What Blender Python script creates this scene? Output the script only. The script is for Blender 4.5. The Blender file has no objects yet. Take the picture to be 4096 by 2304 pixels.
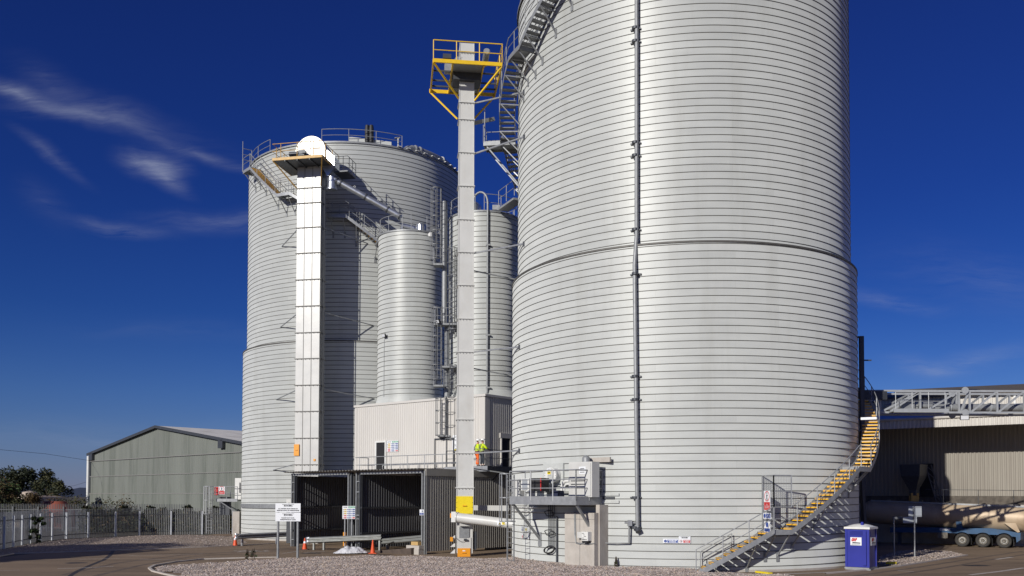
import bpy, math, random
from mathutils import Vector, Matrix
random.seed(7)
S = bpy.context.scene
COL = S.collection
R_ = math.radians
# ------------------------------------------------------------------ camera
F, CXP, HZ, PITCH, ROLL, EYE = 3667.8, 2048.0, 1987.4, 0.03194, 0.0025, 3.6
CYP = HZ - F * math.tan(PITCH)
cam = bpy.data.cameras.new('camera'); camo = bpy.data.objects.new('camera', cam); COL.objects.link(camo)
cam.sensor_width = 36; cam.lens = 36 * F / 4096
cam.shift_y = (CYP - 1152) / 4096
cam.clip_start = 0.2; cam.clip_end = 9000
camo.matrix_world = Matrix.Translation((0, 0, EYE)) @ Matrix.Rotation(PITCH, 4, 'X') @ Matrix.Rotation(math.pi / 2, 4, 'X') @ Matrix.Rotation(ROLL, 4, 'Z')
S.camera = camo
S.render.resolution_x, S.render.resolution_y = 1024, 576
# ------------------------------------------------------------------ light
SUN_AZ, SUN_EL = R_(35), R_(22.5)      # sun behind the camera, 35 deg to its left
to_sun = Vector((-math.sin(SUN_AZ) * math.cos(SUN_EL), -math.cos(SUN_AZ) * math.cos(SUN_EL), math.sin(SUN_EL)))
sun = bpy.data.lights.new('sun', 'SUN'); sun.energy = 4.0; sun.angle = R_(0.5); sun.color = (1, .96, .89)
suno = bpy.data.objects.new('sun', sun); COL.objects.link(suno)
suno.rotation_euler = to_sun.to_track_quat('Z', 'Y').to_euler()
S.view_settings.view_transform = 'Standard'; S.view_settings.look = 'None'
S.view_settings.exposure = 0; S.view_settings.gamma = 1
W = bpy.data.worlds.new('World'); S.world = W; W.use_nodes = True

def build_world():
    nt = W.node_tree; N = nt.nodes; L = nt.links; N.clear()
    out = N.new('ShaderNodeOutputWorld'); bg = N.new('ShaderNodeBackground')
    sky = N.new('ShaderNodeTexSky'); sky.sky_type = 'NISHITA'; sky.sun_disc = False
    sky.sun_elevation = SUN_EL; sky.sun_rotation = math.pi + SUN_AZ
    sky.air_density = 1.0; sky.dust_density = 0.1; sky.ozone_density = 4.0
    bg.inputs['Strength'].default_value = 0.082
    hsv = N.new('ShaderNodeHueSaturation'); hsv.inputs['Saturation'].default_value = 1.18
    L.new(sky.outputs[0], hsv.inputs['Color'])
    # deepen the zenith, the polarised look of a clear October sky
    tc = N.new('ShaderNodeTexCoord'); sep = N.new('ShaderNodeSeparateXYZ'); L.new(tc.outputs['Generated'], sep.inputs[0])
    ramp = N.new('ShaderNodeValToRGB'); cr = ramp.color_ramp
    cr.elements[0].position = 0.0; cr.elements[0].color = (.33, .38, .86, 1)
    cr.elements[1].position = 0.50; cr.elements[1].color = (.19, .21, .57, 1)
    for pos, c in ((.03, (.33, .385, .77)), (.062, (.30, .37, .71)), (.105, (.265, .355, .70)), (.19, (.165, .27, .635)), (.30, (.15, .225, .60))):
        e = cr.elements.new(pos); e.color = (*c, 1)
    L.new(sep.outputs['Z'], ramp.inputs[0])
    mul = N.new('ShaderNodeMix'); mul.data_type = 'RGBA'; mul.blend_type = 'MULTIPLY'; mul.inputs[0].default_value = 1
    L.new(hsv.outputs[0], mul.inputs[6]); L.new(ramp.outputs[0], mul.inputs[7])
    # thin wisps of cirrus laid out on the direction plane (x/y, z/y)
    dx = N.new('ShaderNodeMath'); dx.operation = 'DIVIDE'; L.new(sep.outputs['X'], dx.inputs[0]); L.new(sep.outputs['Y'], dx.inputs[1])
    dz = N.new('ShaderNodeMath'); dz.operation = 'DIVIDE'; L.new(sep.outputs['Z'], dz.inputs[0]); L.new(sep.outputs['Y'], dz.inputs[1])
    cmb = N.new('ShaderNodeCombineXYZ'); L.new(dx.outputs[0], cmb.inputs[0]); L.new(dz.outputs[0], cmb.inputs[1])
    wn = N.new('ShaderNodeTexNoise'); wn.inputs['Scale'].default_value = 7; wn.inputs['Detail'].default_value = 4
    L.new(cmb.outputs[0], wn.inputs['Vector'])
    wv = N.new('ShaderNodeVectorMath'); wv.operation = 'MULTIPLY_ADD'; wv.inputs[1].default_value = (.04, .04, 0)
    L.new(wn.outputs['Color'], wv.inputs[0]); L.new(cmb.outputs[0], wv.inputs[2])
    prev = None
    for (px, py, ang, sl, sw, amt) in CLOUDS:
        cx, cy = (px - 2048) / F, (1987 - py) / F
        mp = N.new('ShaderNodeMapping'); mp.vector_type = 'TEXTURE'
        mp.inputs['Location'].default_value = (cx + .02, cy + .02, 0)
        mp.inputs['Rotation'].default_value = (0, 0, R_(ang)); mp.inputs['Scale'].default_value = (sl, sw, 1)
        L.new(wv.outputs[0], mp.inputs[0])
        gr = N.new('ShaderNodeTexGradient'); gr.gradient_type = 'QUADRATIC_SPHERE'; L.new(mp.outputs[0], gr.inputs[0])
        nm = N.new('ShaderNodeMapping'); nm.inputs['Rotation'].default_value = (0, 0, R_(-ang)); nm.inputs['Scale'].default_value = (9, 62, 1)
        L.new(wv.outputs[0], nm.inputs[0])
        ns = N.new('ShaderNodeTexNoise'); ns.inputs['Detail'].default_value = 11; ns.inputs['Roughness'].default_value = .68; ns.inputs['Scale'].default_value = 1
        L.new(nm.outputs[0], ns.inputs['Vector'])
        mr = N.new('ShaderNodeMapRange'); mr.inputs[1].default_value = .33; mr.inputs[2].default_value = .74
        L.new(ns.outputs[0], mr.inputs[0])
        m1 = N.new('ShaderNodeMath'); m1.operation = 'MULTIPLY'; L.new(gr.outputs[1], m1.inputs[0]); L.new(mr.outputs[0], m1.inputs[1])
        m2 = N.new('ShaderNodeMath'); m2.operation = 'MULTIPLY'; m2.inputs[1].default_value = amt * .74; L.new(m1.outputs[0], m2.inputs[0])
        if prev is None: prev = m2
        else:
            a = N.new('ShaderNodeMath'); a.operation = 'ADD'; L.new(prev.outputs[0], a.inputs[0]); L.new(m2.outputs[0], a.inputs[1]); prev = a
    front = N.new('ShaderNodeMath'); front.operation = 'GREATER_THAN'; front.inputs[1].default_value = .05; L.new(sep.outputs['Y'], front.inputs[0])
    mk = N.new('ShaderNodeMath'); mk.operation = 'MULTIPLY'; mk.use_clamp = True; L.new(prev.outputs[0], mk.inputs[0]); L.new(front.outputs[0], mk.inputs[1])
    mix = N.new('ShaderNodeMix'); mix.data_type = 'RGBA'; mix.inputs[7].default_value = (4.6, 5.0, 6.4, 1)
    L.new(mk.outputs[0], mix.inputs[0]); L.new(mul.outputs[2], mix.inputs[6])
    L.new(mix.outputs[2], bg.inputs['Color']); L.new(bg.outputs[0], out.inputs['Surface'])
# px, py (4096 wide), tilt, half length, half width, amount
CLOUDS = [(40, 350, -27, .11, .017, .75), (330, 460, -10, .14, .018, .62), (420, 450, -16, .22, .030, .22), (760, 590, -19, .15, .011, .42), (1150, 720, -17, .10, .012, .2),
          (170, 600, -36, .075, .013, .46), (590, 632, -10, .06, .024, 1.15), (640, 680, -32, .055, .018, .9),
          (150, 800, -40, .06, .03, .14), (470, 895, -8, .09, .014, .62), (900, 870, -2, .16, .022, .36),
          (3560, 1205, -10, .10, .015, .5), (3720, 1475, -9, .07, .018, .55), (3900, 1450, 14, .12, .02, .4), (3950, 1120, -10, .2, .06, .18),
          (700, 1330, -3, .2, .02, .10), (500, 1760, 0, .35, .035, .25), (180, 330, -40, .08, .03, .22)]
build_world()

# ------------------------------------------------------------------ pixel helpers (4096 x 2304 pixels of the photograph)
def ray(x, y):
    u, v = x - CXP, y - CYP
    cr, sr = math.cos(ROLL), math.sin(ROLL)
    u0, v0 = u * cr + v * sr, -u * sr + v * cr
    zc = -v0 / F; c, s = math.cos(PITCH), math.sin(PITCH)
    return Vector((u0 / F, c - zc * s, s + zc * c))
EYEV = Vector((0, 0, EYE))
def at(x, y, Y):
    d = ray(x, y); return EYEV + d * (Y / d.y)
def gnd(x, y, z=0.0):
    d = ray(x, y); return EYEV + d * ((z - EYE) / d.z)
def on_cyl(x, y, C, r, far=False):
    d = ray(x, y); a = d.x ** 2 + d.y ** 2; b = -(d.x * C.x + d.y * C.y); c = C.x ** 2 + C.y ** 2 - r * r
    D = max(b * b - a * c, 0); t = (-b + math.sqrt(D) * (1 if far else -1)) / a
    return EYEV + d * t

# ------------------------------------------------------------------ materials
def mat(name, col, rough=.6, metal=0., var=.10, scale=2., bump=0., bscale=30., stretch=(1, 1, 1), spec=.5, emit=None, dirt=None, rvar=0.):
    m = bpy.data.materials.new(name); m.use_nodes = True
    nt = m.node_tree; N = nt.nodes; L = nt.links; b = N['Principled BSDF']
    b.inputs['Roughness'].default_value = rough; b.inputs['Metallic'].default_value = metal
    b.inputs['Specular IOR Level'].default_value = spec
    geo = N.new('ShaderNodeNewGeometry'); mp = N.new('ShaderNodeMapping'); mp.inputs['Scale'].default_value = stretch
    L.new(geo.outputs['Position'], mp.inputs[0])
    ns = N.new('ShaderNodeTexNoise'); ns.inputs['Scale'].default_value = scale; ns.inputs['Detail'].default_value = 6
    L.new(mp.outputs[0], ns.inputs['Vector'])
    mr = N.new('ShaderNodeMapRange'); mr.inputs[1].default_value = .25; mr.inputs[2].default_value = .75
    mr.inputs[3].default_value = 1 - var; mr.inputs[4].default_value = 1 + var; L.new(ns.outputs[0], mr.inputs[0])
    mx = N.new('ShaderNodeVectorMath'); mx.operation = 'SCALE'; mx.inputs[0].default_value = col
    L.new(mr.outputs[0], mx.inputs['Scale'])
    src = mx.outputs[0]
    if dirt:                                    # (colour, amount, scale, stretch) streaks or blotches of dirt
        dc, da, ds, dst = dirt
        m2 = N.new('ShaderNodeMapping'); m2.inputs['Scale'].default_value = dst; L.new(geo.outputs['Position'], m2.inputs[0])
        n2 = N.new('ShaderNodeTexNoise'); n2.inputs['Scale'].default_value = ds; n2.inputs['Detail'].default_value = 8; n2.inputs['Roughness'].default_value = .65
        L.new(m2.outputs[0], n2.inputs['Vector'])
        r2 = N.new('ShaderNodeMapRange'); r2.inputs[1].default_value = .5; r2.inputs[2].default_value = .72; r2.inputs[4].default_value = da
        L.new(n2.outputs[0], r2.inputs[0])
        mm = N.new('ShaderNodeMix'); mm.data_type = 'RGBA'; mm.inputs[7].default_value = (*dc, 1)
        L.new(r2.outputs[0], mm.inputs[0]); L.new(src, mm.inputs[6]); src = mm.outputs[2]
    L.new(src, b.inputs['Base Color'])
    if rvar:
        r3 = N.new('ShaderNodeMapRange'); r3.inputs[3].default_value = max(rough - rvar, .05); r3.inputs[4].default_value = rough + rvar
        L.new(ns.outputs[0], r3.inputs[0]); L.new(r3.outputs[0], b.inputs['Roughness'])
    if bump:
        n3 = N.new('ShaderNodeTexNoise'); n3.inputs['Scale'].default_value = bscale; n3.inputs['Detail'].default_value = 5
        L.new(mp.outputs[0], n3.inputs['Vector'])
        bp = N.new('ShaderNodeBump'); bp.inputs['Strength'].default_value = bump; bp.inputs['Distance'].default_value = .05
        L.new(n3.outputs[0], bp.inputs['Height']); L.new(bp.outputs[0], b.inputs['Normal'])
    if emit:
        b.inputs['Emission Color'].default_value = (*emit[0], 1); b.inputs['Emission Strength'].default_value = emit[1]
    return m
M = {}
M['silo'] = mat('silo_sheet', (.585, .60, .58), .45, .05, .05, .9, stretch=(.6, .6, 2.7), rvar=.06, spec=.40, bump=.05, bscale=1.6, dirt=((.40, .40, .36), .28, .8, (1.2, 1.2, .10)))
def silo_joints(m):
    """strip to strip tone and faint end joints, laid along the spiral"""
    nt = m.node_tree; N = nt.nodes; L = nt.links; b = N['Principled BSDF']; b.inputs['Diffuse Roughness'].default_value = 1.0
    tc = N.new('ShaderNodeTexCoord'); sp = N.new('ShaderNodeSeparateXYZ'); L.new(tc.outputs['Object'], sp.inputs[0])
    at2 = N.new('ShaderNodeMath'); at2.operation = 'ARCTAN2'; L.new(sp.outputs['Y'], at2.inputs[0]); L.new(sp.outputs['X'], at2.inputs[1])
    u = N.new('ShaderNodeMath'); u.operation = 'MULTIPLY'; u.inputs[1].default_value = 9.8; L.new(at2.outputs[0], u.inputs[0])
    v = N.new('ShaderNodeMath'); v.operation = 'MULTIPLY_ADD'; v.inputs[1].default_value = -.365 / (2 * math.pi); L.new(at2.outputs[0], v.inputs[0]); L.new(sp.outputs['Z'], v.inputs[2])
    cb = N.new('ShaderNodeCombineXYZ'); L.new(u.outputs[0], cb.inputs[0]); L.new(v.outputs[0], cb.inputs[1])
    br = N.new('ShaderNodeTexBrick'); br.offset = .37; br.inputs['Scale'].default_value = 1; br.inputs['Brick Width'].default_value = 6.1; br.inputs['Row Height'].default_value = .365
    br.inputs['Mortar Size'].default_value = .007; br.inputs['Mortar Smooth'].default_value = .3
    br.inputs['Color1'].default_value = (.965, .965, .965, 1); br.inputs['Color2'].default_value = (1.025, 1.025, 1.025, 1); br.inputs['Mortar'].default_value = (.86, .86, .85, 1)
    L.new(cb.outputs[0], br.inputs['Vector'])
    src = b.inputs['Base Color'].links[0].from_socket
    mx = N.new('ShaderNodeMix'); mx.data_type = 'RGBA'; mx.blend_type = 'MULTIPLY'; mx.inputs[0].default_value = 1
    L.new(src, mx.inputs[6]); L.new(br.outputs['Color'], mx.inputs[7]); L.new(mx.outputs[2], b.inputs['Base Color'])
silo_joints(M['silo'])
M['ladder'] = mat('ladder_steel', (.16, .165, .17), .5, .2, .15, 5)
M['seam'] = mat('silo_seam', (.115, .11, .10), .6, .2, .25, 3)
M['cladding'] = mat('pale_cladding', (.60, .578, .54), .45, 0, .05, .6, stretch=(1, 1, .3))
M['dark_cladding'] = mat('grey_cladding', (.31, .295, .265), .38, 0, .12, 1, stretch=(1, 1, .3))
M['charcoal_cladding'] = mat('charcoal_cladding', (.085, .085, .09), .45, 0, .12, 1, stretch=(1, 1, .3))  # cladding inside the bays, their shade put into a near-black colour
M['seam_grey'] = mat('grey_flange', (.24, .235, .22), .6, .1, .1, 4)
M['galv'] = mat('galvanised_steel', (.335, .345, .355), .45, .3, .14, 5, rvar=.08)
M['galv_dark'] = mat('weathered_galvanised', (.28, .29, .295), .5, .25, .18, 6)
M['galv_new'] = mat('new_galvanised', (.40, .415, .425), .45, .2, .12, 4)
M['zinc'] = mat('zinc_duct', (.56, .58, .60), .32, .8, .12, 3, rvar=.08)
M['white_paint'] = mat('white_painted_steel', (.74, .74, .71), .38, 0, .06, 2, dirt=((.42, .38, .32), .25, 1.4, (1, 1, .25)))
M['shiny_white'] = mat('glossy_white_sheet', (.57, .57, .55), .33, .05, .04, 1.2, bump=.06, bscale=2.2, rvar=.06, spec=.32, dirt=((.62, .56, .5), .22, 1.1, (1, 1, .4)))
M['cream_steel'] = mat('cream_painted_steel', (.60, .60, .575), .42, 0, .05, 1.4, dirt=((.40, .36, .30), .25, 1.1, (1, 1, .35)))
M['yellow'] = mat('yellow_paint', (.78, .50, .015), .42, 0, .08, 4)
M['lemon'] = mat('warning_yellow', (.85, .66, .02), .4, 0, .06, 4)
M['orange'] = mat('orange_paint', (.80, .33, .02), .45, 0, .08, 5)
M['nosing'] = mat('yellow_nosing', (1.0, .53, .004), .5, 0, .06, 8)
M['concrete'] = mat('concrete', (.46, .425, .38), .85, 0, .12, 1.5, bump=.25, bscale=18, dirt=((.26, .22, .18), .5, 1.2, (1, 1, .5)))
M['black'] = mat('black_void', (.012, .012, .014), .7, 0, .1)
M['rubber'] = mat('black_rubber', (.025, .025, .027), .6, 0, .2, 8)
M['dark_steel'] = mat('dark_steel', (.07, .075, .085), .5, .3, .15, 4)
M['white_sign'] = mat('white_sign_board', (.80, .82, .84), .35, 0, .03, 2)
M['grey_sign'] = mat('sign_back', (.50, .53, .55), .4, .4, .06, 2)
M['ink'] = mat('black_lettering', (.02, .02, .022), .5, 0, .05)
M['blue_ink'] = mat('blue_sign_print', (.03, .07, .30), .45, 0, .08, 9)
M['slate_ink'] = mat('blue_grey_sign_print', (.06, .11, .24), .45, 0, .1, 9)
M['red_ink'] = mat('red_sign_print', (.55, .03, .03), .45, 0, .08, 9)
M['green_ink'] = mat('green_sign_print', (.04, .33, .16), .45, 0, .08, 9)
M['mustard_ink'] = mat('mustard_sign_print', (.60, .40, .03), .45, 0, .1, 9)
M['lamp_glass'] = mat('lamp_glass', (.8, .82, .85), .15, .2, .05)

# ------------------------------------------------------------------ mesh building
WM = {}
class MB:
    def __init__(self, X=None): self.v = []; self.f = []; self.m = []; self.X = X; self.cur = 0
    def p(self, *a):
        q = Vector(a[0] if len(a) == 1 else a)
        if self.X is not None: q = self.X @ q
        self.v.append(q); return len(self.v) - 1
    def face(self, ids): self.f.append(tuple(ids)); self.m.append(self.cur)
    def poly(self, pts): self.face([self.p(q) for q in pts])
    def box(self, c, s, rz=0.):
        x, y, z = s[0] / 2, s[1] / 2, s[2] / 2; cc, ss = math.cos(rz), math.sin(rz)
        i = [self.p(c[0] + a * x * cc - b * y * ss, c[1] + a * x * ss + b * y * cc, c[2] + d * z) for d in (-1, 1) for a, b in ((-1, -1), (1, -1), (1, 1), (-1, 1))]
        for q in ((3, 2, 1, 0), (4, 5, 6, 7), (0, 1, 5, 4), (1, 2, 6, 5), (2, 3, 7, 6), (3, 0, 4, 7)): self.face([i[k] for k in q])
    def bar(self, a, b, w, h=None, up=(0, 0, 1)):
        h = h or w; a, b, up = Vector(a), Vector(b), Vector(up); d = (b - a).normalized()
        if abs(d.dot(up)) > .98: up = Vector((0, 1, 0)) if abs(d.y) < .9 else Vector((1, 0, 0))
        s = d.cross(up).normalized() * (w / 2); t = s.cross(d).normalized() * (h / 2)
        i = [self.p(e + p_ * s + q_ * t) for e in (a, b) for p_, q_ in ((-1, -1), (1, -1), (1, 1), (-1, 1))]
        for q in ((3, 2, 1, 0), (4, 5, 6, 7), (0, 1, 5, 4), (1, 2, 6, 5), (2, 3, 7, 6), (3, 0, 4, 7)): self.face([i[k] for k in q])
    def tube(self, pts, r, n=8, closed=False, caps=True, r2=None):
        pts = [Vector(q) for q in pts]; k = len(pts); rings = []
        ref = None
        for j in range(k):
            a = pts[(j - 1) % k] if (closed or j) else pts[j]; b = pts[(j + 1) % k] if (closed or j < k - 1) else pts[j]
            d = (b - a).normalized()
            if ref is None: ref = Vector((0, 0, 1)) if abs(d.z) < .9 else Vector((1, 0, 0))
            s = d.cross(ref)
            if s.length < .05: s = d.cross(Vector((0, 1, 0)) if abs(d.y) < .9 else Vector((1, 0, 0)))
            s.normalize(); t = s.cross(d).normalized(); ref = t
            rr = r if r2 is None else r + (r2 - r) * j / max(k - 1, 1)
            rings.append([self.p(pts[j] + (s * math.cos(2 * math.pi * q / n) + t * math.sin(2 * math.pi * q / n)) * rr) for q in range(n)])
        for j in range(k if closed else k - 1):
            A, B = rings[j], rings[(j + 1) % k]
            for q in range(n): self.face((A[q], B[q], B[(q + 1) % n], A[(q + 1) % n]))
        if caps and not closed: self.face(list(rings[0])); self.face(list(rings[-1])[::-1])
    def lathe(self, prof, c=(0, 0, 0), n=32, a0=0., a1=2 * math.pi):
        full = abs(a1 - a0 - 2 * math.pi) < 1e-6; k = n if full else n + 1; cols = []
        for q in range(k):
            a = a0 + (a1 - a0) * q / n
            cols.append([self.p(c[0] + r * math.cos(a), c[1] + r * math.sin(a), c[2] + z) for r, z in prof])
        for q in range(n):
            A, B = cols[q], cols[(q + 1) % k]
            for j in range(len(prof) - 1): self.face((A[j], B[j], B[j + 1], A[j + 1]))
    def disc(self, c, r, axis=(0, 0, 1), n=20, h=0.):
        c, ax = Vector(c), Vector(axis).normalized()
        s = ax.cross(Vector((0, 0, 1)) if abs(ax.z) < .9 else Vector((1, 0, 0))).normalized(); t = ax.cross(s)
        rg = lambda o: [self.p(c + ax * o + (s * math.cos(2 * math.pi * q / n) + t * math.sin(2 * math.pi * q / n)) * r) for q in range(n)]
        if h:
            A, B = rg(0), rg(h); self.face(A[::-1]); self.face(B)
            for q in range(n): self.face((A[q], A[(q + 1) % n], B[(q + 1) % n], B[q]))
        else: self.face(rg(0))
    def prism(self, poly, ex):
        ex = Vector(ex); A = [self.p(q) for q in poly]; B = [self.p(Vector(q) + ex) for q in poly]; n = len(poly)
        self.face(A[::-1]); self.face(B)
        for q in range(n): self.face((A[q], A[(q + 1) % n], B[(q + 1) % n], B[q]))
    def ribs(self, a, b, z0, z1, pitch=.22, depth=.04, nrm=None, top=None):
        """trapezoid sheet from a to b (x,y), nrm = outward side; top(t) gives the height of the upper edge"""
        a, b = Vector((*a[:2], 0)), Vector((*b[:2], 0)); d = b - a; Ln = d.length; d.normalize()
        o = Vector((d.y, -d.x, 0)) if nrm is None else Vector((*nrm[:2], 0)).normalized()
        xs = []; k = max(1, int(round(Ln / pitch))); pt = Ln / k
        for q in range(k):
            for fr, oo in ((0, 1), (.30, 1), (.42, 0), (.88, 0)): xs.append(((q + fr) * pt, oo * depth))
        xs.append((Ln, depth)); prev = None
        for s_, off in xs:
            P = a + d * s_ + o * off; zt = top(s_ / Ln) if top else z1
            zb = z0(s_ / Ln) if callable(z0) else z0
            cur = (self.p(P.x, P.y, zb), self.p(P.x, P.y, zt))
            if prev: self.face((prev[0], cur[0], cur[1], prev[1]))
            prev = cur
    def build(self, name, mats, parent=None, smooth=None, recalc=True):
        if not isinstance(mats, (list, tuple)): mats = [mats]
        vs = self.v
        if parent is not None:
            inv = WM[parent.name].inverted(); vs = [inv @ q for q in vs]
        me = bpy.data.meshes.new(name); me.from_pydata([tuple(q) for q in vs], [], self.f)
        for x in mats: me.materials.append(x)
        me.polygons.foreach_set('material_index', self.m)
        if recalc:
            import bmesh
            bm = bmesh.new(); bm.from_mesh(me); bmesh.ops.recalc_face_normals(bm, faces=bm.faces); bm.to_mesh(me); bm.free()
        if smooth is not None:
            me.polygons.foreach_set('use_smooth', [True] * len(me.polygons)); me.set_sharp_from_angle(angle=R_(smooth))
        me.update()
        o = bpy.data.objects.new(name, me); COL.objects.link(o)
        if parent is not None: o.parent = parent; WM[o.name] = WM[parent.name]
        else: WM[o.name] = Matrix()
        return o
def tag(o, label, cat, group=None, kind=None):
    if label: o['label'] = label
    if cat: o['category'] = cat
    if group: o['group'] = group
    if kind: o['kind'] = kind
    return o
def thing(name, label, cat, loc=(0, 0, 0), rz=0., group=None):
    o = bpy.data.objects.new(name, None); COL.objects.link(o); o.empty_display_size = .3
    o.location = loc; o.rotation_euler = (0, 0, rz)
    WM[o.name] = Matrix.Translation(Vector(loc)) @ Matrix.Rotation(rz, 4, 'Z')
    return tag(o, label, cat, group)
def struct(o): o['kind'] = 'structure'; return o
def frame(o, rz): return Matrix.Translation(Vector(o)) @ Matrix.Rotation(rz, 4, 'Z')
def copy_tree(o, loc, rz, label=None):
    """copy a thing with its parts and their parts"""
    def rec(s, par):
        c = s.copy(); COL.objects.link(c); c.parent = par
        for ch in s.children: rec(ch, c)
        return c
    r = rec(o, None); r.location = loc; r.rotation_euler = (0, 0, rz)
    WM[r.name] = Matrix.Translation(Vector(loc)) @ Matrix.Rotation(rz, 4, 'Z')
    if label: r['label'] = label
    return r
def textmesh(mb, s, X, size, bold=0., width=None):
    """letters as flat faces in the frame X (x along the line, y up), centred on its origin"""
    cu = bpy.data.curves.new('letters', 'FONT'); cu.body = s; cu.size = size; cu.align_x = 'CENTER'; cu.align_y = 'CENTER'; cu.offset = bold; cu.space_line = .95
    o = bpy.data.objects.new('letters', cu); COL.objects.link(o)
    bpy.context.view_layer.update()
    me = bpy.data.meshes.new_from_object(o); bpy.data.objects.remove(o)
    sx = 1.
    if width and len(me.vertices):
        xs = [v.co.x for v in me.vertices]; sx = width / (max(xs) - min(xs))
    base = len(mb.v)
    for v in me.vertices: mb.v.append(X @ Vector((v.co.x * sx, v.co.y, v.co.z)))
    for pl in me.polygons: mb.f.append(tuple(base + i for i in pl.vertices)); mb.m.append(mb.cur)
    bpy.data.meshes.remove(me)
def facing(c, nrm):
    """frame on a wall: x runs to the right seen from outside, y up, z outward"""
    n = Vector(nrm).normalized(); up = Vector((0, 0, 1)); x = up.cross(n).normalized(); y = n.cross(x)
    m = Matrix((x, y, n)).transposed().to_4x4(); m.translation = Vector(c); return m
# ------------------------------------------------------------------ silos
def helix_shell(R, z0, z1, pitch=.365, n=200, proud=.022, sh=.028, phase=0.):
    """sheet wound in a spiral with a standing double seam at every turn"""
    mb = MB(); turns = int((z1 - z0) / pitch) + 2
    prof = [(0, 0, 0), (0, pitch - sh - .012, 1), (proud, pitch - sh, 1), (proud, pitch - .004, 1), (0, pitch, 0)]
    prev = None
    for t in range(-1, turns):
        for k, (dr, dz, mi) in enumerate(prof[:-1]):
            row = []
            for q in range(n + 1):
                th = 2 * math.pi * q / n
                z = z0 + t * pitch + dz + pitch * q / n + phase
                row.append(mb.p((R + dr) * math.cos(th), (R + dr) * math.sin(th), min(max(z, z0), z1)))
            if prev is not None:
                mb.cur = pm; zz = mb.v
                for q in range(n):
                    a, b, c, d = prev[q], prev[q + 1], row[q + 1], row[q]
                    if abs(zz[a].z - zz[d].z) + abs(zz[b].z - zz[c].z) > 1e-5: mb.face((a, b, c, d))
            prev, pm = row, mi
    return mb
R1, R2, ZS, ZT = 9.89, 9.57, 16.1, 32.2
CB = Vector((55 * math.sin(.18089), 55 * math.cos(.18089), 0))
CL = Vector((84 * math.sin(R_(-9.67)), 84 * math.cos(R_(-9.67)), 0))
def cyl_pt(C, r, th, z):
    """th = angle from the direction facing the camera, positive to the right"""
    u = Vector((C.x, C.y, 0)).normalized()
    d = Vector((-u.x * math.cos(th) + u.y * math.sin(th), -u.y * math.cos(th) - u.x * math.sin(th), 0))
    return Vector((C.x, C.y, 0)) + d * r + Vector((0, 0, z))
def theta(C, P):
    u = Vector((C.x, C.y, 0)).normalized(); d = Vector((P.x - C.x, P.y - C.y, 0))
    return math.atan2(d.x * u.y - d.y * u.x, -(d.x * u.x + d.y * u.y))
def roof_mesh(R, z, rise=1.1):
    mb = MB(); mb.lathe([(R + .10, -.05), (R + .10, .09), (R - .25, .12), (.01, rise)], (0, 0, z), 96); return mb
big = thing('storage_silo', 'huge pale silo of spiral steel sheet in front right, rising out of the frame', 'silo', CB)
left = thing('storage_silo', 'big pale spiral steel silo standing whole behind the white elevator tower on the left', 'silo', CL, R_(40))
big['group'] = left['group'] = 'large storage silos'
def at_parent(mb, par): mb.v = [WM[par.name] @ q for q in mb.v]; return mb
_l = at_parent(helix_shell(R1, 0, ZS), big).build('lower_shell', [M['silo'], M['seam']], big, smooth=40)
_u = at_parent(helix_shell(R2, ZS - .1, ZT, phase=.06), big).build('upper_shell', [M['silo'], M['seam']], big, smooth=40)
_g = MB(); _g.lathe([(R1 + .005, -.10), (R1 + .045, -.09), (R1 + .045, -.005), (R1 + .005, 0), (R2 + .02, 0), (R2 + .02, .03)], (0, 0, ZS), 160)
_s = at_parent(_g, big).build('step_ledge', M['seam'], big, smooth=40)
_r = at_parent(roof_mesh(R2, ZT), big).build('roof', M['galv_dark'], big, smooth=30)
for o in (_l, _u, _s, _r):
    c = o.copy(); COL.objects.link(c); c.parent = left
# pale skirting where the shell meets the ground
for par in (big, left):
    k = MB(); k.lathe([(R1 + .02, -.2), (R1 + .035, .10), (R1 + .0, .12)], (0, 0, 0), 128)
    at_parent(k, par).build('foot_ring', M['concrete'], par, smooth=40)
# two day bins on the weighbridge building
def day_bin(C, zb, zt, R, label):
    t = thing('day_bin', label, 'silo', (C.x, C.y, zb), 0, 'slim day bins above the loading building')
    sh = helix_shell(R, 0, zt - zb, n=96, proud=.022, sh=.03); at_parent(sh, t).build('shell', [M['silo'], M['seam']], t, smooth=40)
    k = MB(); k.lathe([(.4, -.2), (R + .18, -.26), (R + .20, -.22), (R + .01, .40)], (0, 0, 0), 72); at_parent(k, t).build('skirt', M['silo'], t, smooth=30)
    k = MB(); k.lathe([(R + .06, -.06), (R + .06, .06), (R - .1, .08), (.01, .22)], (0, 0, zt - zb), 72); at_parent(k, t).build('roof', M['galv_dark'], t, smooth=30)
    return t
BIN_R = 2.55
BL = Vector((-7.95, 71.3, 0)); BR = Vector((-2.08, 66.6, 0)); BZ0, BZ1 = 10.75, 23.75
bin_l = day_bin(BL, BZ0, BZ1, BIN_R, 'slim pale day bin nearer the white tower, fed by the slanting duct')
bin_r = day_bin(BR, BZ0, BZ1, BIN_R, 'slim pale day bin with an arched pipe down its face, half behind the grey elevator')
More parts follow.
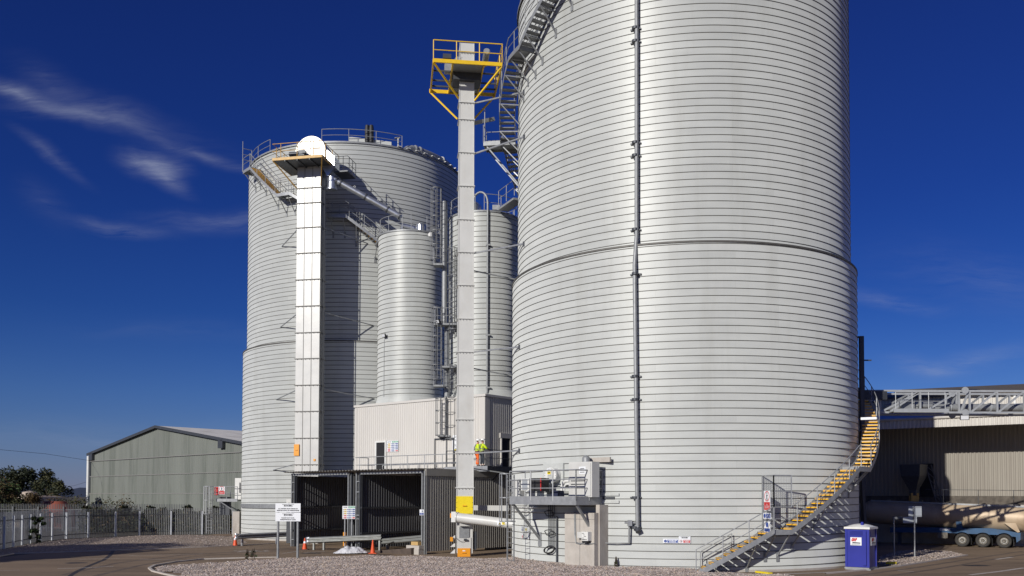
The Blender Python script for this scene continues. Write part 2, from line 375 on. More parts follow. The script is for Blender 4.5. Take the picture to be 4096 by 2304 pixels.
# ------------------------------------------------------------------ ground and setting
M['asphalt'] = mat('asphalt', (.245, .178, .118), .85, 0, .25, .5, stretch=(.3, 1, 1), bump=.25, bscale=25, dirt=((.12, .085, .058), .8, .3, (.28, 1, 1)), spec=.3)
M['scrub'] = mat('scrub_ground', (.085, .07, .045), .95, 0, .4, .5, bump=.6, bscale=6, dirt=((.05, .055, .025), .8, .4, (1, 1, 1)))
M['verge'] = mat('gravel_verge', (.27, .21, .165), .95, 0, .3, 6, bump=.9, bscale=14, dirt=((.16, .12, .09), .6, .5, (1, 1, 1)))
M['road_paint'] = mat('worn_road_paint', (.55, .50, .45), .7, 0, .25, 6, dirt=((.2, .16, .13), .6, 1.5, (1, 1, 1)))
M['kerb'] = mat('kerb_stone', (.50, .45, .40), .8, 0, .12, 3)
def sheet(name, pts, z, m):
    mb = MB(); mb.poly([(p[0], p[1], z) for p in pts]); return struct(mb.build(name, m))
sheet('ground', [(-3500, -300), (3500, -300), (3500, 5000), (-3500, 5000)], 0, M['scrub'])
yard = [(-60, -40), (60, -40), (75, 40), (75, 110), (-14, 110), (-27, 96)] + [gnd(x, y)[:2] for x, y in ((560, 2165), (0, 2230))] + [(-40, 50), (-60, 30)]
sheet('road', yard, .004, M['asphalt'])
E2A = R_(-39)                             # the loading building is turned 39 degrees
e1 = Vector((math.cos(E2A), math.sin(E2A), 0)); e2 = Vector((-e1.y, e1.x, 0))
# loading building under the bins: origin at its near corner, a runs back to the left (-e1), b runs away (e2)
def raydir_pt(x, Y): return at(x, HZ, Y)
BC = at(1940, 1581, 62.4); BCz = BC.z
blen = 13.2; bdep = 9.5
BX = frame((BC.x, BC.y, 0), E2A)          # local x = e1, y = e2 ; wall along x from -blen to 0
lb = thing('loading_building', 'pale ribbed building under the day bins with a dark doorway', 'building', (BC.x, BC.y, 0), E2A)
ZR = BCz
mb = MB(BX)
mb.ribs((-blen, 0), (0, 0), 2.0, ZR, .225, .035, (0, -1))
mb.build('front_wall', M['cladding'], lb)
mb = MB(BX); mb.ribs((0, 0), (0, bdep), 0, ZR, .225, .035, (1, 0)); mb.build('side_wall', M['cladding'], lb)
mb = MB(BX); mb.ribs((-blen, bdep), (-blen, 0), 0, ZR, .225, .035, (-1, 0)); mb.ribs((0, bdep), (-blen, bdep), 0, ZR, .225, .035, (0, 1)); mb.build('rear_wall', M['cladding'], lb)
mb = MB(BX); mb.box((-blen / 2, bdep / 2, ZR - .03), (blen - .1, bdep - .1, .06)); mb.build('roof', M['galv_dark'], lb)
mb = MB(BX)
mb.box((-blen / 2, -.03, ZR + .02), (blen + .22, .12, .16)); mb.box((.04, bdep / 2 + .1, ZR + .02), (.12, bdep, .16))
mb.build('parapet_trim', M['cladding'], lb)
mb = MB(BX); mb.box((-.18, -.045, ZR / 2 + 1), (.42, .02, ZR - 2.3)); mb.box((.045, .2, ZR / 2 + 1), (.02, .5, ZR - 2.3)); mb.build('corner_trim', M['cladding'], lb)
mb = MB(BX); mb.box((-blen + .1, -.045, ZR / 2 + 1), (.24, .02, ZR - 2.3)); mb.build('corner_trim', M['cladding'], lb)
def on_front(x, y):
    """pixel to local coordinates on the front wall"""
    d = ray(x, y); n = e2; t = (Vector((BC.x, BC.y, 0)) - EYEV).dot(n) / d.dot(n); return BX.inverted() @ (EYEV + d * t)
def on_side(x, y):
    d = ray(x, y); n = e1; t = (Vector((BC.x, BC.y, 0)) - EYEV).dot(n) / d.dot(n); return BX.inverted() @ (EYEV + d * t)
def doorway(par, mb_loc, axis, w, z0, z1, nm='doorway'):
    pass
DECK = 5.35                                # level of the shed roof and the walkway
# front doorway
a = on_front(1510, 1771); b_ = on_front(1543, 1868)
w = b_.x - a.x; cx = (a.x + b_.x) / 2; zt = a.z
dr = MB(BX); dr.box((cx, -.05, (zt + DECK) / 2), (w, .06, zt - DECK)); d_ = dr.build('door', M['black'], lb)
fr = MB(BX)
for s in (-1, 1): fr.box((cx + s * (w / 2 + .06), -.06, (zt + DECK) / 2), (.12, .14, zt - DECK + .24))
fr.box((cx, -.06, zt + .06), (w, .14, .12)); fr.build('frame', M['white_paint'], d_)
# second doorway outline behind the ladder
a = on_front(1746, 1760); b_ = on_front(1800, 1870); w = b_.x - a.x + .4; cx = (a.x + b_.x) / 2 + .2; zt = a.z
dr = MB(BX); dr.ribs((cx - w / 2, -.05), (cx + w / 2, -.05), DECK, zt, .22, .03, (0, -1)); d_ = dr.build('door', M['cladding'], lb)
fr = MB(BX)
for s in (-1, 1): fr.box((cx + s * (w / 2 + .04), -.06, (zt + DECK) / 2), (.08, .16, zt - DECK + .2))
fr.box((cx, -.06, zt + .05), (w, .16, .1)); fr.build('frame', M['dark_steel'], d_)
# side doorway
a = on_side(2004, 1752); b_ = on_side(2036, 1868); w = b_.y - a.y; cy = (a.y + b_.y) / 2; zt = a.z
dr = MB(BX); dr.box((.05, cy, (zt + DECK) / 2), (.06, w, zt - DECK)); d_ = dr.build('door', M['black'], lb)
fr = MB(BX); fr.box((.06, cy, zt + .17), (.12, w + .4, .34)); fr.box((.06, cy + w / 2 + .12, (zt + DECK) / 2), (.12, .24, zt - DECK)); fr.box((.06, cy - w / 2 - .05, (zt + DECK) / 2), (.12, .1, zt - DECK))
fr.build('frame', M['cladding'], d_)

# ------------------------------------------------------------------ weighbridge shed: two drive-through bays
SA = gnd(1166, 2176); SB = gnd(1699, 2218)
sd = (SB - SA); sang = R_(-40.5); slen = sd.length * 1.01
_d = ray(1166, HZ + 50); _ex, _ey = math.cos(sang), math.sin(sang)
slen = (_d.x * SB.y - _d.y * SB.x) / (_d.x * _ey - _d.y * _ex)   # where the front line meets the left post
SX = frame((SB.x, SB.y, 0), sang)         # local x along the front (negative to the left), y away
print('shed', SA, SB, math.degrees(sang), slen)
sdep = 9.6; SZ = 5.32
shed = thing('weighbridge_shed', 'low dark ribbed steel shed with two open bays at the foot of the tower', 'shed', (SB.x, SB.y, 0), sang)
mb = MB(SX); mb.ribs((0, .02), (0, sdep), .18, SZ - .42, .208, .06, (1, 0)); mb.build('side_wall', M['dark_cladding'], shed)
mb = MB(SX); mb.box((.03, sdep / 2, SZ - .2), (.16, sdep, .42)); mb.build('fascia', M['dark_cladding'], shed)
def sx_of(x):
    d = ray(x, HZ + 50); n = SX.to_3x3() @ Vector((0, 1, 0)); t = (Vector((SB.x, SB.y, 0)) - EYEV).dot(n) / d.dot(n); return (SX.inverted() @ (EYEV + d * t)).x
xb1, xb2, xb3 = sx_of(1398), sx_of(1440), sx_of(1690)
print('bays', slen, xb1, xb2, xb3)
for i, x0 in enumerate((-slen, xb2)):
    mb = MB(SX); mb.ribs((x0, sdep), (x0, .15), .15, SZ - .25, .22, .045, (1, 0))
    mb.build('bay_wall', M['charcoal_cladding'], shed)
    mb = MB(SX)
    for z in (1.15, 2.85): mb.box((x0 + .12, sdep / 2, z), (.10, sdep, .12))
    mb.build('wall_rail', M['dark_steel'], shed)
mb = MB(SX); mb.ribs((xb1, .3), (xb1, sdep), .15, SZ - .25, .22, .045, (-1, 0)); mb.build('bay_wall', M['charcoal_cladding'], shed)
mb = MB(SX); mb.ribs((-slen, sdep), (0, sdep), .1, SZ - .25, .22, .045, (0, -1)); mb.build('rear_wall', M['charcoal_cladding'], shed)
mb = MB(SX)                                # corrugated roof, ribs running front to back
npx = int(slen / .30); prev = None
for q in range(npx * 4 + 1):
    x = -slen - .35 + (slen + .3) * q / (npx * 4); zz = SZ + (.05 if q % 4 in (0, 1) else -.03)
    cur = (mb.p(x, -.55, zz), mb.p(x, sdep, zz))
    if prev: mb.face((prev[0], cur[0], cur[1], prev[1]))
    prev = cur
mb.build('roof', M['dark_cladding'], shed)
for x0, x1 in ((-slen + .2, xb1), (xb2, xb3)):
    mb = MB(SX); mb.box(((x0 + x1) / 2, .0, SZ - .17), (x1 - x0, .12, .16)); mb.build('lintel', M['galv'], shed)
for x in (-slen + .05, -slen + .42, xb1 - .1, xb1 + .22, xb2 - .35, xb2 + .02, xb3, xb3 + .22):
    mb = MB(SX); mb.box((x, .02, (SZ - .1) / 2), (.10, .16, SZ - .1)); mb.box((x, .09, (SZ - .1) / 2), (.16, .02, SZ - .1)); mb.build('post', M['dark_steel' if x in (-slen + .42, xb1 + .22, xb2 + .02) else 'galv_dark'], shed)
for x0, x1 in ((-slen + .05, -slen + .42), (xb2 - .35, xb2 + .02)):
    for z in (.5, 2.1, 2.35, 3.9, 4.6):
        mb = MB(SX); mb.box(((x0 + x1) / 2, .0, z), (x1 - x0, .08, .06)); mb.build('hinge_bracket', M['galv'], shed)
# concrete plinths and ramp edge in front of the bays
mb = MB(SX); mb.box((xb3 - .35, -.25, .42), (1.15, .5, .28)); mb.box((xb3 + .0, -.3, .18), (.45, .45, .36)); o = mb.build('concrete_plinth', M['concrete']); tag(o, 'pale concrete plinth at the right post of the shed opening', 'plinth')
mb = MB(SX); mb.box((xb3 - .32, -.22, .68), (.62, .3, .22)); o = mb.build('timber_block', mat('bare_timber', (.50, .33, .13), .8)); tag(o, 'ochre timber block lying on the concrete plinth', 'timber')
mb = MB(SX); mb.prism([(xb3 - 4.6, -.75, 0), (xb3 - .2, -.75, 0), (xb3 - .2, -.75, .42), (xb3 - 4.6, -.75, .03)], (0, .5, 0)); o = mb.build('weighbridge_ramp', mat('rusty_plate', (.10, .075, .06), .8, .2, .25, 3)); tag(o, 'low brown ramp edge leading up to the right shed bay', 'ramp')
# ------------------------------------------------------------------ shared steelwork builders
def onplane(X, yl=0.):
    """pixel -> local point on the plane y = yl of frame X"""
    n = X.to_3x3() @ Vector((0, 1, 0)); o = X @ Vector((0, yl, 0)); inv = X.inverted()
    def fn(x, y):
        d = ray(x, y); return inv @ (EYEV + d * ((o - EYEV).dot(n) / d.dot(n)))
    return fn
def handrail(par, pts, h=1.1, m='galv', X=None, r=.024, sp=1.5, mids=(.55,), closed=False, toe=0., posts=True):
    """pts run along the floor edge; every post is a part of its own"""
    pts = [Vector(p) for p in pts]; up = Vector((0, 0, 1))
    mb = MB(X); mb.tube([p + up * h for p in pts], r, 7, closed); mb.build('top_rail', M[m], par, smooth=40)
    for k in mids:
        mb = MB(X); mb.tube([p + up * k for p in pts], r * .8, 6, closed); mb.build('mid_rail', M[m], par, smooth=40)
    if toe:
        for a, b in zip(pts[:-1], pts[1:]):
            mb = MB(X); mb.bar(a + up * toe / 2, b + up * toe / 2, .012, toe); mb.build('toe_board', M[m], par)
    if not posts: return
    q = pts + ([pts[0]] if closed else []); seg = [(b - a).length for a, b in zip(q[:-1], q[1:])]; T = sum(seg)
    n = max(1, int(round(T / sp)))
    for i in range(n + (0 if closed else 1)):
        s = T * i / n; k = 0
        while k < len(seg) - 1 and s > seg[k] + 1e-6: s -= seg[k]; k += 1
        p = q[k].lerp(q[k + 1], min(s / max(seg[k], 1e-6), 1))
        mb = MB(X); mb.tube([p, p + up * h], r, 6); mb.build('post', M[m], par, smooth=40)
def grating(par, poly, z, m='galv_dark', X=None, t=.05, name='deck'):
    mb = MB(X); mb.prism([(p[0], p[1], z - t) for p in poly], (0, 0, t)); return mb.build(name, M[m], par)
def ladder(par, X, z0, z1, w=.45, cage=None, m='galv', rung=.3, gap=.0):
    """X: x across the ladder, y away from the climber, cage bulges to -y"""
    for s in (-1, 1):
        mb = MB(X); mb.bar((s * w / 2, 0, z0), (s * w / 2, 0, z1), .035, .07); mb.build('stile', M[m], par)
    n = int((z1 - z0 - .1) / rung)
    for i in range(n):
        z = z0 + .2 + i * rung; mb = MB(X); mb.tube([(-w / 2, 0, z), (w / 2, 0, z)], .014, 5); mb.build('rung', M[m], par)
    if cage:
        c0, c1 = cage; rr = .37; k = max(2, int((c1 - c0) / .85) + 1)
        arc = lambda z: [(math.cos(a) * rr, -.30 - math.sin(a) * rr * 1.05, z) for a in [math.pi * q / 10 for q in range(11)]]
        for i in range(k):
            z = c0 + (c1 - c0) * i / (k - 1); mb = MB(X)
            pts = [(rr, 0, z)] + arc(z) + [(-rr, 0, z)]
            for a, b in zip(pts[:-1], pts[1:]): mb.bar(a, b, .010, .05)
            mb.build('cage_hoop', M[m], par)
        for q in (0, 2.5, 5, 7.5, 10):
            a = math.pi * q / 10; x, y = math.cos(a) * rr, -.30 - math.sin(a) * rr * 1.05
            mb = MB(X); mb.bar((x, y, c0), (x, y, c1), .035, .012); mb.build('cage_strap', M[m], par)

# ------------------------------------------------------------------ tall white bucket elevator (left)
T1 = at(1181, 1500, 70.4); T1A = R_(-11.4); TX = frame((T1.x, T1.y, 0), T1A); tp = onplane(TX, 0)
TW, TD = tp(1277, 1500).x, .95
tz = lambda y: tp(1230, y).z
tower = thing('bucket_elevator', 'broad glossy white sheet steel elevator tower with round head, in front of the left silo', 'elevator', (T1.x, T1.y, 0), T1A)
ztop = tz(648)
mb = MB(TX)                                # the casing in pressed panels, slightly dished so that the light breaks on them
zs = [0.] + [tz(y) for y in (2040, 1950, 1858, 1752, 1645, 1540, 1434, 1330, 1224, 1118, 1012, 910, 812, 752)] + [ztop]
fx = (0, TW * .325, TW * .655, TW)
for a_, b_ in zip(zs[:-1], zs[1:]):
    for l, r in zip(fx[:-1], fx[1:]):
        nx, nz = 5, 5; dish = random.uniform(-.008, .010); g = {}
        for i in range(nx + 1):
            for j in range(nz + 1):
                s, t = i / nx, j / nz
                g[i, j] = mb.p(l + .02 + (r - l - .04) * s, dish * math.sin(math.pi * s) * math.sin(math.pi * t) * 1., a_ + (b_ - a_) * t)
        for i in range(nx):
            for j in range(nz): mb.face((g[i, j], g[i + 1, j], g[i + 1, j + 1], g[i, j + 1]))
mb.build('front_casing', M['shiny_white'], tower, smooth=30)
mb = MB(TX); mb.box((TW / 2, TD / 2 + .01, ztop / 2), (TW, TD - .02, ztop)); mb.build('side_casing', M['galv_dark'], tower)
for x in fx[1:-1]:
    mb = MB(TX); mb.box((x, -.012, ztop / 2), (.035, .03, ztop)); mb.build('panel_seam', M['seam_grey'], tower)
for z in zs[1:-1]:
    for k in range(6):
        mb = MB(TX); mb.disc((TW * (k + .5) / 6, -.06, z - .03), .026, (0, 0, -1), 6, .04); mb.build('bolt', M['dark_steel'], tower)
    mb = MB(TX); mb.box((TW / 2, TD / 2, z), (TW + .16, TD + .16, .055)); mb.build('flange', M['seam_grey'], tower)
for x in (TW + .1, TW + .22):
    mb = MB(TX); mb.tube([(x, .25, 5), (x, .25, ztop)], .035, 6); mb.build('conduit', M['dark_steel'], tower)
mb = MB(TX); mb.box((.2, -.05, tz(1800)), (.42, .10, .88)); o = mb.build('access_door', M['orange'], tower)
mb = MB(TX); mb.box((.2, -.12, tz(1800)), (.2, .05, .05)); mb.build('handle', M['orange'], o)
mb = MB(TX); mb.box((TW * .655 - .18 + .55, -.03, tz(1840)), (.16, .05, .16)); mb.build('inspection_hatch', M['orange'], tower)
# head platform
c1 = onplane(TX, -1.75)(1090, 634); c2 = onplane(TX, -1.75)(1279, 622)
PX0, PX1, PZ = c1.x, c1.x + 4.0, (c1.z + c2.z) / 2; PY0, PY1 = -1.75, 1.55
M['amber'] = mat('weathered_amber_paint', (.56, .33, .07), .5, 0, .2, 4)
mb = MB(TX); mb.prism([(PX0, PY0, PZ - .14), (PX1, PY0, PZ - .14), (PX1, PY1, PZ - .14), (PX0, PY1, PZ - .14)], (0, 0, .10)); mb.build('platform_deck', M['dark_steel'], tower)
for a_, b_ in (((PX0, PY0), (PX1, PY0)), ((PX1, PY0), (PX1, PY1)), ((PX0, PY0), (PX0, PY1))):
    mb = MB(TX); mb.bar((*a_, PZ - .06), (*b_, PZ - .06), .07, .20); mb.build('edge_beam', M['amber'], tower)
for x in (PX0 + 1, PX0 + 2, PX0 + 3):
    mb = MB(TX); mb.bar((x, PY0, PZ - .19), (x, PY1, PZ - .19), .08, .12); mb.build('joist', M['dark_steel'], tower)
handrail(tower, [(PX0, PY1, PZ), (PX0, PY0, PZ), (PX1, PY0, PZ), (PX1, PY1, PZ)], 1.12, 'amber', TX, .026, 1.3)
for x, q in ((PX0, (0.0, -.03, tz(752))), (PX1, (TW, -.03, tz(746)))):
    mb = MB(TX); mb.bar((x, PY0, PZ - .12), q, .07); mb.build('brace', M['amber'], tower)
# rounded head
hz = PZ + .95; hr = 1.2; hc = TW / 2 + .17
prof = [(hc - hr, PZ + .02)] + [(hc - hr * math.cos(a), hz + hr * math.sin(a)) for a in [math.pi * q / 24 for q in range(25)]] + [(hc + hr, PZ + .02)]
mb = MB(TX); mb.prism([(x, -.15, z) for x, z in prof], (0, 1.35, 0)); head = mb.build('head_casing', M['shiny_white'], tower, smooth=30)
mb = MB(TX)
for a, b in zip(prof[:-1], prof[1:]): mb.bar((a[0], -.17, a[1]), (b[0], -.17, b[1]), .06, .04, (0, 1, 0))
mb.build('rim_flange', M['shiny_white'], head)
mb = MB(TX); mb.box((hc, -.16, hz + .4), (.03, .03, 1.5)); mb.build('split_flange', M['seam_grey'], head)
for q in range(13):
    a_ = math.pi * (q + .5) / 13; mb = MB(TX); mb.disc((hc - (hr - .12) * math.cos(a_), -.15, hz + (hr - .12) * math.sin(a_)), .03, (0, -1, 0), 6, .03); mb.build('bolt', M['seam_grey'], head)
mb = MB(TX); mb.box((hc + .5, -.16, hz + .1), (.5, .03, .5)); mb.build('inspection_cover', M['cream_steel'], head)
mb = MB(TX); mb.prism([(hc - 1.15, -.30, PZ + .1), (hc + .2, -.30, PZ + .1), (hc + .45, -.30, PZ + .62), (hc - .8, -.30, PZ + .62)], (0, .14, 0)); mb.build('motor_bracket', M['dark_steel'], tower)
mb = MB(TX); mb.tube([(hc - 1.55, -.55, PZ + .72), (hc - .75, -.55, PZ + .72)], .17, 14); mb.box((hc - .55, -.50, PZ + .74), (.5, .36, .42)); mb.tube([(hc - .30, -.52, PZ + .78), (hc - .30, -.74, PZ + .78)], .16, 14)
mb.build('drive_motor', M['dark_steel'], tower, smooth=35)
# discharge spout, dark cage landing and the slanting duct to the bin
mb = MB(TX); mb.prism([(TW + .3, -.05, PZ + 1.2), (TW + 1.15, -.05, PZ + .45), (TW + 1.15, -.05, PZ - .35), (TW + .55, -.05, PZ - 1.0), (TW + .1, -.05, PZ - .3)], (0, .9, 0)); mb.build('discharge_spout', M['zinc'], tower)
mb = MB(TX); mb.lathe([(.01, .0), (.34, 0), (.34, -.9), (.42, -.92), (.42, -1.0), (.01, -1.0)], (TW + .75, .35, PZ - .95), 20); mb.build('drop_pipe', M['zinc'], tower, smooth=40)
mb = MB(TX); mb.prism([(TW + 1.05, -.1, PZ - .75), (TW + 2.2, -.1, PZ - .75), (TW + 2.2, 1.6, PZ - .75), (TW + 1.05, 1.6, PZ - .75)], (0, 0, .1)); mb.build('side_landing', M['dark_steel'], tower)
handrail(tower, [(TW + 1.15, -.1, PZ - .65), (TW + 2.2, -.1, PZ - .65), (TW + 2.2, 1.6, PZ - .65)], 1.1, 'dark_steel', TX, .024, .7)
d0 = TX @ Vector((TW + .95, .35, PZ - 1.15)); d1 = at(1604, 868, 70.4)
duct = thing('transfer_duct', 'slanting round zinc duct from the white tower head down to the bin roof', 'duct', d0)
mb = MB(); mb.tube([d0, d1], .23, 16); mb.build('pipe', M['zinc'], duct, smooth=40)
dd = (d1 - d0).normalized()
for t in (.04, .10, .47, .80, .985):
    p = d0.lerp(d1, t); mb = MB(); mb.tube([p - dd * .05, p + dd * .05], .27, 16); mb.build('joint_ring', M['dark_steel'], duct, smooth=40)
for t in (.30, .66):
    p = d0.lerp(d1, t) + Vector((0, 0, .26)); mb = MB(); mb.tube([p + Vector((math.cos(a) * .07, 0, .06 + math.sin(a) * .07)) for a in [math.pi * q / 6 for q in range(12)]], .018, 5, closed=True); mb.build('lifting_eye', M['white_paint'], duct)
# braces tying the tower back to the silo
for y in (920, 1262, 1570, 1868):
    z = tz(y)
    for s, xp in ((-1, {920: 1128, 1262: 1122, 1570: 1105, 1868: 1093}[y]), (1, {920: 1470, 1262: 1494, 1570: 1496, 1868: 1420}[y])):
        rr = (R2 if z > ZS else R1) + .02
        w_ = on_cyl(xp, y + (42 if s > 0 else 0) + 8, CL, rr); w_.z = z - .12
        a = TX @ Vector((0 if s < 0 else TW, .3, z + .25 if s < 0 else z + .3))
        if s > 0 and y == 1868: continue
        mb = MB(); mb.bar(a, w_, .06); mb.build('tie_brace', M['galv_dark'], tower)

# ------------------------------------------------------------------ slim grey bucket elevator (centre)
G1 = at(1828, 1950, 55.2); G1A = R_(7.3); GX = frame((G1.x, G1.y, 0), G1A); gp = onplane(GX, 0)
gz = lambda y: gp(1858, y).z
ge = thing('bucket_elevator', 'slim pale grey elevator column with a yellow railed platform at its head', 'elevator', (G1.x, G1.y, 0), G1A)
GW0, GW1, GD = .985, .86, .95; GT = gz(172)
gw = lambda z: GW0 + (GW1 - GW0) * z / GT
gc = GW0 / 2
mb = MB(GX); zz = [gz(2062), GT]
for a, b in zip(zz[:-1], zz[1:]):
    A = [mb.p(gc + s * gw(a) / 2, y, a) for s, y in ((-1, 0), (1, 0), (1, GD), (-1, GD))]; B = [mb.p(gc + s * gw(b) / 2, y, b) for s, y in ((-1, 0), (1, 0), (1, GD), (-1, GD))]
    for k in range(4): mb.face((A[k], A[(k + 1) % 4], B[(k + 1) % 4], B[k]))
    mb.face(A[::-1]); mb.face(B)
mb.build('casing', M['cream_steel'], ge)
for y in (209, 409, 477, 609, 743, 877, 1008, 1140, 1274, 1407, 1540, 1677, 1812, 1951):
    z = gz(y); mb = MB(GX); mb.box((gc, GD / 2, z), (gw(z) + .13, GD + .13, .06)); mb.build('flange', M['cream_steel'], ge)
    for k in range(5):
        mb = MB(GX); mb.disc((gc + gw(z) * (k - 2) * .21, -.066, z - .045), .022, (0, 0, -1), 6, .03); mb.build('bolt', M['dark_steel'], ge)
for s in (-1, 1):
    mb = MB(GX); mb.bar((gc + s * GW0 / 2, -.012, gz(2062)), (gc + s * GW1 / 2, -.012, GT), .04, .025); mb.build('corner_angle', M['cream_steel'], ge)
pnl = lambda pts, y0, t: None
def gpanel(name, x0, y0, x1, y1, yl, t, m, par=ge):
    f = onplane(GX, yl); a, b = f(x0, y1), f(x1, y0)
    mb = MB(GX); mb.box(((a.x + b.x) / 2, yl + t / 2, (a.z + b.z) / 2), (b.x - a.x, t, b.z - a.z)); return mb.build(name, M[m], par), a, b
o, a, b = gpanel('access_panel', 1824, 1985, 1892, 2055, -.05, .05, 'lemon')
mb = MB(GX); mb.box(((a.x + b.x) / 2, -.09, (a.z + b.z) / 2 - .05), (.24, .05, .04)); mb.build('handle', M['orange'], o)
for q in range(4):
    for x in (a.x + .04, b.x - .04):
        mb = MB(GX); mb.disc((x, -.05, a.z + .1 + q * (b.z - a.z - .2) / 3), .018, (0, -1, 0), 6, .02); mb.build('bolt', M['dark_steel'], o)
# boot of the elevator
mb = MB(GX); mb.box((gc, GD / 2, gz(2062) / 2 + .1), (GW0 - .05, GD, gz(2062) - .2)); mb.build('boot_casing', M['cream_steel'], ge)
gpanel('inlet_plate', 1837, 2108, 1877, 2152, -.07, .07, 'galv_dark')
gpanel('boot_front', 1830, 2150, 1884, 2232, -.05, .05, 'cream_steel')
o, a, b = gpanel('boot_door', 1830, 2193, 1881, 2230, -.10, .05, 'orange')
mb = MB(GX); mb.box(((a.x + b.x) / 2, -.13, (a.z + b.z) / 2), (.24, .05, .04)); mb.build('handle', M['orange'], o)
mb = MB(GX); mb.box(((a.x + b.x) / 2, -.105, b.z - .15), (.16, .02, .06)); mb.build('notice', M['white_sign'], o)
f = onplane(GX, -.10); hp = [f(*q) for q in ((1837, 2076), (1889, 2080), (1880, 2104), (1837, 2104))]
mb = MB(GX); mb.prism([(p.x, -.36, p.z) for p in hp], (0, .36, 0)); mb.build('inlet_hopper', M['cream_steel'], ge)
p = f(1862, 2159); mb = MB(GX); mb.tube([(p.x - .1, -.16, p.z), (p.x + .08, -.16, p.z)], .07, 10); mb.build('speed_sensor', M['dark_steel'], ge, smooth=40)
mb = MB(GX); pa = f(1822, 2150); mb.tube([(pa.x, -.12, pa.z), (pa.x + .25, -.15, pa.z - .22), (p.x - .2, -.16, p.z - .12), (p.x, -.16, p.z)], .012, 5); mb.build('cable', M['dark_steel'], ge)
for y in (2062, 2157):
    q = f(1806, y); mb = MB(GX); mb.box((q.x, -.05, q.z), (.16, .18, .26)); mb.build('warning_beacon', M['orange'], ge)
for y in (2152, 2182, 2208):
    q = f(1813, y); mb = MB(GX); mb.prism([(q.x - .16, .1, q.z - .1), (q.x + .12, .1, q.z - .1), (q.x + .12, .1, q.z + .16)], (0, .2, 0)); mb.build('side_bracket', M['white_paint'], ge)
mb = MB(GX); mb.box((GW0 + .14, .35, .95), (.16, .4, 1.1)); mb.build('take_up_unit', M['dark_steel'], ge)
# head platform, yellow
f0 = onplane(GX, -1.55); a = f0(1734, 235); b = f0(2009, 252)
YX0, YX1, YZ = a.x, b.x, (a.z + b.z) / 2; YY0, YY1 = -1.55, 2.6
mb = MB(GX)
for x0, x1 in ((YX0 + .05, gc - .75), (gc + .75, YX1 - .05)):
    pass
mb.prism([(YX0 + 1.15, YY0, YZ - .12), (YX1 - 1.1, YY0, YZ - .12), (YX1 - 1.1, YY1, YZ - .12), (YX0 + 1.15, YY1, YZ - .12)], (0, 0, .08)); mb.build('platform_deck', M['galv_dark'], ge)
M['olive'] = mat('yellow_paint_in_shadow_side', (.62, .40, .03), .5, 0, .15, 4)
for a_, b_ in (((YX0, YY0), (YX1, YY0)), ((YX0, YY1), (YX1, YY1)), ((YX0, YY0), (YX0, YY1)), ((YX1, YY0), (YX1, YY1)), ((YX0 + 1.15, YY0), (YX0 + 1.15, YY1)), ((YX1 - 1.1, YY0), (YX1 - 1.1, YY1))):
    mb = MB(GX); mb.bar((*a_, YZ - .1), (*b_, YZ - .1), .09, .22); mb.build('edge_beam', M['yellow'], ge)
for y in (-.3, 1.0, 1.8):
    mb = MB(GX); mb.bar((YX0, y, YZ - .12), (YX1, y, YZ - .12), .06, .1); mb.build('joist', M['dark_steel'], ge)
handrail(ge, [(YX0, YY0, YZ), (YX1, YY0, YZ)], 1.14, 'yellow', GX, .032, 1.4)
handrail(ge, [(YX1, YY0, YZ), (YX1, YY1, YZ)], 1.14, 'yellow', GX, .032, 1.4)
for x, y, q in ((YX0, YY0, (gc - .5, 0.0, gz(395))), (YX1, YY0, (gc + .48, 0, gz(400))), (YX0, YY1, (gc - .5, GD, gz(452) )), (YX1, YY1, (gc + .48, GD, gz(452)))):
    mb = MB(GX); mb.bar((x, y, YZ - .2), q, .09); mb.build('brace', M['yellow'], ge)
for x, z in ((YX0, YZ - .1),):
    for y in (YY1,):
        mb = MB(GX); mb.box((x, y, z), (.18, .10, .26)); mb.build('end_plate', M['yellow'], ge)
f1 = onplane(GX, .1); q = f1(1788, 228)
mb = MB(GX); mb.box((q.x, .2, q.z), (.5, .5, .28)); mb.build('gearbox', M['blue_grey'] if 'blue_grey' in M else M['dark_steel'], ge)
q = f1(1792, 275); mb = MB(GX); mb.box((q.x, .2, q.z + .05), (.42, .5, .50)); mb.prism([(q.x - .1, 0, q.z - .2), (q.x + .55, 0, q.z - .1), (q.x + .9, 0, q.z + .75), (q.x + .5, 0, q.z + .75)], (0, .3, 0)); mb.build('drive_support', M['galv'], ge)
q = f1(1944, 220); mb = MB(GX); mb.tube([(q.x, -.4, q.z), (q.x, .5, q.z - .15)], .20, 16); mb.tube([(q.x, -.43, q.z), (q.x, -.40, q.z)], .16, 16); mb.build('fan_motor', M['galv'], ge, smooth=40)
q = f1(1940, 265); mb = MB(GX); mb.prism([(q.x - .45, .1, q.z - .25), (q.x + .15, .1, q.z + .15), (q.x - .2, .1, q.z + .2)], (0, .3, 0)); mb.build('spout', M['galv'], ge)
for s in (-1, 1):
    mb = MB(GX); mb.prism([(gc + s * .43, .1, YZ + .05), (gc + s * .43, .1, YZ + .42), (gc + s * .95, .1, YZ + .05)], (0, .7, 0)); mb.build('head_flare', M['cream_steel'], ge)
mb = MB(GX); mb.box((gc, GD / 2 - .2, YZ - .34), (1.7, 1.2, .44)); mb.build('head_housing', M['dark_steel'], ge)
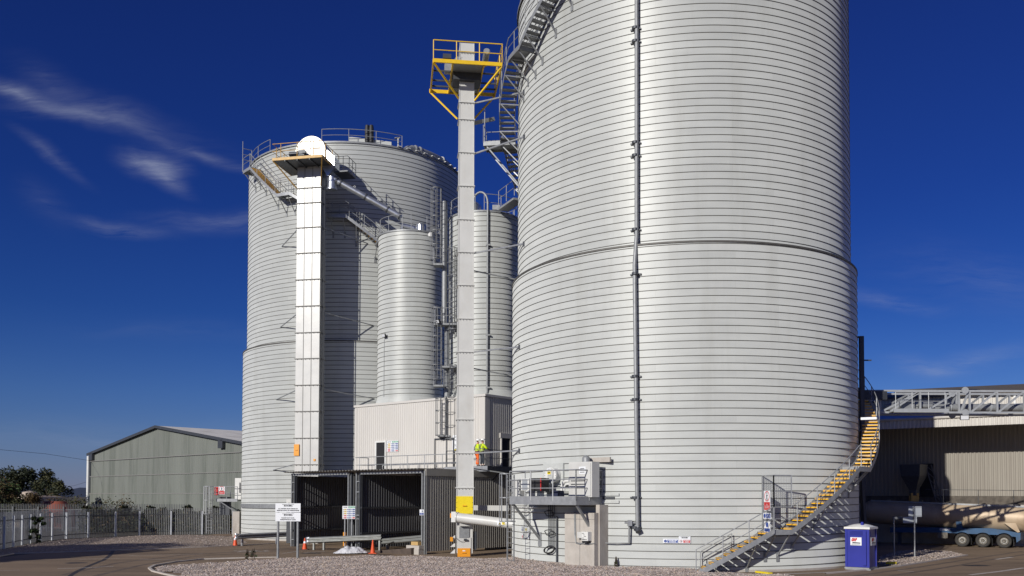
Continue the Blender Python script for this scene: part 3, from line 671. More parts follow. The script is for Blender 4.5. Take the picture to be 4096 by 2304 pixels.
# struts tying the elevator to the big silo
for yl, xr, yr, C_r in ((405, 2096, 368, R2), (608, 2098, 547, R2), (1008, 2096, 975, R2), (1405, 2078, 1387, R1), (1812, 2078, 1802, R1)):
    z = gz(yl); w_ = on_cyl(xr, yr, CB, C_r + .02); a = GX @ Vector((gc + .5, .2, z))
    mb = MB(); mb.bar(a, w_, .08); mb.build('tie_strut', M['galv'], ge)
    mb = MB(); mb.bar(w_ + Vector((0, 0, .12)), w_ - Vector((0, 0, .14)), .14, .10); mb.build('wall_plate', M['dark_steel'], ge)
    if yl > 900:
        a2 = GX @ Vector((gc + .5, .9, z - .9)); w2 = cyl_pt(CB, C_r, -R_(100), z - 1.3)
        mb = MB(); mb.bar(a2, w2, .07); mb.build('tie_strut', M['galv_dark'], ge)
a = GX @ Vector((gc + .45, .4, gz(480))); b = at(1976, 476, 56.5); mb = MB(); mb.bar(a, b, .16, .22); mb.build('tie_strut', M['galv_dark'], ge)
# screw conveyor from the boot to the silo
s0 = GX @ (f(1830, 2070) + Vector((0, -.25, 0))); s1 = at(2058, 2097, 53.6)
sc = thing('screw_conveyor', 'fat pale tube running from the elevator boot into the big silo', 'conveyor', s0)
mb = MB(); mb.tube([s0, s1], .285, 24); mb.build('tube', M['cream_steel'], sc, smooth=40)
dd = (s1 - s0).normalized(); mb = MB(); mb.tube([s0 - dd * .05, s0 + dd * .02], .33, 24); mb.build('end_flange', M['cream_steel'], sc, smooth=40)
mb = MB(); mb.box(s0 - dd * .22 + Vector((-.05, 0, .02)), (.28, .3, .62)); mb.build('end_bearing', M['white_paint'], sc)
# ------------------------------------------------------------------ stairs wound round the silos
def helix_stair(root, C, ri, w, segs, nose=True, inner_rail=False, brackets=True, RW=None, drop=1.15, th_sp=7., sm='galv'):
    ro = ri + w; pt = lambda r, th, z: cyl_pt(C, r, R_(th), z); line_o, line_i = [], []
    for sg in segs:
        if sg[0] == 'F':
            _, t0, z0, t1, z1 = sg; n = max(2, int(round(abs(z1 - z0) / .2))); k = max(3, int(abs(t1 - t0) / 2) + 1)
            for r in (ri, ro):
                mb = MB(); prev = None
                for q in range(k + 1):
                    th, z = t0 + (t1 - t0) * q / k, z0 + (z1 - z0) * q / k
                    cur = [mb.p(pt(r + o, th, z + dz)) for o, dz in ((-.006, -.20), (.006, -.20), (.006, .07), (-.006, .07))]
                    if prev:
                        for i in range(4): mb.face((prev[i], prev[(i + 1) % 4], cur[(i + 1) % 4], cur[i]))
                    else: mb.face(cur)
                    prev = cur
                mb.face(prev[::-1]); mb.build('stringer', M[sm], root)
            sgn = 1 if z1 > z0 else -1; dth = (t1 - t0) / n
            for i in range(n):
                th, z = t0 + dth * (i + .5), z0 + (z1 - z0) * (i + .5) / n
                half = abs(dth) * .62
                P = [pt(r, th + s * half, z) for r, s in ((ri + .02, -1), (ro - .02, -1), (ro - .02, 1), (ri + .02, 1))]
                mb = MB(); mb.prism([p - Vector((0, 0, .035)) for p in P], (0, 0, .035)); t = mb.build('tread', M['galv_dark'], root)
                if nose:
                    h2 = half * .98; s0 = -1 if (t1 - t0) * sgn > 0 else 1
                    P = [pt(r, th + s0 * (h2 - (0 if j else half * .62)), z) for r, j in ((ri + .05, 1), (ro - .05, 1), (ro - .05, 0), (ri + .05, 0))]
                    mb = MB(); mb.prism([p - Vector((0, 0, .085)) for p in P], (0, 0, .095)); mb.build('nosing', M['nosing'], t)
            for q in range(k + 1):
                th, z = t0 + (t1 - t0) * q / k, z0 + (z1 - z0) * q / k
                line_o.append(pt(ro, th, z + .05)); line_i.append(pt(ri + .03, th, z + .05))
            if brackets:
                m = max(1, int(abs(t1 - t0) / th_sp))
                for q in range(m):
                    f = (q + .5) / m; th, z = t0 + (t1 - t0) * f, z0 + (z1 - z0) * f - .2
                    stair_bracket(root, C, ri, ro, th, z, RW, drop)
        else:
            _, t0, t1, z = sg; k = max(2, int(abs(t1 - t0) / 2) + 1); ths = [t0 + (t1 - t0) * q / k for q in range(k + 1)]
            P = [pt(ro, th, z - .04) for th in ths] + [pt(ri, th, z - .04) for th in ths[::-1]]
            mb = MB(); mb.prism(P, (0, 0, .04)); mb.build('landing_deck', M['galv_dark'], root)
            for pts in ([pt(ro, th, z) for th in ths], [pt(ri, ths[0], z), pt(ro, ths[0], z)], [pt(ri, ths[-1], z), pt(ro, ths[-1], z)]):
                mb = MB()
                for a, b in zip(pts[:-1], pts[1:]): mb.bar(a - Vector((0, 0, .09)), b - Vector((0, 0, .09)), .012, .25)
                mb.build('landing_fascia', M[sm], root)
            line_o += [pt(ro, th, z) for th in ths]; line_i += [pt(ri + .03, th, z) for th in ths]
            if brackets:
                for th in (t0 + (t1 - t0) * .12, t0 + (t1 - t0) * .88): stair_bracket(root, C, ri, ro, th, z - .15, RW, drop)
    handrail(root, line_o, 1.08, sm, None, .024, 1.45)
    if inner_rail: handrail(root, line_i, 1.08, sm, None, .024, 1.6)
def stair_bracket(root, C, ri, ro, th, z, RW, drop):
    rw = (RW(z) if RW else ri - .1) + .02; pt = lambda r, zz: cyl_pt(C, r, R_(th), zz)
    mb = MB(); mb.bar(pt(ro - .03, z), pt(rw, z - drop), .055); mb.bar(pt(rw, z), pt(ro, z), .06); mb.build('bracket', M['galv'], root)
    mb = MB(); mb.bar(pt(rw + .01, z - drop + .22), pt(rw + .01, z - drop - .26), .16, .03, cyl_pt(C, 1, R_(th), 0) - Vector((C.x, C.y, 0))); mb.build('wall_plate', M['galv_dark'], root)
RWf = lambda z: R1 if z < ZS else R2
st = thing('spiral_staircase', 'galvanised stair with yellow step edges winding up the right flank of the big silo', 'staircase', cyl_pt(CB, 10.5, R_(20), 0))
helix_stair(st, CB, 10.06, .92, [('F', 3.9, .02, 23.5, 2.05), ('L', 23.5, 28.7, 2.05), ('F', 28.7, 2.05, 54.5, 5.12), ('L', 54.5, 62, 5.15), ('F', 62, 5.15, 95, 9.0), ('F', 95, 9.0, 126, 12.6)], True, False, True, lambda z: R1)
# short inner rail at the foot
handrail(st, [cyl_pt(CB, 10.1, R_(5.5), .25), cyl_pt(CB, 10.1, R_(14), 1.12)], .75, 'galv_dark', None, .022, 1.6, mids=(.35,))
for th, z in ((54.2, 4.9), (72.2, 7.86)):
    mb = MB(); a, b = cyl_pt(CB, 10.1, R_(th), z), cyl_pt(CB, 10.9, R_(th), z); mb.bar(a, b, .02, .13); mb.build('step_notice', M['white_sign'], st)
# mesh screen guarding the first landing
scr = thing('mesh_screen', 'square steel mesh safety screen around the first stair landing', 'screen', cyl_pt(CB, 10.5, R_(23.3), 2.05))
def mesh_panel(par, a, b, z0, z1, step=.085, fr=.05):
    a, b = Vector(a), Vector(b); a.z = b.z = 0; mb = MB(); up = Vector((0, 0, 1))
    n = int((b - a).length / step)
    for i in range(1, n): p = a.lerp(b, i / n); mb.bar(p + up * z0, p + up * z1, .009)
    n = int((z1 - z0) / step)
    for i in range(1, n): z = z0 + (z1 - z0) * i / n; mb.bar(a + up * z, b + up * z, .009)
    o = mb.build('wire_mesh', M['galv'], par)
    mb = MB()
    for p in (a, b): mb.bar(p + up * z0, p + up * z1, fr)
    for z in (z0, (z0 + z1) / 2, z1): mb.bar(a + up * z, b + up * z, fr)
    mb.build('frame', M['galv'], par)
w0, w1, w2 = cyl_pt(CB, 9.95, R_(23.3), 0), cyl_pt(CB, 11.05, R_(23.3), 0), cyl_pt(CB, 11.05, R_(28.2), 0)
mesh_panel(scr, w0, w1, 1.9, 4.65); mesh_panel(scr, w1, w2, 3.15, 4.65)
def notice(name, label, X, w, h, parts, cat='sign', group=None, t=.012, par=None):
    """flat sign board in the frame X (x right, y up, z out) with printed fields: (kind, x, y, w, h, ink, text)"""
    mb = MB(X); mb.box((0, 0, 0), (w, h, t)); o = mb.build(name, M['white_sign'], par)
    if par is None: tag(o, label, cat, group)
    byink = {}
    for pr in parts:
        kind, x, y, a, b, ink = pr[:6]; mb = byink.setdefault(ink, MB(X)); z = t / 2 + .003
        if kind == 'rect': mb.poly([(x - a / 2, y - b / 2, z), (x + a / 2, y - b / 2, z), (x + a / 2, y + b / 2, z), (x - a / 2, y + b / 2, z)])
        elif kind == 'disc': mb.poly([(x + a / 2 * math.cos(q * math.pi / 10), y + b / 2 * math.sin(q * math.pi / 10), z) for q in range(20)])
        elif kind == 'tri': mb.poly([(x - a / 2, y - b / 2, z), (x + a / 2, y - b / 2, z), (x, y + b / 2, z)])
        elif kind == 'ring':
            for q in range(24):
                p, r = q * math.pi / 12, (q + 1) * math.pi / 12
                mb.poly([(x + a / 2 * math.cos(p) * k_, y + b / 2 * math.sin(p) * k_, z) if i < 2 else (x + a / 2 * math.cos(r) * k_, y + b / 2 * math.sin(r) * k_, z) for i, k_ in enumerate((.82, 1)) ] + [(x + a / 2 * math.cos(r), y + b / 2 * math.sin(r), z), (x + a / 2 * math.cos(r) * .82, y + b / 2 * math.sin(r) * .82, z)])
        elif kind == 'bar':
            mb.v += [X @ Vector(q) for q in ()]
            mb.bar((x - a / 2, y - b / 2, z), (x + a / 2, y + b / 2, z), .02, .002, (0, 0, 1))
        elif kind == 'man':
            mb.poly([(x + a * .10 * math.cos(q * math.pi / 6), y + b * .36 + b * .10 * math.sin(q * math.pi / 6), z) for q in range(12)])
            for (p, r, wd) in (((0, .22), (-.02, -.05), .16), ((-.02, -.05), (-.16, -.45), .10), ((-.02, -.05), (.16, -.45), .10), ((0, .2), (-.22, -.02), .07), ((0, .2), (.22, .02), .07)):
                d = Vector((r[0] - p[0], r[1] - p[1], 0)).normalized(); s = Vector((-d.y, d.x, 0)) * wd / 2
                P, Q = Vector((p[0], p[1], 0)), Vector((r[0], r[1], 0))
                mb.poly([(x + a * v.x, y + b * v.y, z) for v in (P - s, Q - s, Q + s, P + s)])
        elif kind == 'text': textmesh(mb, pr[6], X @ Matrix.Translation((x, y, z + .003)), b, pr[7] if len(pr) > 7 else 0., a if a else None)
    for ink, mb in byink.items(): mb.build('print', M[ink], o, recalc=False)
    return o
STRIPE = lambda x, y, w, h, n, ink='white_sign': [('rect', x, y + h * (i - (n - 1) / 2), w, h * .55, ink) for i in range(n)]
def no_entry(X, w=.32, h=.85):
    return [('ring', 0, h * .22, w * .8, w * .8, 'red_ink'), ('man', 0, h * .22, w * .62, w * .66, 'ink'), ('rect', 0, -h * .27, w * .92, h * .40, 'red_ink'), ('text', 0, -h * .20, 0, h * .09, 'white_sign', 'No'), ('text', w * .7, -h * .28, w * .7, h * .08, 'white_sign', 'UNAUTHORISED'), ('text', 0, -h * .36, w * .6, h * .08, 'white_sign', 'ENTRY')]
nx = (w1 - w0).normalized(); nn = Vector((nx.y, -nx.x, 0))
if nn.dot(-w0) < 0: nn = -nn
sgc = lambda z, o=.5: Vector((w0.x, w0.y, 0)).lerp(Vector((w1.x, w1.y, 0)), o) + nn * .05 + Vector((0, 0, z))
X = facing(sgc(3.45), nn); pr = no_entry(X, .62, .95); pr = [p if p[0] != 'text' or p[1] == 0 else (p[0], 0, *p[2:]) for p in pr]
notice('warning_sign', 'white and red no entry sign with a walking figure on the stair screen', X, .62, .95, pr)
X = facing(sgc(2.72), nn); notice('notice_board', 'small blue and white notice under the no entry sign on the stair screen', X, .74, .28, [('disc', -.24, 0, .2, .22, 'blue_ink'), ('rect', .11, 0, .46, .22, 'blue_ink')] + [('text', .11, .04, .34, .07, 'white_sign', 'CAUTION'), ('text', .11, -.05, .4, .06, 'white_sign', 'MIND YOUR STEP')])
X = facing(sgc(2.2), nn); notice('notice_board', 'lowest blue and white safety sign on the stair screen', X, .6, .52, [('disc', 0, .10, .26, .26, 'blue_ink'), ('rect', 0, -.15, .54, .16, 'blue_ink')] + STRIPE(0, -.15, .44, .06, 2))
su = thing('spiral_staircase', 'galvanised stair clinging to the upper left edge of the big silo', 'staircase', cyl_pt(CB, 10.2, R_(-80), 24))
helix_stair(su, CB, 9.78, .92, [('F', -116, 22.0, -93, 25.2), ('L', -93, -85, 25.2), ('F', -85, 25.2, -61, 28.25), ('L', -61, -53, 28.25), ('F', -53, 28.25, -24, 32.2)], False, True, True, lambda z: R2, sm='galv_dark')
P = [cyl_pt(CB, r, R_(th), 25.14) for r, th in ((9.8, -92), (11.75, -91), (11.75, -85.5), (9.8, -85))]
mb = MB(); mb.prism(P, (0, 0, .05)); mb.build('landing_deck', M['galv_dark'], su)
for a, b in zip(P[:-1], P[1:]):
    mb = MB(); mb.bar(a, b, .02, .26); mb.build('landing_fascia', M['galv_dark'], su)
handrail(su, [p + Vector((0, 0, .05)) for p in P[:3]], 1.1, 'galv_dark', None, .024, 1.0)
for th in (-91, -86):
    mb = MB(); mb.bar(cyl_pt(CB, 11.6, R_(th), 25.05), cyl_pt(CB, R2 + .03, R_(th), 22.6), .07); mb.build('bracket', M['galv_dark'], su)
mb = MB(); p = cyl_pt(CB, 11.75, R_(-88), 25.15); mb.tube([p, p + Vector((0, 0, 2.3))], .03, 6); mb.build('post', M['galv'], su)
sl = thing('spiral_staircase', 'galvanised stair with landings winding round the top of the left silo', 'staircase', cyl_pt(CL, 10.2, R_(-36), 28))
helix_stair(sl, CL, 9.75, .92, [('L', -64, -56.5, 31.0), ('F', -56.5, 31.0, -37.5, 28.0), ('L', -37.5, -31, 28.0), ('F', -31, 28.0, -12.5, 25.95), ('L', -12.5, -5.2, 25.95), ('F', -5.2, 25.95, 22, 22.3)], True, True, True, lambda z: R2)
gs = thing('access_gate', 'tall railed gate frame at the outer corner of the left silo stair', 'gate', cyl_pt(CL, 10.6, R_(-64), 31))
for r, h in ((10.67, 2.6), (9.9, 2.0)):
    mb = MB(); p = cyl_pt(CL, r, R_(-64.5), 31.0); mb.tube([p, p + Vector((0, 0, h))], .03, 6); mb.build('post', M['galv'], gs)
for z in (1.05, 1.5, 2.0):
    mb = MB(); mb.tube([cyl_pt(CL, 9.9, R_(-64.5), 31 + z), cyl_pt(CL, 10.67, R_(-64.5), 31 + z)], .024, 6); mb.build('bar', M['galv'], gs)
# ------------------------------------------------------------------ things on the roofs
def ring(C, r, t0, t1, z, n=24): return [cyl_pt(C, r, R_(t0 + (t1 - t0) * q / n), z) for q in range(n + 1)]
for par, C in ((left, CL), (big, CB)):
    handrail(par, ring(C, R2 - .1, -125, -50, ZT + .1, 14), 1.05, 'galv', None, .026, 2.2)
    handrail(par, ring(C, R2 - .1, -18, 22, ZT + .1, 12), 1.05, 'galv', None, .026, 2.0)
mb = MB(); p = cyl_pt(CL, R2 - 1.2, R_(6), ZT + .1); mb.prism([p + Vector(q) for q in ((-1.6, -.5, 0), (1.9, -.5, 0), (1.9, -.5, .35), (-1.3, -.5, .75), (-1.6, -.5, .75))], (0, 1.2, 0)); mb.build('roof_hatch_box', M['silo'], left)
p = cyl_pt(CL, R2 - .5, R_(5.5), ZT + .3)
for s in (-.17, .17):
    mb = MB(); mb.lathe([(.01, 0), (.17, .03), (.2, .3), (.2, 1.1), (.16, 1.42), (.01, 1.5)], (p.x + s, p.y, p.z), 14); mb.build('roof_vent', M['rubber'], left, smooth=50)
mb = MB(); pp = ring(CL, R2 - .55, 24, 66, ZT + .55, 16); pp[0].z -= .45; pp[1].z -= .15; pp[-1].z -= .6; mb.tube(pp, .22, 12); mb.build('roof_pipe', M['galv'], left, smooth=50)
for th in (31, 34, 52):
    a, b = ring(CL, R2 - .55, th, th + .8, ZT + .55, 1); mb = MB(); mb.tube([a, b], .30, 14); mb.build('pipe_flange', M['galv'], left, smooth=40)
for th in range(20, 66, 5):
    a = cyl_pt(CL, R2 - .9, R_(th), ZT + .12); b = cyl_pt(CL, R2 + .22, R_(th), ZT + .12); mb = MB(); mb.bar(a, b, .3, .05); mb.build('pipe_support', M['white_paint'], left)
mb = MB(); p = cyl_pt(CL, R2 - .3, R_(20.5), ZT); mb.tube([p, p + Vector((0, 0, 1.0))], .07, 8); mb.tube([p + Vector((-.3, 0, .95)), p + Vector((.15, 0, 1.02))], .08, 8); mb.build('roof_lamp', M['galv'], left)
# down pipe on the face of the big silo
dp = thing('down_pipe', 'long grey steel pipe clamped down the face of the big silo', 'pipe', cyl_pt(CB, 10.2, R_(-7), 1))
tp_ = on_cyl(2537, 900, CB, 10.2); thp = math.degrees(theta(CB, tp_)); tq = on_cyl(2548, 2120, CB, 10.2); thq = math.degrees(theta(CB, tq))
mb = MB(); o1, o2 = .20, .16
mb.tube([cyl_pt(CB, R2 + .2, R_(thp + .2), 32), cyl_pt(CB, R2 + .2, R_(thp), ZS + .45), cyl_pt(CB, R1 + .2, R_(thp - .1), ZS - 1.1), cyl_pt(CB, R1 + .2, R_(thq), tq.z)], .10, 14)
mb.build('pipe', M['galv_dark'], dp, smooth=50)
for y in (112, 165, 570, 622, 918, 1095, 1505, 1598, 1990, 2110):
    c = on_cyl(2540, y, CB, (R2 if y < 940 else R1) + .2); th = theta(CB, c); r = (R2 if c.z > ZS else R1)
    mb = MB(); mb.bar(cyl_pt(CB, r + .05, th - .028, c.z), cyl_pt(CB, r + .05, th + .028, c.z), .09, .07); mb.tube([cyl_pt(CB, r + .2, th, c.z - .06), cyl_pt(CB, r + .2, th, c.z + .06)], .16, 12); mb.build('clamp', M['dark_steel'], dp)
q = cyl_pt(CB, R1 + .2, R_(thq), tq.z)
mb = MB(); mb.tube([q + Vector((0, 0, .05)), q - Vector((-.03, .12, .10))], .135, 14); mb.build('pipe_cap', M['dark_steel'], dp, smooth=40)
mb = MB(); c = on_cyl(2519, 2092, CB, R1 + .22); mb.box(c, (.2, .22, .28)); mb.tube([c + Vector((-.25, 0, .02)), c + Vector((.3, 0, 0))], .05, 8); mb.build('valve_actuator', M['galv'], dp)
mb = MB(); c2 = on_cyl(2516, 2172, CB, R1 + .2); c3 = on_cyl(2405, 2172, CB, R1 + .18); mid = on_cyl(2460, 2173, CB, R1 + .2); mb.tube([c - Vector((.03, 0, .1)), c2], .045, 8); mb.tube([c2, mid, c3], .03, 6); mb.build('conduit', M['galv_dark'], dp)
# column and outrigger on the far right flank
cm = thing('steel_column', 'dark steel column standing up past the right flank of the big silo', 'column', cyl_pt(CB, 10.3, R_(88), 0))
p = cyl_pt(CB, 10.12, R_(84), 0); zt = at(3434, 1345, p.y).z
mb = MB(); mb.bar((p.x, p.y, 0), (p.x, p.y, zt), .22); mb.build('post', M['dark_steel'], cm)
z = at(3434, 1441, p.y).z; mb = MB(); mb.bar((p.x, p.y, z), (p.x + .55, p.y, z), .07); mb.build('arm', M['dark_steel'], cm)
mb = MB(); mb.bar((p.x - .3, p.y, zt - .05), (p.x, p.y, zt - .05), .1); mb.build('arm', M['dark_steel'], cm)
mb = MB(); mb.bar((p.x + .15, p.y - .2, 0), (p.x - .2, p.y - .4, 5.2), .14); mb.build('brace', M['dark_steel'], cm)
# ------------------------------------------------------------------ tops of the day bins
for par, C in ((bin_l, BL), (bin_r, BR)):
    handrail(par, ring(C, BIN_R - .06, 0, 345, BZ1 + .08, 32), 1.15, 'galv', None, .026, 1.3)
c = Vector((BL.x + .9, BL.y - 1.1, BZ1 + .15))
flt = thing('bin_filter', 'shiny round filter housing on the roof of the bin beside the white tower', 'filter', c)
mb = MB(); mb.lathe([(.01, 0), (.42, 0), (.42, .55), (.46, .56), (.46, .62), (.3, .74), (.01, .78)], c, 24); mb.build('housing', M['zinc'], flt, smooth=35)
mb = MB(); mb.tube([Vector((c.x - 1.5, c.y - .1, BZ1 + .1)), Vector((c.x - 1.45, c.y - .1, BZ1 + .75)), c + Vector((-.3, 0, .35))], .22, 12); mb.build('inlet_bend', M['zinc'], flt, smooth=40)
mb = MB(); mb.box(c + Vector((.85, .1, .3)), (.4, .4, .6)); mb.build('control_box', M['dark_steel'], flt)
c = at(1880, 815, BR.y - .8); c.z = BZ1 + .15
flt = thing('bin_filter', 'domed filter housing behind the rail of the bin with the arched pipe', 'filter', c)
mb = MB(); mb.lathe([(.01, 0), (.85, 0), (.85, .7), (.6, .95), (.01, 1.05)], c, 24); mb.build('housing', M['zinc'], flt, smooth=35)
mb = MB(); mb.box(c + Vector((1.9, .2, .45)), (.55, .4, .8)); mb.build('control_box', M['galv'], flt)
# arched vent pipe on the right bin
av = thing('vent_pipe', 'thin arched pipe running down the face of the bin behind the grey elevator', 'pipe', BR)
f_ = lambda x, y: on_cyl(x, y, BR, BIN_R + .12)
q = f_(1951, 835); th = theta(BR, q); zt = at(1951, 812, q.y).z
arc = [cyl_pt(BR, BIN_R + .12, th, f_(1952, 1572).z), cyl_pt(BR, BIN_R + .12, th, zt)]
for k in range(1, 11):
    a = math.pi * k / 10; arc.append(cyl_pt(BR, BIN_R + .12, th, zt + .85 * math.sin(a)) + Vector((-1.0 * (1 - math.cos(a)) * .55, .25 * (1 - math.cos(a)), 0)))
arc.append(arc[-1] + Vector((0, 0, -.9)))
mb = MB(); mb.tube(arc, .075, 10); mb.build('pipe', M['galv_dark'], av, smooth=60)
for y in (980, 1340, 1550):
    p = f_(1952, y); mb = MB(); mb.box(p, (.3, .16, .10)); mb.build('clamp', M['galv_dark'], av)
# railed link bridge behind the right bin
lk = thing('link_walkway', 'railed walkway joining the bin top to the big silo', 'walkway', (0.4, 64, BZ1))
a, b = at(2012, 842, 64.2), at(2075, 842, 61.8); a.z = b.z = BZ1 + .1
mb = MB(); mb.bar(a, b, .8, .14); mb.build('deck', M['galv'], lk)
off = Vector((-.3, -.45, .1)); handrail(lk, [a + off, b + off], 1.1, 'galv', None, .026, 1.2)
# lamps on the bins
def floodlight(label, P, d, par=None, w=.36, h=.26):
    t = thing('floodlight', label, 'floodlight', P, 0, 'floodlights'); X = facing(P, d)
    mb = MB(X); mb.box((0, 0, -.05), (w, h, .10)); mb.build('case', M['rubber'], t)
    mb = MB(X); mb.box((0, 0, .012), (w * .84, h * .78, .02)); mb.build('lens', M['lamp_glass'], t)
    mb = MB(X); mb.box((0, -h * .3, -.2), (.06, .06, .25)); mb.build('arm', M['dark_steel'], t)
    return t
p = on_cyl(1534, 1342, BL, BIN_R + .28); floodlight('small floodlight on the face of the bin nearer the white tower', p, (-.6, -.7, -.25))
p = on_cyl(1537, 1358, BL, BIN_R + .02); q_ = thing('conduit', 'thin vertical conduit below the bin floodlight', 'conduit', p); mb = MB(); mb.tube([p, Vector((p.x, p.y, BZ0 + .4))], .02, 5); mb.build('pipe', M['galv'], q_)
# bracket lug and small details
for x, y in ((1720, 938),):
    p = on_cyl(x, y, BL, BIN_R + .05); mb = MB(); mb.box(p, (.3, .1, .3)); tag(mb.build('lifting_lug', M['white_paint']), 'small white lifting lug near the top right edge of the left bin', 'lug')
# ------------------------------------------------------------------ staggered caged ladders between the bins
ld = thing('caged_ladder', 'tall run of caged ladders with landings between the two bins', 'ladder', at(1790, 1880, 63.9))
LY = 64.6
lz = lambda y: at(1790, y, LY).z
lx = lambda x, y: at(x, y, LY)
for x, y0, y1, c0, c1, ang in ((1753, 1062, 757, 1040, 760, -30), (1806, 1335, 985, 1320, 1000, 35), (1755, 1545, 1225, 1520, 1235, -30), (1808, 1600, 1455, 1590, 1465, 35), (1772, 1760, 1585, 1742, 1595, -30), (1797, 1886, 1590, 1755, 1600, 35)):
    p = lx(x, y0); X = frame((p.x, p.y, 0), R_(ang)); ladder(ld, X, lz(y0), lz(y1), .48, (lz(c0), lz(c1)), 'ladder')
for x0, x1, y in ((1735, 1772, 1062), (1738, 1830, 1300), (1735, 1775, 1545), (1770, 1826, 1470), (1752, 1800, 1745)):
    a, b = lx(x0, y), lx(x1, y); mb = MB(); mb.box((a + b) / 2, (b.x - a.x, .8, .12)); mb.build('landing', M['galv_dark'], ld)
    if y not in (1745, 1470): handrail(ld, [a + Vector((0, .3, .05)), a + Vector((0, -.4, .05)), b + Vector((0, -.4, .05))], 1.1, 'galv', None, .022, .8)
p0, p1 = lx(1776, 1292), lx(1778, 800); mb = MB(); mb.tube([p0 + Vector((0, .35, 0)), p1 + Vector((0, .35, 0))], .19, 14); mb.build('riser_pipe', M['galv_dark'], ld, smooth=50)
p0, p1 = lx(1786, 1590), lx(1787, 1300); mb = MB(); mb.tube([p0 + Vector((0, .45, 0)), p1 + Vector((0, .45, 0))], .19, 14); mb.build('riser_pipe', M['galv_dark'], ld, smooth=50)
p = lx(1752, 1293); floodlight('floodlight clamped to the ladder landing beside the grey elevator', p + Vector((0, -.6, 0)), (-.55, -.7, -.4))
# ------------------------------------------------------------------ walkway on the shed roof and the side balcony
rp = lambda x, y, yl=-1.35: onplane(BX, yl)(x, y)
wl = thing('roof_walkway', 'galvanised guard rail along the shed roof in front of the pale building', 'railing', BX @ Vector((-8, -1.35, DECK)))
xa, xb = rp(1422, 1850).x, rp(1842, 1850).x
handrail(wl, [(xa, -.1, DECK + .05), (xa, -1.35, DECK + .05), (xb, -1.35, DECK + .05)], 1.12, 'galv', BX, .028, 1.6)
handrail(wl, [(xa + 2.3, -.75, DECK + .05), (xb, -.75, DECK + .05)], .5, 'galv', BX, .03, .9, mids=())
bal = thing('side_balcony', 'dark steel balcony round the corner of the pale building', 'balcony', BX @ Vector((.7, 2, DECK)))
BZ = 5.62; mb = MB(BX); mb.prism([(-2.4, -1.4, BZ - .08), (1.45, -1.4, BZ - .08), (1.45, 8.5, BZ - .08), (.08, 8.5, BZ - .08), (.08, -.06, BZ - .08), (-2.4, -.06, BZ - .08)], (0, 0, .08)); mb.build('deck', M['galv_dark'], bal)
mb = MB(BX); mb.box((1.46, 3.55, BZ - .16), (.03, 9.9, .36)); mb.build('fascia', M['dark_steel'], bal)
mb = MB(BX); mb.box((-.47, -1.42, BZ - .16), (3.86, .03, .36)); mb.build('fascia', M['galv'], bal)
handrail(bal, [(-2.3, -1.38, BZ), (1.4, -1.38, BZ), (1.4, 8.4, BZ)], 1.1, 'dark_steel', BX, .026, 1.5)
for y in (0, 2.5, 5):
    mb = MB(BX); mb.bar((.05, y, BZ - 1.5), (1.4, y, BZ - .3), .08); mb.build('bracket', M['dark_steel'], bal)
# ------------------------------------------------------------------ equipment platform on the big silo
QT = R_(-36); _d = cyl_pt(CB, 1, QT, 0) - Vector((CB.x, CB.y, 0))
QO = cyl_pt(CB, R1, QT, 0); QX = frame(QO, math.atan2(-_d.x, _d.y) - math.pi) if False else None
_t = Vector((-_d.y, _d.x, 0)); QX = frame(QO, math.atan2(_t.y, _t.x))
if (QX.to_3x3() @ Vector((0, 1, 0))).dot(_d) > 0: QX = frame(QO, math.atan2(-_t.y, -_t.x))
wall_y = lambda x: R1 - math.sqrt(R1 * R1 - x * x)
Q = lambda x, y, yl: onplane(QX, yl)(x, y)
FZ = 3.42
ep = thing('service_platform', 'galvanised railed service platform bolted to the foot of the big silo', 'platform', QO + Vector((0, 0, FZ)), 0)
L0, L1 = -2.33, 2.33; FY = -1.72
mb = MB(QX); xs = [L0 + (L1 - L0) * q / 8 for q in range(9)]
mb.prism([(L0, FY, FZ - .06), (L1, FY, FZ - .06)] + [(x, wall_y(x) - .03, FZ - .06) for x in xs[::-1]], (0, 0, .06)); mb.build('deck', M['galv_dark'], ep)
for a, b in (((L0, FY), (L1, FY)), ((L1, FY), (L1, .2)), ((L0, FY), (L0, .2))):
    mb = MB(QX); mb.bar((*a, FZ + .0), (*b, FZ + .0), .03, .42); mb.build('toe_board', M['galv'], ep)
handrail(ep, [(L0, FY, FZ), (L1, FY, FZ)], 1.5, 'galv', QX, .035, 1.55, mids=(.62, 1.05)); handrail(ep, [(L1, FY, FZ), (L1, .2, FZ)], 1.5, 'galv', QX, .035, .9, mids=(.62, 1.05))
handrail(ep, [(L0, -.6, FZ), (L0, FY, FZ)], 1.5, 'galv', QX, .035, .9, mids=(.62, 1.05))
for x in (L0 + .1, L1 - .1):
    mb = MB(QX); mb.bar((x, FY + .1, FZ - .15), (x + (.25 if x < 0 else -.1), wall_y(x) - .06, 1.35), .11); mb.build('brace', M['galv_dark'], ep)
    mb = MB(QX); mb.box((x + (.25 if x < 0 else -.1), wall_y(x) - .04, 1.35), (.28, .10, .75)); mb.build('wall_plate', M['galv_dark'], ep)
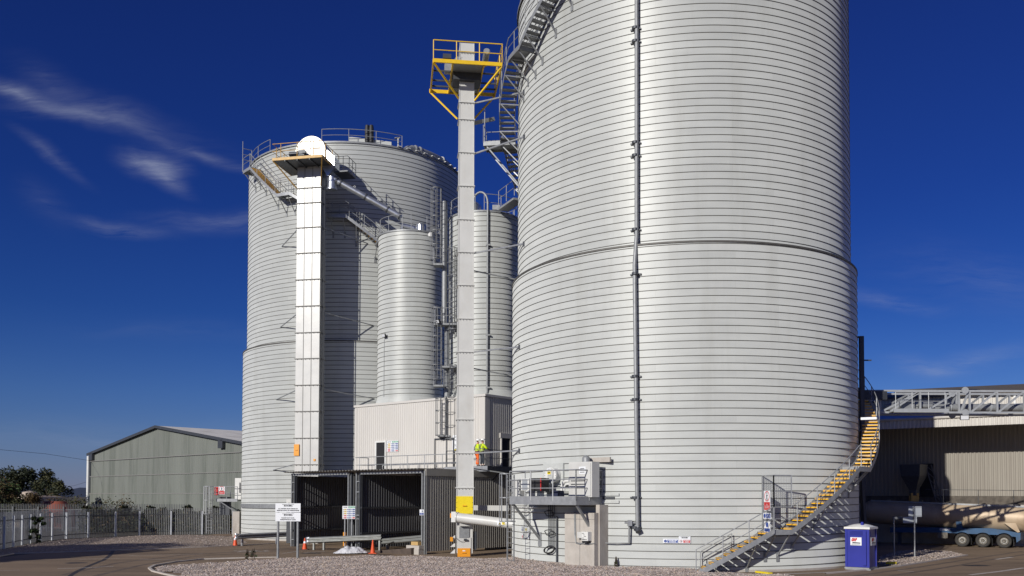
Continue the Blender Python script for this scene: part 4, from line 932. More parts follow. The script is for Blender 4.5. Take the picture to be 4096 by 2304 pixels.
# cabinets and fittings standing on it
def qbox(name, label, px, yl, dep, m, cat, extra=None):
    a, b = Q(px[0], px[3], yl), Q(px[2], px[1], yl)
    o = thing(name, label, cat, QX @ Vector(((a.x + b.x) / 2, yl, a.z)))
    mb = MB(QX); mb.box(((a.x + b.x) / 2, yl + dep / 2, (a.z + b.z) / 2), (b.x - a.x, dep, b.z - a.z)); mb.build('case', M[m], o)
    return o, a, b
o, a, b = qbox('control_cabinet', 'large pale steel control cabinet with louvres on the service platform', (2275, 1846, 2368, 1988), -.85, .55, 'cream_steel', 'cabinet')
mb = MB(QX); mb.box(((a.x + b.x) / 2, -.87, (a.z + b.z) / 2), (b.x - a.x - .14, .03, b.z - a.z - .12)); dr = mb.build('door', M['cream_steel'], o)
for k in range(3):
    mb = MB(QX); mb.box((a.x + .65, -.90, b.z - .93 - k * .17), (.9, .05, .035)); mb.build('louvre', M['dark_steel'], dr)
mb = MB(QX); mb.box((a.x + .95, -.892, b.z - .42), (.44, .01, .36)); mb.build('notice', M['white_sign'], dr)
mb = MB(QX)
for k in range(3): mb.box((a.x + .95, -.90, b.z - .33 - k * .09), (.3 - .04 * (k == 0), .008, .03))
mb.build('print', M['ink'], dr)
mb = MB(QX); mb.lathe([(.01, 0), (.2, 0), (.2, .22), (.12, .32), (.01, .36)], ((a.x + b.x) / 2 - .1, -.3, b.z), 14); mb.build('roof_vent', M['galv_dark'], o, smooth=40)
mb = MB(QX); mb.box(((a.x + b.x) / 2 + .1, .12, b.z + .12), (b.x - a.x + .5, .10, .24)); mb.build('lintel', M['concrete'], o)
o, a, b = qbox('duct_panel', 'flat pale access panel beside the control cabinet on the service platform', (2172, 1852, 2252, 1962), -.12, .3, 'silo', 'panel')
pc = Q(2206, 1902, -.45); fl = thing('round_flange', 'round bolted flange plate with a yellow warning sign on the big silo', 'flange', QX @ pc)
mb = MB(QX); mb.disc((pc.x, -.45, pc.z), .42, (0, -1, 0), 40, .10); mb.disc((pc.x, -.05, pc.z), .38, (0, -1, 0), 40, .42); mb.build('plate', M['white_paint'], fl, smooth=30)
for q in range(18):
    a_ = q * math.pi / 9; mb = MB(QX); mb.disc((pc.x + .38 * math.cos(a_), -.55, pc.z + .38 * math.sin(a_)), .016, (0, -1, 0), 6, .02); mb.build('bolt', M['dark_steel'], fl)
mb = MB(QX); mb.box((pc.x + .02, -.57, pc.z - .2), (.34, .05, .42)); mb.build('hatch', M['silo'], fl)
nrmQ = QX.to_3x3() @ Vector((0, -1, 0))
WARN = lambda w, h: [('tri', 0, h * .26, w * .42, h * .36, 'ink'), ('tri', 0, h * .25, w * .26, h * .22, 'lemon'), ('rect', 0, -h * .2, w * .92, h * .46, 'lemon'), ('text', 0, -h * .12, w * .72, h * .2, 'ink', 'Warning', .01), ('rect', 0, -h * .33, w * .7, h * .05, 'ink')]
notice('warning_sign', 'yellow triangle warning sign on the round flange plate', facing(QX @ Vector((pc.x - .03, -.60, pc.z + .20)), nrmQ), .26, .34, WARN(.26, .34))
o, a, b = qbox('equipment_box', 'black open fronted equipment box with a red edge on the platform', (2124, 1912, 2166, 1966), -1.35, .55, 'rubber', 'box')
mb = MB(QX); mb.box((b.x - .03, -1.37, (a.z + b.z) / 2), (.05, .03, b.z - a.z)); mb.build('red_edge', M['red_ink'], o)
o, a, b = qbox('equipment_box', 'grey fronted white box left of the black one on the platform', (2084, 1914, 2116, 1962), -1.2, .3, 'white_paint', 'box')
mb = MB(QX); mb.box(((a.x + b.x) / 2, -1.21, (a.z + b.z) / 2), ((b.x - a.x) * .66, .02, (b.z - a.z) * .92)); mb.build('front_plate', M['grey_sign'], o)
o, a, b = qbox('equipment_box', 'pale steel box at the ladder end of the platform', (2050, 1920, 2078, 1985), -1.0, .4, 'cream_steel', 'box')
pm = Q(2232, 1978, -1.0); mt = thing('blower_motor', 'dark navy ribbed motor lying on the platform deck', 'motor', QX @ pm)
M['navy'] = mat('navy_motor_paint', (.025, .03, .06), .5, 0, .2, 8)
mb = MB(QX); mb.tube([(pm.x - .32, -1.0, FZ + .24), (pm.x + .25, -1.0, FZ + .24)], .20, 16); mb.box((pm.x + .05, -1.0, FZ + .28), (.34, .44, .44)); mb.build('body', M['navy'], mt, smooth=35)
bp = thing('air_bend', 'white curved air pipes with a ribbed silencer above the motor', 'pipe', QX @ Vector((pm.x + .1, -.6, FZ)))
for k, r in ((0, .075), (.17, .05)):
    mb = MB(QX); mb.tube([(pm.x + .02 + k, -.75, FZ + .45)] + [(pm.x + .02 + k + (.34 - k * .5) * (1 - math.cos(q * math.pi / 12)), -.75, FZ + .62 + (.36 - k * .9) * math.sin(q * math.pi / 12)) for q in range(7)] + [(pm.x + .62, -.75, FZ + .98 - k * .9)], r, 10); mb.build('bend', M['white_paint'], bp, smooth=50)
mb = MB(QX); mb.tube([(pm.x + .6, -.75, FZ + .98), (pm.x + .86, -.75, FZ + .98)], .12, 14); mb.build('silencer', M['zinc'], bp, smooth=40)
# pipes along the deck and hoses below
hs = thing('pipe_run', 'thin pipes along the wall behind the platform rail', 'pipe', QO)
for z in (FZ + .35, FZ + .72):
    mb = MB(QX); mb.tube([(x, wall_y(x) - .14, z) for x in (-1.2, -.4, .4, 1.0, 1.6)], .03, 6); mb.build('pipe', M['dark_steel'], hs)
for x, n in ((-1.15, 0), (-1.0, 1), (-.85, 2), (-.7, 3)):
    mb = MB(QX); mb.tube([(x, wall_y(x) - .1, FZ - .1), (x, wall_y(x) - .1, 1.05 - n * .02)], .022, 5); mb.build('conduit', M['dark_steel'], hs)
for z in (2.75, 1.75):
    mb = MB(QX); mb.tube([(-.92 + .33 * math.cos(q * math.pi / 10), wall_y(-.9) - .25 - .06 * math.sin(q), z + .14 * math.sin(q * math.pi / 10)) for q in range(20)], .025, 5, closed=True); mb.build('coil', M['rubber'], hs)
ch = thing('hose_coil', 'black hose coil hanging low on the wall under the platform', 'hose', QX @ Vector((-1.0, -.2, .9)))
for k in range(3):
    mb = MB(QX); mb.tube([(-1.0 + .36 * math.cos(q * math.pi / 12), wall_y(-1) - .16 - k * .03, .85 + (.20 - .02 * k) * math.sin(q * math.pi / 12) + .06 * math.cos(q * math.pi / 12)) for q in range(24)], .028, 6, closed=True); mb.build('loop', M['rubber'], ch)
vp = thing('drain_pipe', 'dark vertical pipe under the platform beside the hose coil', 'pipe', QX @ Vector((-.55, -.1, 0)))
mb = MB(QX); mb.tube([(-.5, wall_y(-.5) - .10, 0), (-.5, wall_y(-.5) - .10, 2.6)], .045, 8); mb.build('pipe', M['dark_steel'], vp)
tr = thing('cable_tray', 'pale cable tray running round the foot of the big silo to the shed', 'cable tray', QX @ Vector((-2.5, .2, 2.6)))
pts = [cyl_pt(CB, R1 + .08, R_(th), 3.02) for th in range(-74, -40, 4)]
for dz in (0, -.22):
    mb = MB(); mb.tube([p + Vector((0, 0, dz)) for p in pts], .035, 5); mb.build('rail', M['cream_steel'], tr)
a, b = at(1895, 2031, 58.8), at(2032, 2033, 53.6)
mb = MB(); mb.bar(a, b, .10, .32); mb.build('tray', M['cream_steel'], tr)
# concrete pier with control boxes
a, b = Q(2259, 2266, -.62), Q(2377, 2052, -.62)
pr = thing('concrete_pier', 'weathered concrete pier standing against the big silo under the platform', 'pier', QX @ Vector(((a.x + b.x) / 2, -.6, 0)))
mb = MB(QX); mb.box(((a.x + b.x) / 2, .0, FZ * .0 + (b.z - .1) / 2), (b.x - a.x, 1.24, b.z + .1)); mb.build('pier', M['concrete'], pr)
mb = MB(QX); mb.box((b.x - .05, .15, FZ / 2 - .1), (.24, .9, FZ - .2)); mb.build('side_column', M['concrete'], pr)
for x in (a.x + (b.x - a.x) * .52,):
    mb = MB(QX); mb.box((x, -.622, (b.z - .1) / 2), (.015, .008, b.z)); mb.build('joint', M['dark_steel'], pr)
mb = MB(QX); mb.box(((a.x + b.x) / 2, -.622, 1.32), (b.x - a.x, .008, .012)); mb.box(((a.x + b.x) / 2, -.622, b.z - .32), (b.x - a.x, .008, .012)); mb.build('joint', M['dark_steel'], pr)
p0, p1 = Q(2317, 2152, -.66), Q(2338, 2128, -.66)
jb = thing('junction_box', 'plain pale grey junction box, the left one of two on the concrete pier', 'box', QX @ p0); mb = MB(QX); mb.box(((p0.x + p1.x) / 2, -.72, (p0.z + p1.z) / 2), (p1.x - p0.x, .2, p1.z - p0.z)); mb.build('case', M['cream_steel'], jb)
mb = MB(QX); mb.box(((p0.x + p1.x) / 2, -.83, (p0.z + p1.z) / 2), ((p1.x - p0.x) * .8, .02, (p1.z - p0.z) * .85)); mb.build('lid', M['cream_steel'], jb)
p0, p1 = Q(2340, 2162, -.66), Q(2365, 2127, -.66)
jb = thing('junction_box', 'white control box with printed panel and side switch, the right one on the pier', 'box', QX @ p0); mb = MB(QX); mb.box(((p0.x + p1.x) / 2, -.76, (p0.z + p1.z) / 2), (p1.x - p0.x, .3, p1.z - p0.z)); mb.build('case', M['white_paint'], jb)
mb = MB(QX)
for i in range(5): mb.box((p0.x + .10 + .06 * (i % 3), -.918, p1.z - .08 - i * .075), (.14 - .04 * (i % 2), .008, .02))
for i in range(4): mb.disc((p0.x + .07 + i * .08, -.914, p0.z + .07), .022, (0, -1, 0), 8, .02)
mb.build('print', M['ink'], jb)
mb = MB(QX); mb.box((p0.x + .16, -.76, p0.z - .05), (.3, .26, .1)); mb.build('gland_box', M['rubber'], jb)
cb_ = thing('cable', 'grey cable looping down the concrete pier to the control boxes', 'cable', QX @ Q(2300, 2100, -.66))
mb = MB(QX); mb.tube([Q(2297, 2050, -.66), Q(2299, 2140, -.66), Q(2304, 2172, -.66), Q(2320, 2177, -.66), Q(2336, 2168, -.66), Q(2340, 2162, -.66)], .025, 6); mb.tube([Q(2301, 2050, -.66), Q(2303, 2168, -.66), Q(2322, 2174, -.66), Q(2350, 2178, -.66), Q(2378, 2173, -.66)], .02, 6); mb.build('sheath', M['galv_dark'], cb_)
# ladder at the left end of the platform
el = thing('caged_ladder', 'short caged ladder climbing to the service platform from the gravel', 'ladder', QX @ Vector((L0 - .3, -1.0, 0)))
pz = Q(2043, 2030, -1.0); LXF = QX @ Matrix.Translation((pz.x, -1.0, 0)); ladder(el, LXF, .05, FZ + 1.35, .5, (2.3, FZ + 1.4), rung=.3)
for y in (2150, 2100, 2050):
    pass
hk = thing('wall_recess', 'small rectangular recess in the silo wall right of the platform', 'recess', on_cyl(2440, 1991, CB, R1))
p = on_cyl(2436, 1991, CB, R1 + .02); X = facing(p, Vector((p.x - CB.x, p.y - CB.y, 0)))
mb = MB(X); mb.box((-.12, 0, .03), (.85, .11, .07)); mb.build('slot', M['dark_steel'], hk)
mb = MB(X); mb.box((0, .16, .02), (1.1, .12, .06)); mb.box((0, -.2, .02), (1.1, .14, .06)); mb.build('patch', M['silo'], hk)
# small wall notices
def wall_sign(nm, label, x, y, w, h, parts, z_off=.05, group=None):
    p = on_cyl(x, y, CB, R1 + z_off); return notice(nm, label, facing(p, Vector((p.x - CB.x, p.y - CB.y, 0))), w, h, parts, group=group)
wall_sign('notice_board', 'blue and white rule sign, left of the yellow warning on the silo wall', 2089, 2114, .16, .26, [('disc', 0, .07, .09, .10, 'slate_ink'), ('rect', 0, -.06, .15, .12, 'blue_ink')] + STRIPE(0, -.06, .12, .045, 2))
wall_sign('warning_sign', 'small yellow warning sign on the silo wall beside the hose', 2104, 2114, .18, .27, WARN(.18, .27))
wall_sign('notice_board', 'small white and red notice below the yellow warning on the silo wall', 2090, 2142, .17, .28, [('text', 0, .09, .12, .05, 'ink', 'ECOCEM'), ('rect', .02, -.06, .11, .13, 'red_ink'), ('disc', -.055, -.06, .03, .03, 'red_ink')] + STRIPE(.02, -.06, .09, .05, 2))
wall_sign('notice_board', 'narrow white notice in a black frame beside the hose coil', 2114, 2144, .15, .38, [('rect', -.068, 0, .012, .38, 'ink'), ('rect', .068, 0, .012, .38, 'ink'), ('rect', 0, .184, .15, .012, 'ink'), ('rect', 0, -.184, .15, .012, 'ink'), ('rect', 0, .05, .03, .12, 'slate_ink'), ('rect', .01, -.08, .03, .1, 'slate_ink')])
wall_sign('notice_board', 'long blue sign asking for hand rail use, low on the silo wall', 2683, 2164, .74, .22, [('disc', -.25, -.01, .14, .14, 'blue_ink'), ('rect', -.25, .015, .022, .06, 'white_sign'), ('rect', -.25, -.045, .022, .02, 'white_sign'), ('rect', .09, -.01, .5, .15, 'blue_ink'), ('text', .09, .025, .40, .06, 'white_sign', 'PLEASE USE', .004), ('text', .09, -.045, .34, .055, 'white_sign', 'HANDRAIL', .004)])
wall_sign('notice_board', 'white and red prohibition sign next to the long blue one', 2738.5, 2159.5, .56, .34, [('rect', 0, .145, .40, .012, 'ink'), ('text', 0, .10, .28, .07, 'ink', 'ECOCEM', .004), ('ring', -.17, -.07, .14, .14, 'red_ink'), ('disc', -.165, -.065, .06, .06, 'ink'), ('rect', .10, -.07, .32, .14, 'red_ink')] + [('text', .10, -.04, .27, .045, 'white_sign', 'NO SMOKING', .003), ('text', .10, -.10, .2, .045, 'white_sign', 'AREA', .003)])
for x, y in ((1993, 2086), (2041, 2086)):
    pass
p = s0.lerp(s1, .82) + Vector((-.03, -.30, 0)); X = facing(p, (-.1, -1, .1))
notice('warning_sign', 'yellow caution strip with a triangle on the screw conveyor tube', X, .74, .24, [('tri', -.22, -.01, .19, .17, 'ink'), ('tri', -.22, -.012, .13, .11, 'lemon'), ('rect', .13, 0, .44, .19, 'lemon'), ('text', .13, .025, .36, .1, 'ink', 'Caution', .005), ('rect', .13, -.06, .34, .03, 'ink')])
# safety notice panels (white board with rows of coloured fields)
def safety_board(nm, label, X, w, h, group=None):
    P = [('text', -.27 * w, .40 * h, .30 * w, .07 * h, 'ink', 'ECOCEM', .004), ('rect', .22 * w, .40 * h, .52 * w, .13 * h, 'green_ink'), ('text', .22 * w, .40 * h, .44 * w, .065 * h, 'white_sign', 'SAFETY NOTICE', .003)]
    for r in range(5):
        y = (.22 - r * .158) * h
        for c, x in enumerate((-.27, .06, .38)):
            ink = ('mustard_ink' if r < 3 else 'red_ink') if c == 0 else ('red_ink' if (c == 2 and r == 4) else ('slate_ink' if (r + c) % 2 else 'blue_ink'))
            P.append(('rect', x * w, y, .19 * w, .105 * h, ink))
            P += [('rect', x * w, y + .018 * h, .13 * w, .014 * h, 'white_sign'), ('rect', x * w, y - .016 * h, .10 * w, .014 * h, 'white_sign')]
            xi = x * w - .155 * w
            if c == 0 and r < 3: P += [('tri', xi, y, .075 * w, .10 * h, 'ink'), ('tri', xi, y - .005 * h, .04 * w, .05 * h, 'mustard_ink')]
            elif c == 0 or (c == 2 and r == 4): P += [('ring', xi, y, .075 * w, .09 * h, 'red_ink'), ('rect', xi, y, .02 * w, .05 * h, 'ink')]
            else: P += [('disc', xi, y, .075 * w, .095 * h, 'slate_ink' if r % 2 else 'blue_ink'), ('rect', xi + .005 * w, y - .01 * h, .03 * w, .03 * h, 'white_sign')]
    return notice(nm, label, X, w, h, P, group=group)
a, b = on_front(1549, 1808), on_front(1596, 1762); c = BX @ Vector(((a.x + b.x) / 2, -.07, (a.z + b.z) / 2))
safety_board('safety_board', 'safety notice board of coloured fields on the pale building wall by the door', facing(c, -e2), b.x - a.x, b.z - a.z)
a, b = on_front(1812, 1806), on_front(1850, 1740); c = BX @ Vector(((a.x + b.x) / 2, -.07, (a.z + b.z) / 2)); w, h = b.x - a.x, b.z - a.z
notice('notice_board', 'white notice above a yellow warning, half hidden behind the grey elevator', facing(c, -e2), w, h, [('text', -.2 * w, .38 * h, .35 * w, .10 * h, 'ink', '"P'), ('text', -.18 * w, .2 * h, .2 * w, .15 * h, 'ink', 'S'), ('text', -.2 * w, -.12 * h, .2 * w, .15 * h, 'ink', 'G'), ('rect', 0, -.22 * h, .96 * w, .01, 'ink'), ('tri', -.12 * w, -.33 * h, .14 * w, .1 * h, 'ink'), ('rect', -.12 * w, -.43 * h, .5 * w, .11 * h, 'lemon'), ('text', -.12 * w, -.42 * h, .4 * w, .07 * h, 'ink', 'Warning', .004)])
# ------------------------------------------------------------------ warehouse on the right
WA = R_(-35); WO = at(3725, 1709.5, 68.5); WXF = frame((WO.x, WO.y, 0), WA)
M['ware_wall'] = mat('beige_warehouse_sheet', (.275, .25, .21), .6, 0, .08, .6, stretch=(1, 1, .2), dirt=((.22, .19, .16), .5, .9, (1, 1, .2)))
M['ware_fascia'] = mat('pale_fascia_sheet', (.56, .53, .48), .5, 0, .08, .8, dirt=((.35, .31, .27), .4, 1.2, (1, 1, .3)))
M['ware_roof'] = mat('brown_sheet_roof', (.10, .085, .07), .9, 0, .3, 3, dirt=((.18, .16, .13), .5, 1.5, (1, 1, 1)))
M['canopy'] = mat('canopy_sheet', (.40, .45, .55), .35, .3, .08, 1)
wh = thing('warehouse', 'long beige ribbed warehouse with a deep canopy and brown roof on the right', 'warehouse', (WO.x, WO.y, 0), WA)
X0, X1 = -22, 34; WZ = WO.z; WD = 4.3
mb = MB(WXF); mb.ribs((X0, 0), (X1, 0), WZ, WZ + .62, .28, .04, (0, -1)); mb.build('canopy_fascia', M['ware_fascia'], wh)
mb = MB(WXF); mb.tube([(X0, -.1, WZ + .70), (X1, -.1, WZ + .70)], .10, 8); mb.build('gutter', M['ware_fascia'], wh, smooth=40)
mb = MB(WXF); mb.prism([(X0, 0, WZ + .64), (X1, 0, WZ + .64), (X1, 8.5, WZ + 2.2), (X0, 8.5, WZ + 2.2)], (0, 0, .05)); mb.build('canopy_roof', M['canopy'], wh)
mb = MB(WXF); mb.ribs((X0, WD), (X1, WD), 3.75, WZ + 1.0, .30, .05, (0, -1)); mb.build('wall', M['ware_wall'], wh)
mb = MB(WXF); mb.box(((X0 + X1) / 2, WD + .1, 1.55), (X1 - X0, .6, 3.1)); mb.build('plinth_wall', M['concrete'], wh)
mb = MB(WXF); mb.box(((X0 + X1) / 2, WD + .1, 3.45), (X1 - X0, .3, .62)); mb.build('dark_band', M['ware_roof'], wh)
UA = R_(-27); UP = at(3684, 1588, 78); UXF = frame((UP.x, UP.y, 0), UA)      # the taller hall behind the canopy
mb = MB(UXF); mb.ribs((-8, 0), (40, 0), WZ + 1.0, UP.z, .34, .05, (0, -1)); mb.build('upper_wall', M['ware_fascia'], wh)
mb = MB(UXF); mb.prism([(-3.2, -.5, UP.z - .1), (40, -.5, UP.z - .1), (40, 25, UP.z + 3.3), (-3.2, 25, UP.z + 3.3)], (0, 0, .14)); mb.build('roof', M['ware_roof'], wh)
mb = MB(UXF); mb.prism([(-20, -.5, UP.z - .35), (-3.3, -.5, UP.z - .35), (-3.3, 14, UP.z + .6), (-20, 14, UP.z + .6)], (0, 0, .12)); mb.build('lean_to_roof', M['ware_roof'], wh)
for x in (7, 13):
    mb = MB(UXF); mb.box((x, -.12, (UP.z + WZ) / 2 + .6), (.16, .1, UP.z - WZ - 1.2)); mb.build('downpipe', M['white_paint'], wh)
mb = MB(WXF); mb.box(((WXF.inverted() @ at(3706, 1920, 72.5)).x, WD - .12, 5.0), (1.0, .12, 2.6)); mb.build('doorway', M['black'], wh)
# dim machinery in the shade under the canopy
hp = at(3655, 1990, 71); ho = thing('loading_hopper', 'dim steel hopper and lattice conveyor in the shade under the canopy', 'hopper', (hp.x, hp.y, 0))
p = at(3655, 1905, 71)
mb = MB(); mb.lathe([(1.1, .9), (1.0, 0), (.35, -1.1), (.35, -1.5)], (p.x, p.y, p.z), 4); mb.build('hopper', M['dark_steel'], ho)
mb = MB(); mb.box((p.x, p.y, p.z - 2.0), (.6, .4, 1.4)); mb.build('chute', M['amber'], ho)
for dx in (.0, .45):
    mb = MB(); mb.bar((p.x + .9 + dx, p.y, p.z + .9), (p.x + 1.9 + dx, p.y, p.z - 2.6), .08); mb.build('lattice_leg', M['dark_steel'], ho)
for k in range(6):
    t = k / 6; mb = MB(); mb.bar((p.x + .9 + t, p.y, p.z + .9 - 3.5 * t), (p.x + 1.35 + t + .16, p.y, p.z + .9 - 3.5 * (t + .16)), .05); mb.build('lattice_bar', M['dark_steel'], ho)
# ------------------------------------------------------------------ lattice gantry from the silo
GY = 54.2; gt = thing('lattice_gantry', 'galvanised lattice conveyor gantry reaching right from behind the big silo', 'gantry', at(3560, 1600, GY))
gz1, gz0 = at(3800, 1564, GY).z, at(3800, 1650, GY).z; gx = lambda x: at(x, 1600, GY).x
GX0, GX1 = gx(3420), gx(4096) + 6
for y in (GY, GY + 1.6):
    for z in (gz1, gz0):
        mb = MB(); mb.bar((GX0, y, z), (GX1, y, z), .115); mb.build('chord', M['galv_new'], gt)
cols = [3520, 3680, 3835, 3878, 3988, 4096, 4200]
for i, x in enumerate(cols):
    for y in (GY - .01, GY + 1.61):
        mb = MB(); mb.bar((gx(x), y, gz0), (gx(x), y, gz1), .10); mb.build('upright', M['galv_new'], gt)
    if i not in (2, 0):
        mb = MB(); mb.bar((gx(cols[i - 1]) + .1, GY, gz0 + .05), (gx(x) - .05, GY, gz1 - .05), .10); mb.build('diagonal', M['galv_new'], gt)
        mb = MB(); mb.bar((gx(cols[i - 1]) + .1, GY + 1.6, gz0 + .05), (gx(x) - .05, GY + 1.6, gz1 - .05), .10); mb.build('diagonal', M['galv_dark'], gt)
mb = MB(); mb.bar((gx(3560), GY, gz0 + .05), (gx(3680), GY, gz1 - .05), .10); mb.bar((gx(3700), GY, gz0 + .05), (gx(3830), GY, gz1 - .05), .10); mb.build('diagonal', M['galv_new'], gt)
for z in (gz1 + .02, gz0 - .02):
    for yy in (GY - .12, GY + 1.5):
        mb = MB(); mb.disc((gx(3856), yy, z), .21, (0, -1, 0), 12, .06); mb.build('joint_plate', M['galv_new'], gt)
mb = MB(); a = gz0 + .36; mb.tube([(gx(3560), GY + .8, a), (GX1, GY + .8, a)], .24, 16); mb.build('conveyor_tube', M['galv_dark'], gt, smooth=50)
for x in (3822, 3985):
    mb = MB(); mb.tube([(gx(x) - .05, GY + .8, a), (gx(x) + .05, GY + .8, a)], .30, 16); mb.build('tube_flange', M['galv_new'], gt, smooth=40)
mb = MB(); mb.box((gx(3640), GY + .6, a + .12), (.8, .6, .7)); mb.tube([(gx(3690), GY + .5, a + .1), (gx(3745), GY + .5, a + .1)], .2, 12); mb.build('drive_unit', M['galv_dark'], gt)
mb = MB(); z = at(3560, 1642, GY - .8).z; mb.bar((gx(3552), GY - .8, z), (gx(3768), GY - .8, z), .08, .22); mb.prism([(gx(3552), GY - .8, z - .06), (gx(3768), GY - .8, z - .06), (gx(3768), GY, z - .06), (gx(3552), GY, z - .06)], (0, 0, .05)); mb.build('catwalk', M['galv_new'], gt)
handrail(gt, [(gx(3560), GY - .8, z), (gx(3755), GY - .8, z)], 1.08, 'galv_new', None, .022, .95)
mb = MB(); mb.bar((gx(3420), GY - .5, gz1 - .3), (gx(3540), GY - .1, gz1 - .3), .3, .5); mb.build('head_box', M['dark_steel'], gt)
p = at(3859, 1670, GY - .2); floodlight('floodlight hanging under the lattice gantry, its lens bright', p, (-.3, -.9, -.15), None, .5, .30)
# ------------------------------------------------------------------ tanker trailer
TA = R_(-37); to = at(3935, 2183, 67.3); TRX = frame((to.x, to.y, 0), TA)
M['tank'] = mat('grimy_tank', (.49, .38, .26), .5, .15, .12, .8, dirt=((.26, .17, .10), .7, .8, (1, 1, .4)))
M['trailer_blue'] = mat('trailer_blue', (.018, .075, .17), .45, 0, .15, 3, dirt=((.06, .07, .08), .6, 2, (1, 1, 1)))
M['tyre'] = mat('tyre', (.035, .033, .03), .8, 0, .2, 4, dirt=((.10, .08, .06), .6, 3, (1, 1, 1)))
M['hub'] = mat('wheel_hub', (.16, .145, .12), .6, .2, .15, 6)
tk = thing('tanker_trailer', 'grimy beige bulk tanker trailer with a blue chassis parked by the warehouse', 'trailer', (to.x, to.y, 0), TA)
tq = onplane(TRX, -.3)
RT = .92; pL, pR = tq(3500, 2000), tq(4060, 2020)
axis = lambda s: Vector((pL.x + (3.0 - pL.x) * s, .9, 0))
za, zb = pL.z - RT, 3.02 - RT - .02
mb = MB(TRX); prof = []
A, B = Vector((pL.x - .5, .9, za)), Vector((2.75, .9, zb)); dd = (B - A).normalized()
stations = [(-.75, .3), (-.62, .62), (-.35, .82), (0, .92), (.15, .92), (.35, .92), (.55, .95), (.78, .97), (.9, .95), (.96, .93), (1.0, .92)]
Ln = (B - A).length; rings = []
for s, r in stations:
    c = A + dd * (s * Ln if s > 0 else s); n = 32
    rings.append([mb.p(c + Vector((0, math.cos(2 * math.pi * q / n) * r, math.sin(2 * math.pi * q / n) * r))) for q in range(n)])
c = B + dd * .95 - Vector((0, 0, .25)); rings.append([mb.p(c + Vector((0, math.cos(2 * math.pi * q / 32) * .22, math.sin(2 * math.pi * q / 32) * .22))) for q in range(32)])
for a_, b_ in zip(rings[:-1], rings[1:]):
    for q in range(32): mb.face((a_[q], b_[q], b_[(q + 1) % 32], a_[(q + 1) % 32]))
mb.face(rings[0][::-1]); mb.face(rings[-1]); tank = mb.build('tank', M['tank'], tk, smooth=35)
for s in (.3, .62, .86, .985):
    c = A + dd * (s * Ln); mb = MB(TRX); mb.tube([c - dd * .02, c + dd * .02], .955 if s < .9 else .96, 32); mb.build('weld_band', M['tank'], tank, smooth=40)
mb = MB(TRX); mb.bar(A + Vector((0, -.45, RT - .05)), B + Vector((0, -.45, RT - .03)), .10, .12); mb.build('side_rail', M['galv'], tk)
for s in (.12, .34, .52, .74, .95):
    c = A + dd * (s * Ln) + Vector((0, -.35, RT)); mb = MB(TRX); mb.bar(c - Vector((.12, 0, 0)), c + Vector((.12, 0, .06)), .28, .14); mb.build('hatch_lid', M['hub'], tk)
for x in (3765, 3905, 4048):
    c = tq(x, 2005); c.y = .45; mb = MB(TRX); zt = tq(x, 1960).z; mb.tube([(c.x, .45, B.z + RT - .35), (c.x, .45, zt)], .022, 5); mb.build('hand_rail_post', M['dark_steel'], tk)
mb = MB(TRX); mb.tube([tq(3700, 1958) * 1, tq(4096, 1962) * 1], .018, 5); mb.build('folded_rail', M['dark_steel'], tk)
f2 = onplane(TRX, -.12)
def tpoly(name, pts, m, t=.1, yl=-.12, par=tk):
    f = onplane(TRX, yl); P = [f(*q) for q in pts]; mb = MB(TRX); mb.prism([(p.x, yl, p.z) for p in P], (0, t, 0)); return mb.build(name, M[m], par)
tpoly('chassis', [(3560, 2110), (3750, 2110), (3848, 2113), (3960, 2113), (4010, 2120), (4082, 2133), (4082, 2150), (4000, 2140), (3848, 2134), (3750, 2130), (3560, 2130)], 'trailer_blue', 1.6)
tpoly('saddle', [(3823, 2086), (3845, 2086), (3850, 2118), (3826, 2118)], 'trailer_blue', .25, -.2)
tpoly('rear_bracket', [(4016, 2092), (4062, 2092), (4080, 2128), (4070, 2130)], 'tank', .05, -.16)
tpoly('rear_bumper', [(4062, 2133), (4082, 2131), (4082, 2160), (4066, 2170)], 'trailer_blue', 1.8, -.15)
tpoly('tool_box', [(3750, 2130), (3790, 2130), (3790, 2153), (3750, 2153)], 'hub', .6, -.15)
tpoly('landing_leg', [(3590, 2126), (3604, 2126), (3604, 2180), (3590, 2180)], 'dark_steel', .12, .1)
p = f2(3780, 2118); textm = MB(TRX); textmesh(textm, 'CEMENT', Matrix.Translation((0, 0, 0)) @ Matrix.Identity(4), 1) if False else None
mb = MB(); textmesh(mb, 'CEMENT', facing(TRX @ Vector((p.x, -.135, p.z)), TRX.to_3x3() @ Vector((0, -1, 0))), .2, .01, .75); mb.build('lettering', M['white_sign'], tk, recalc=False)
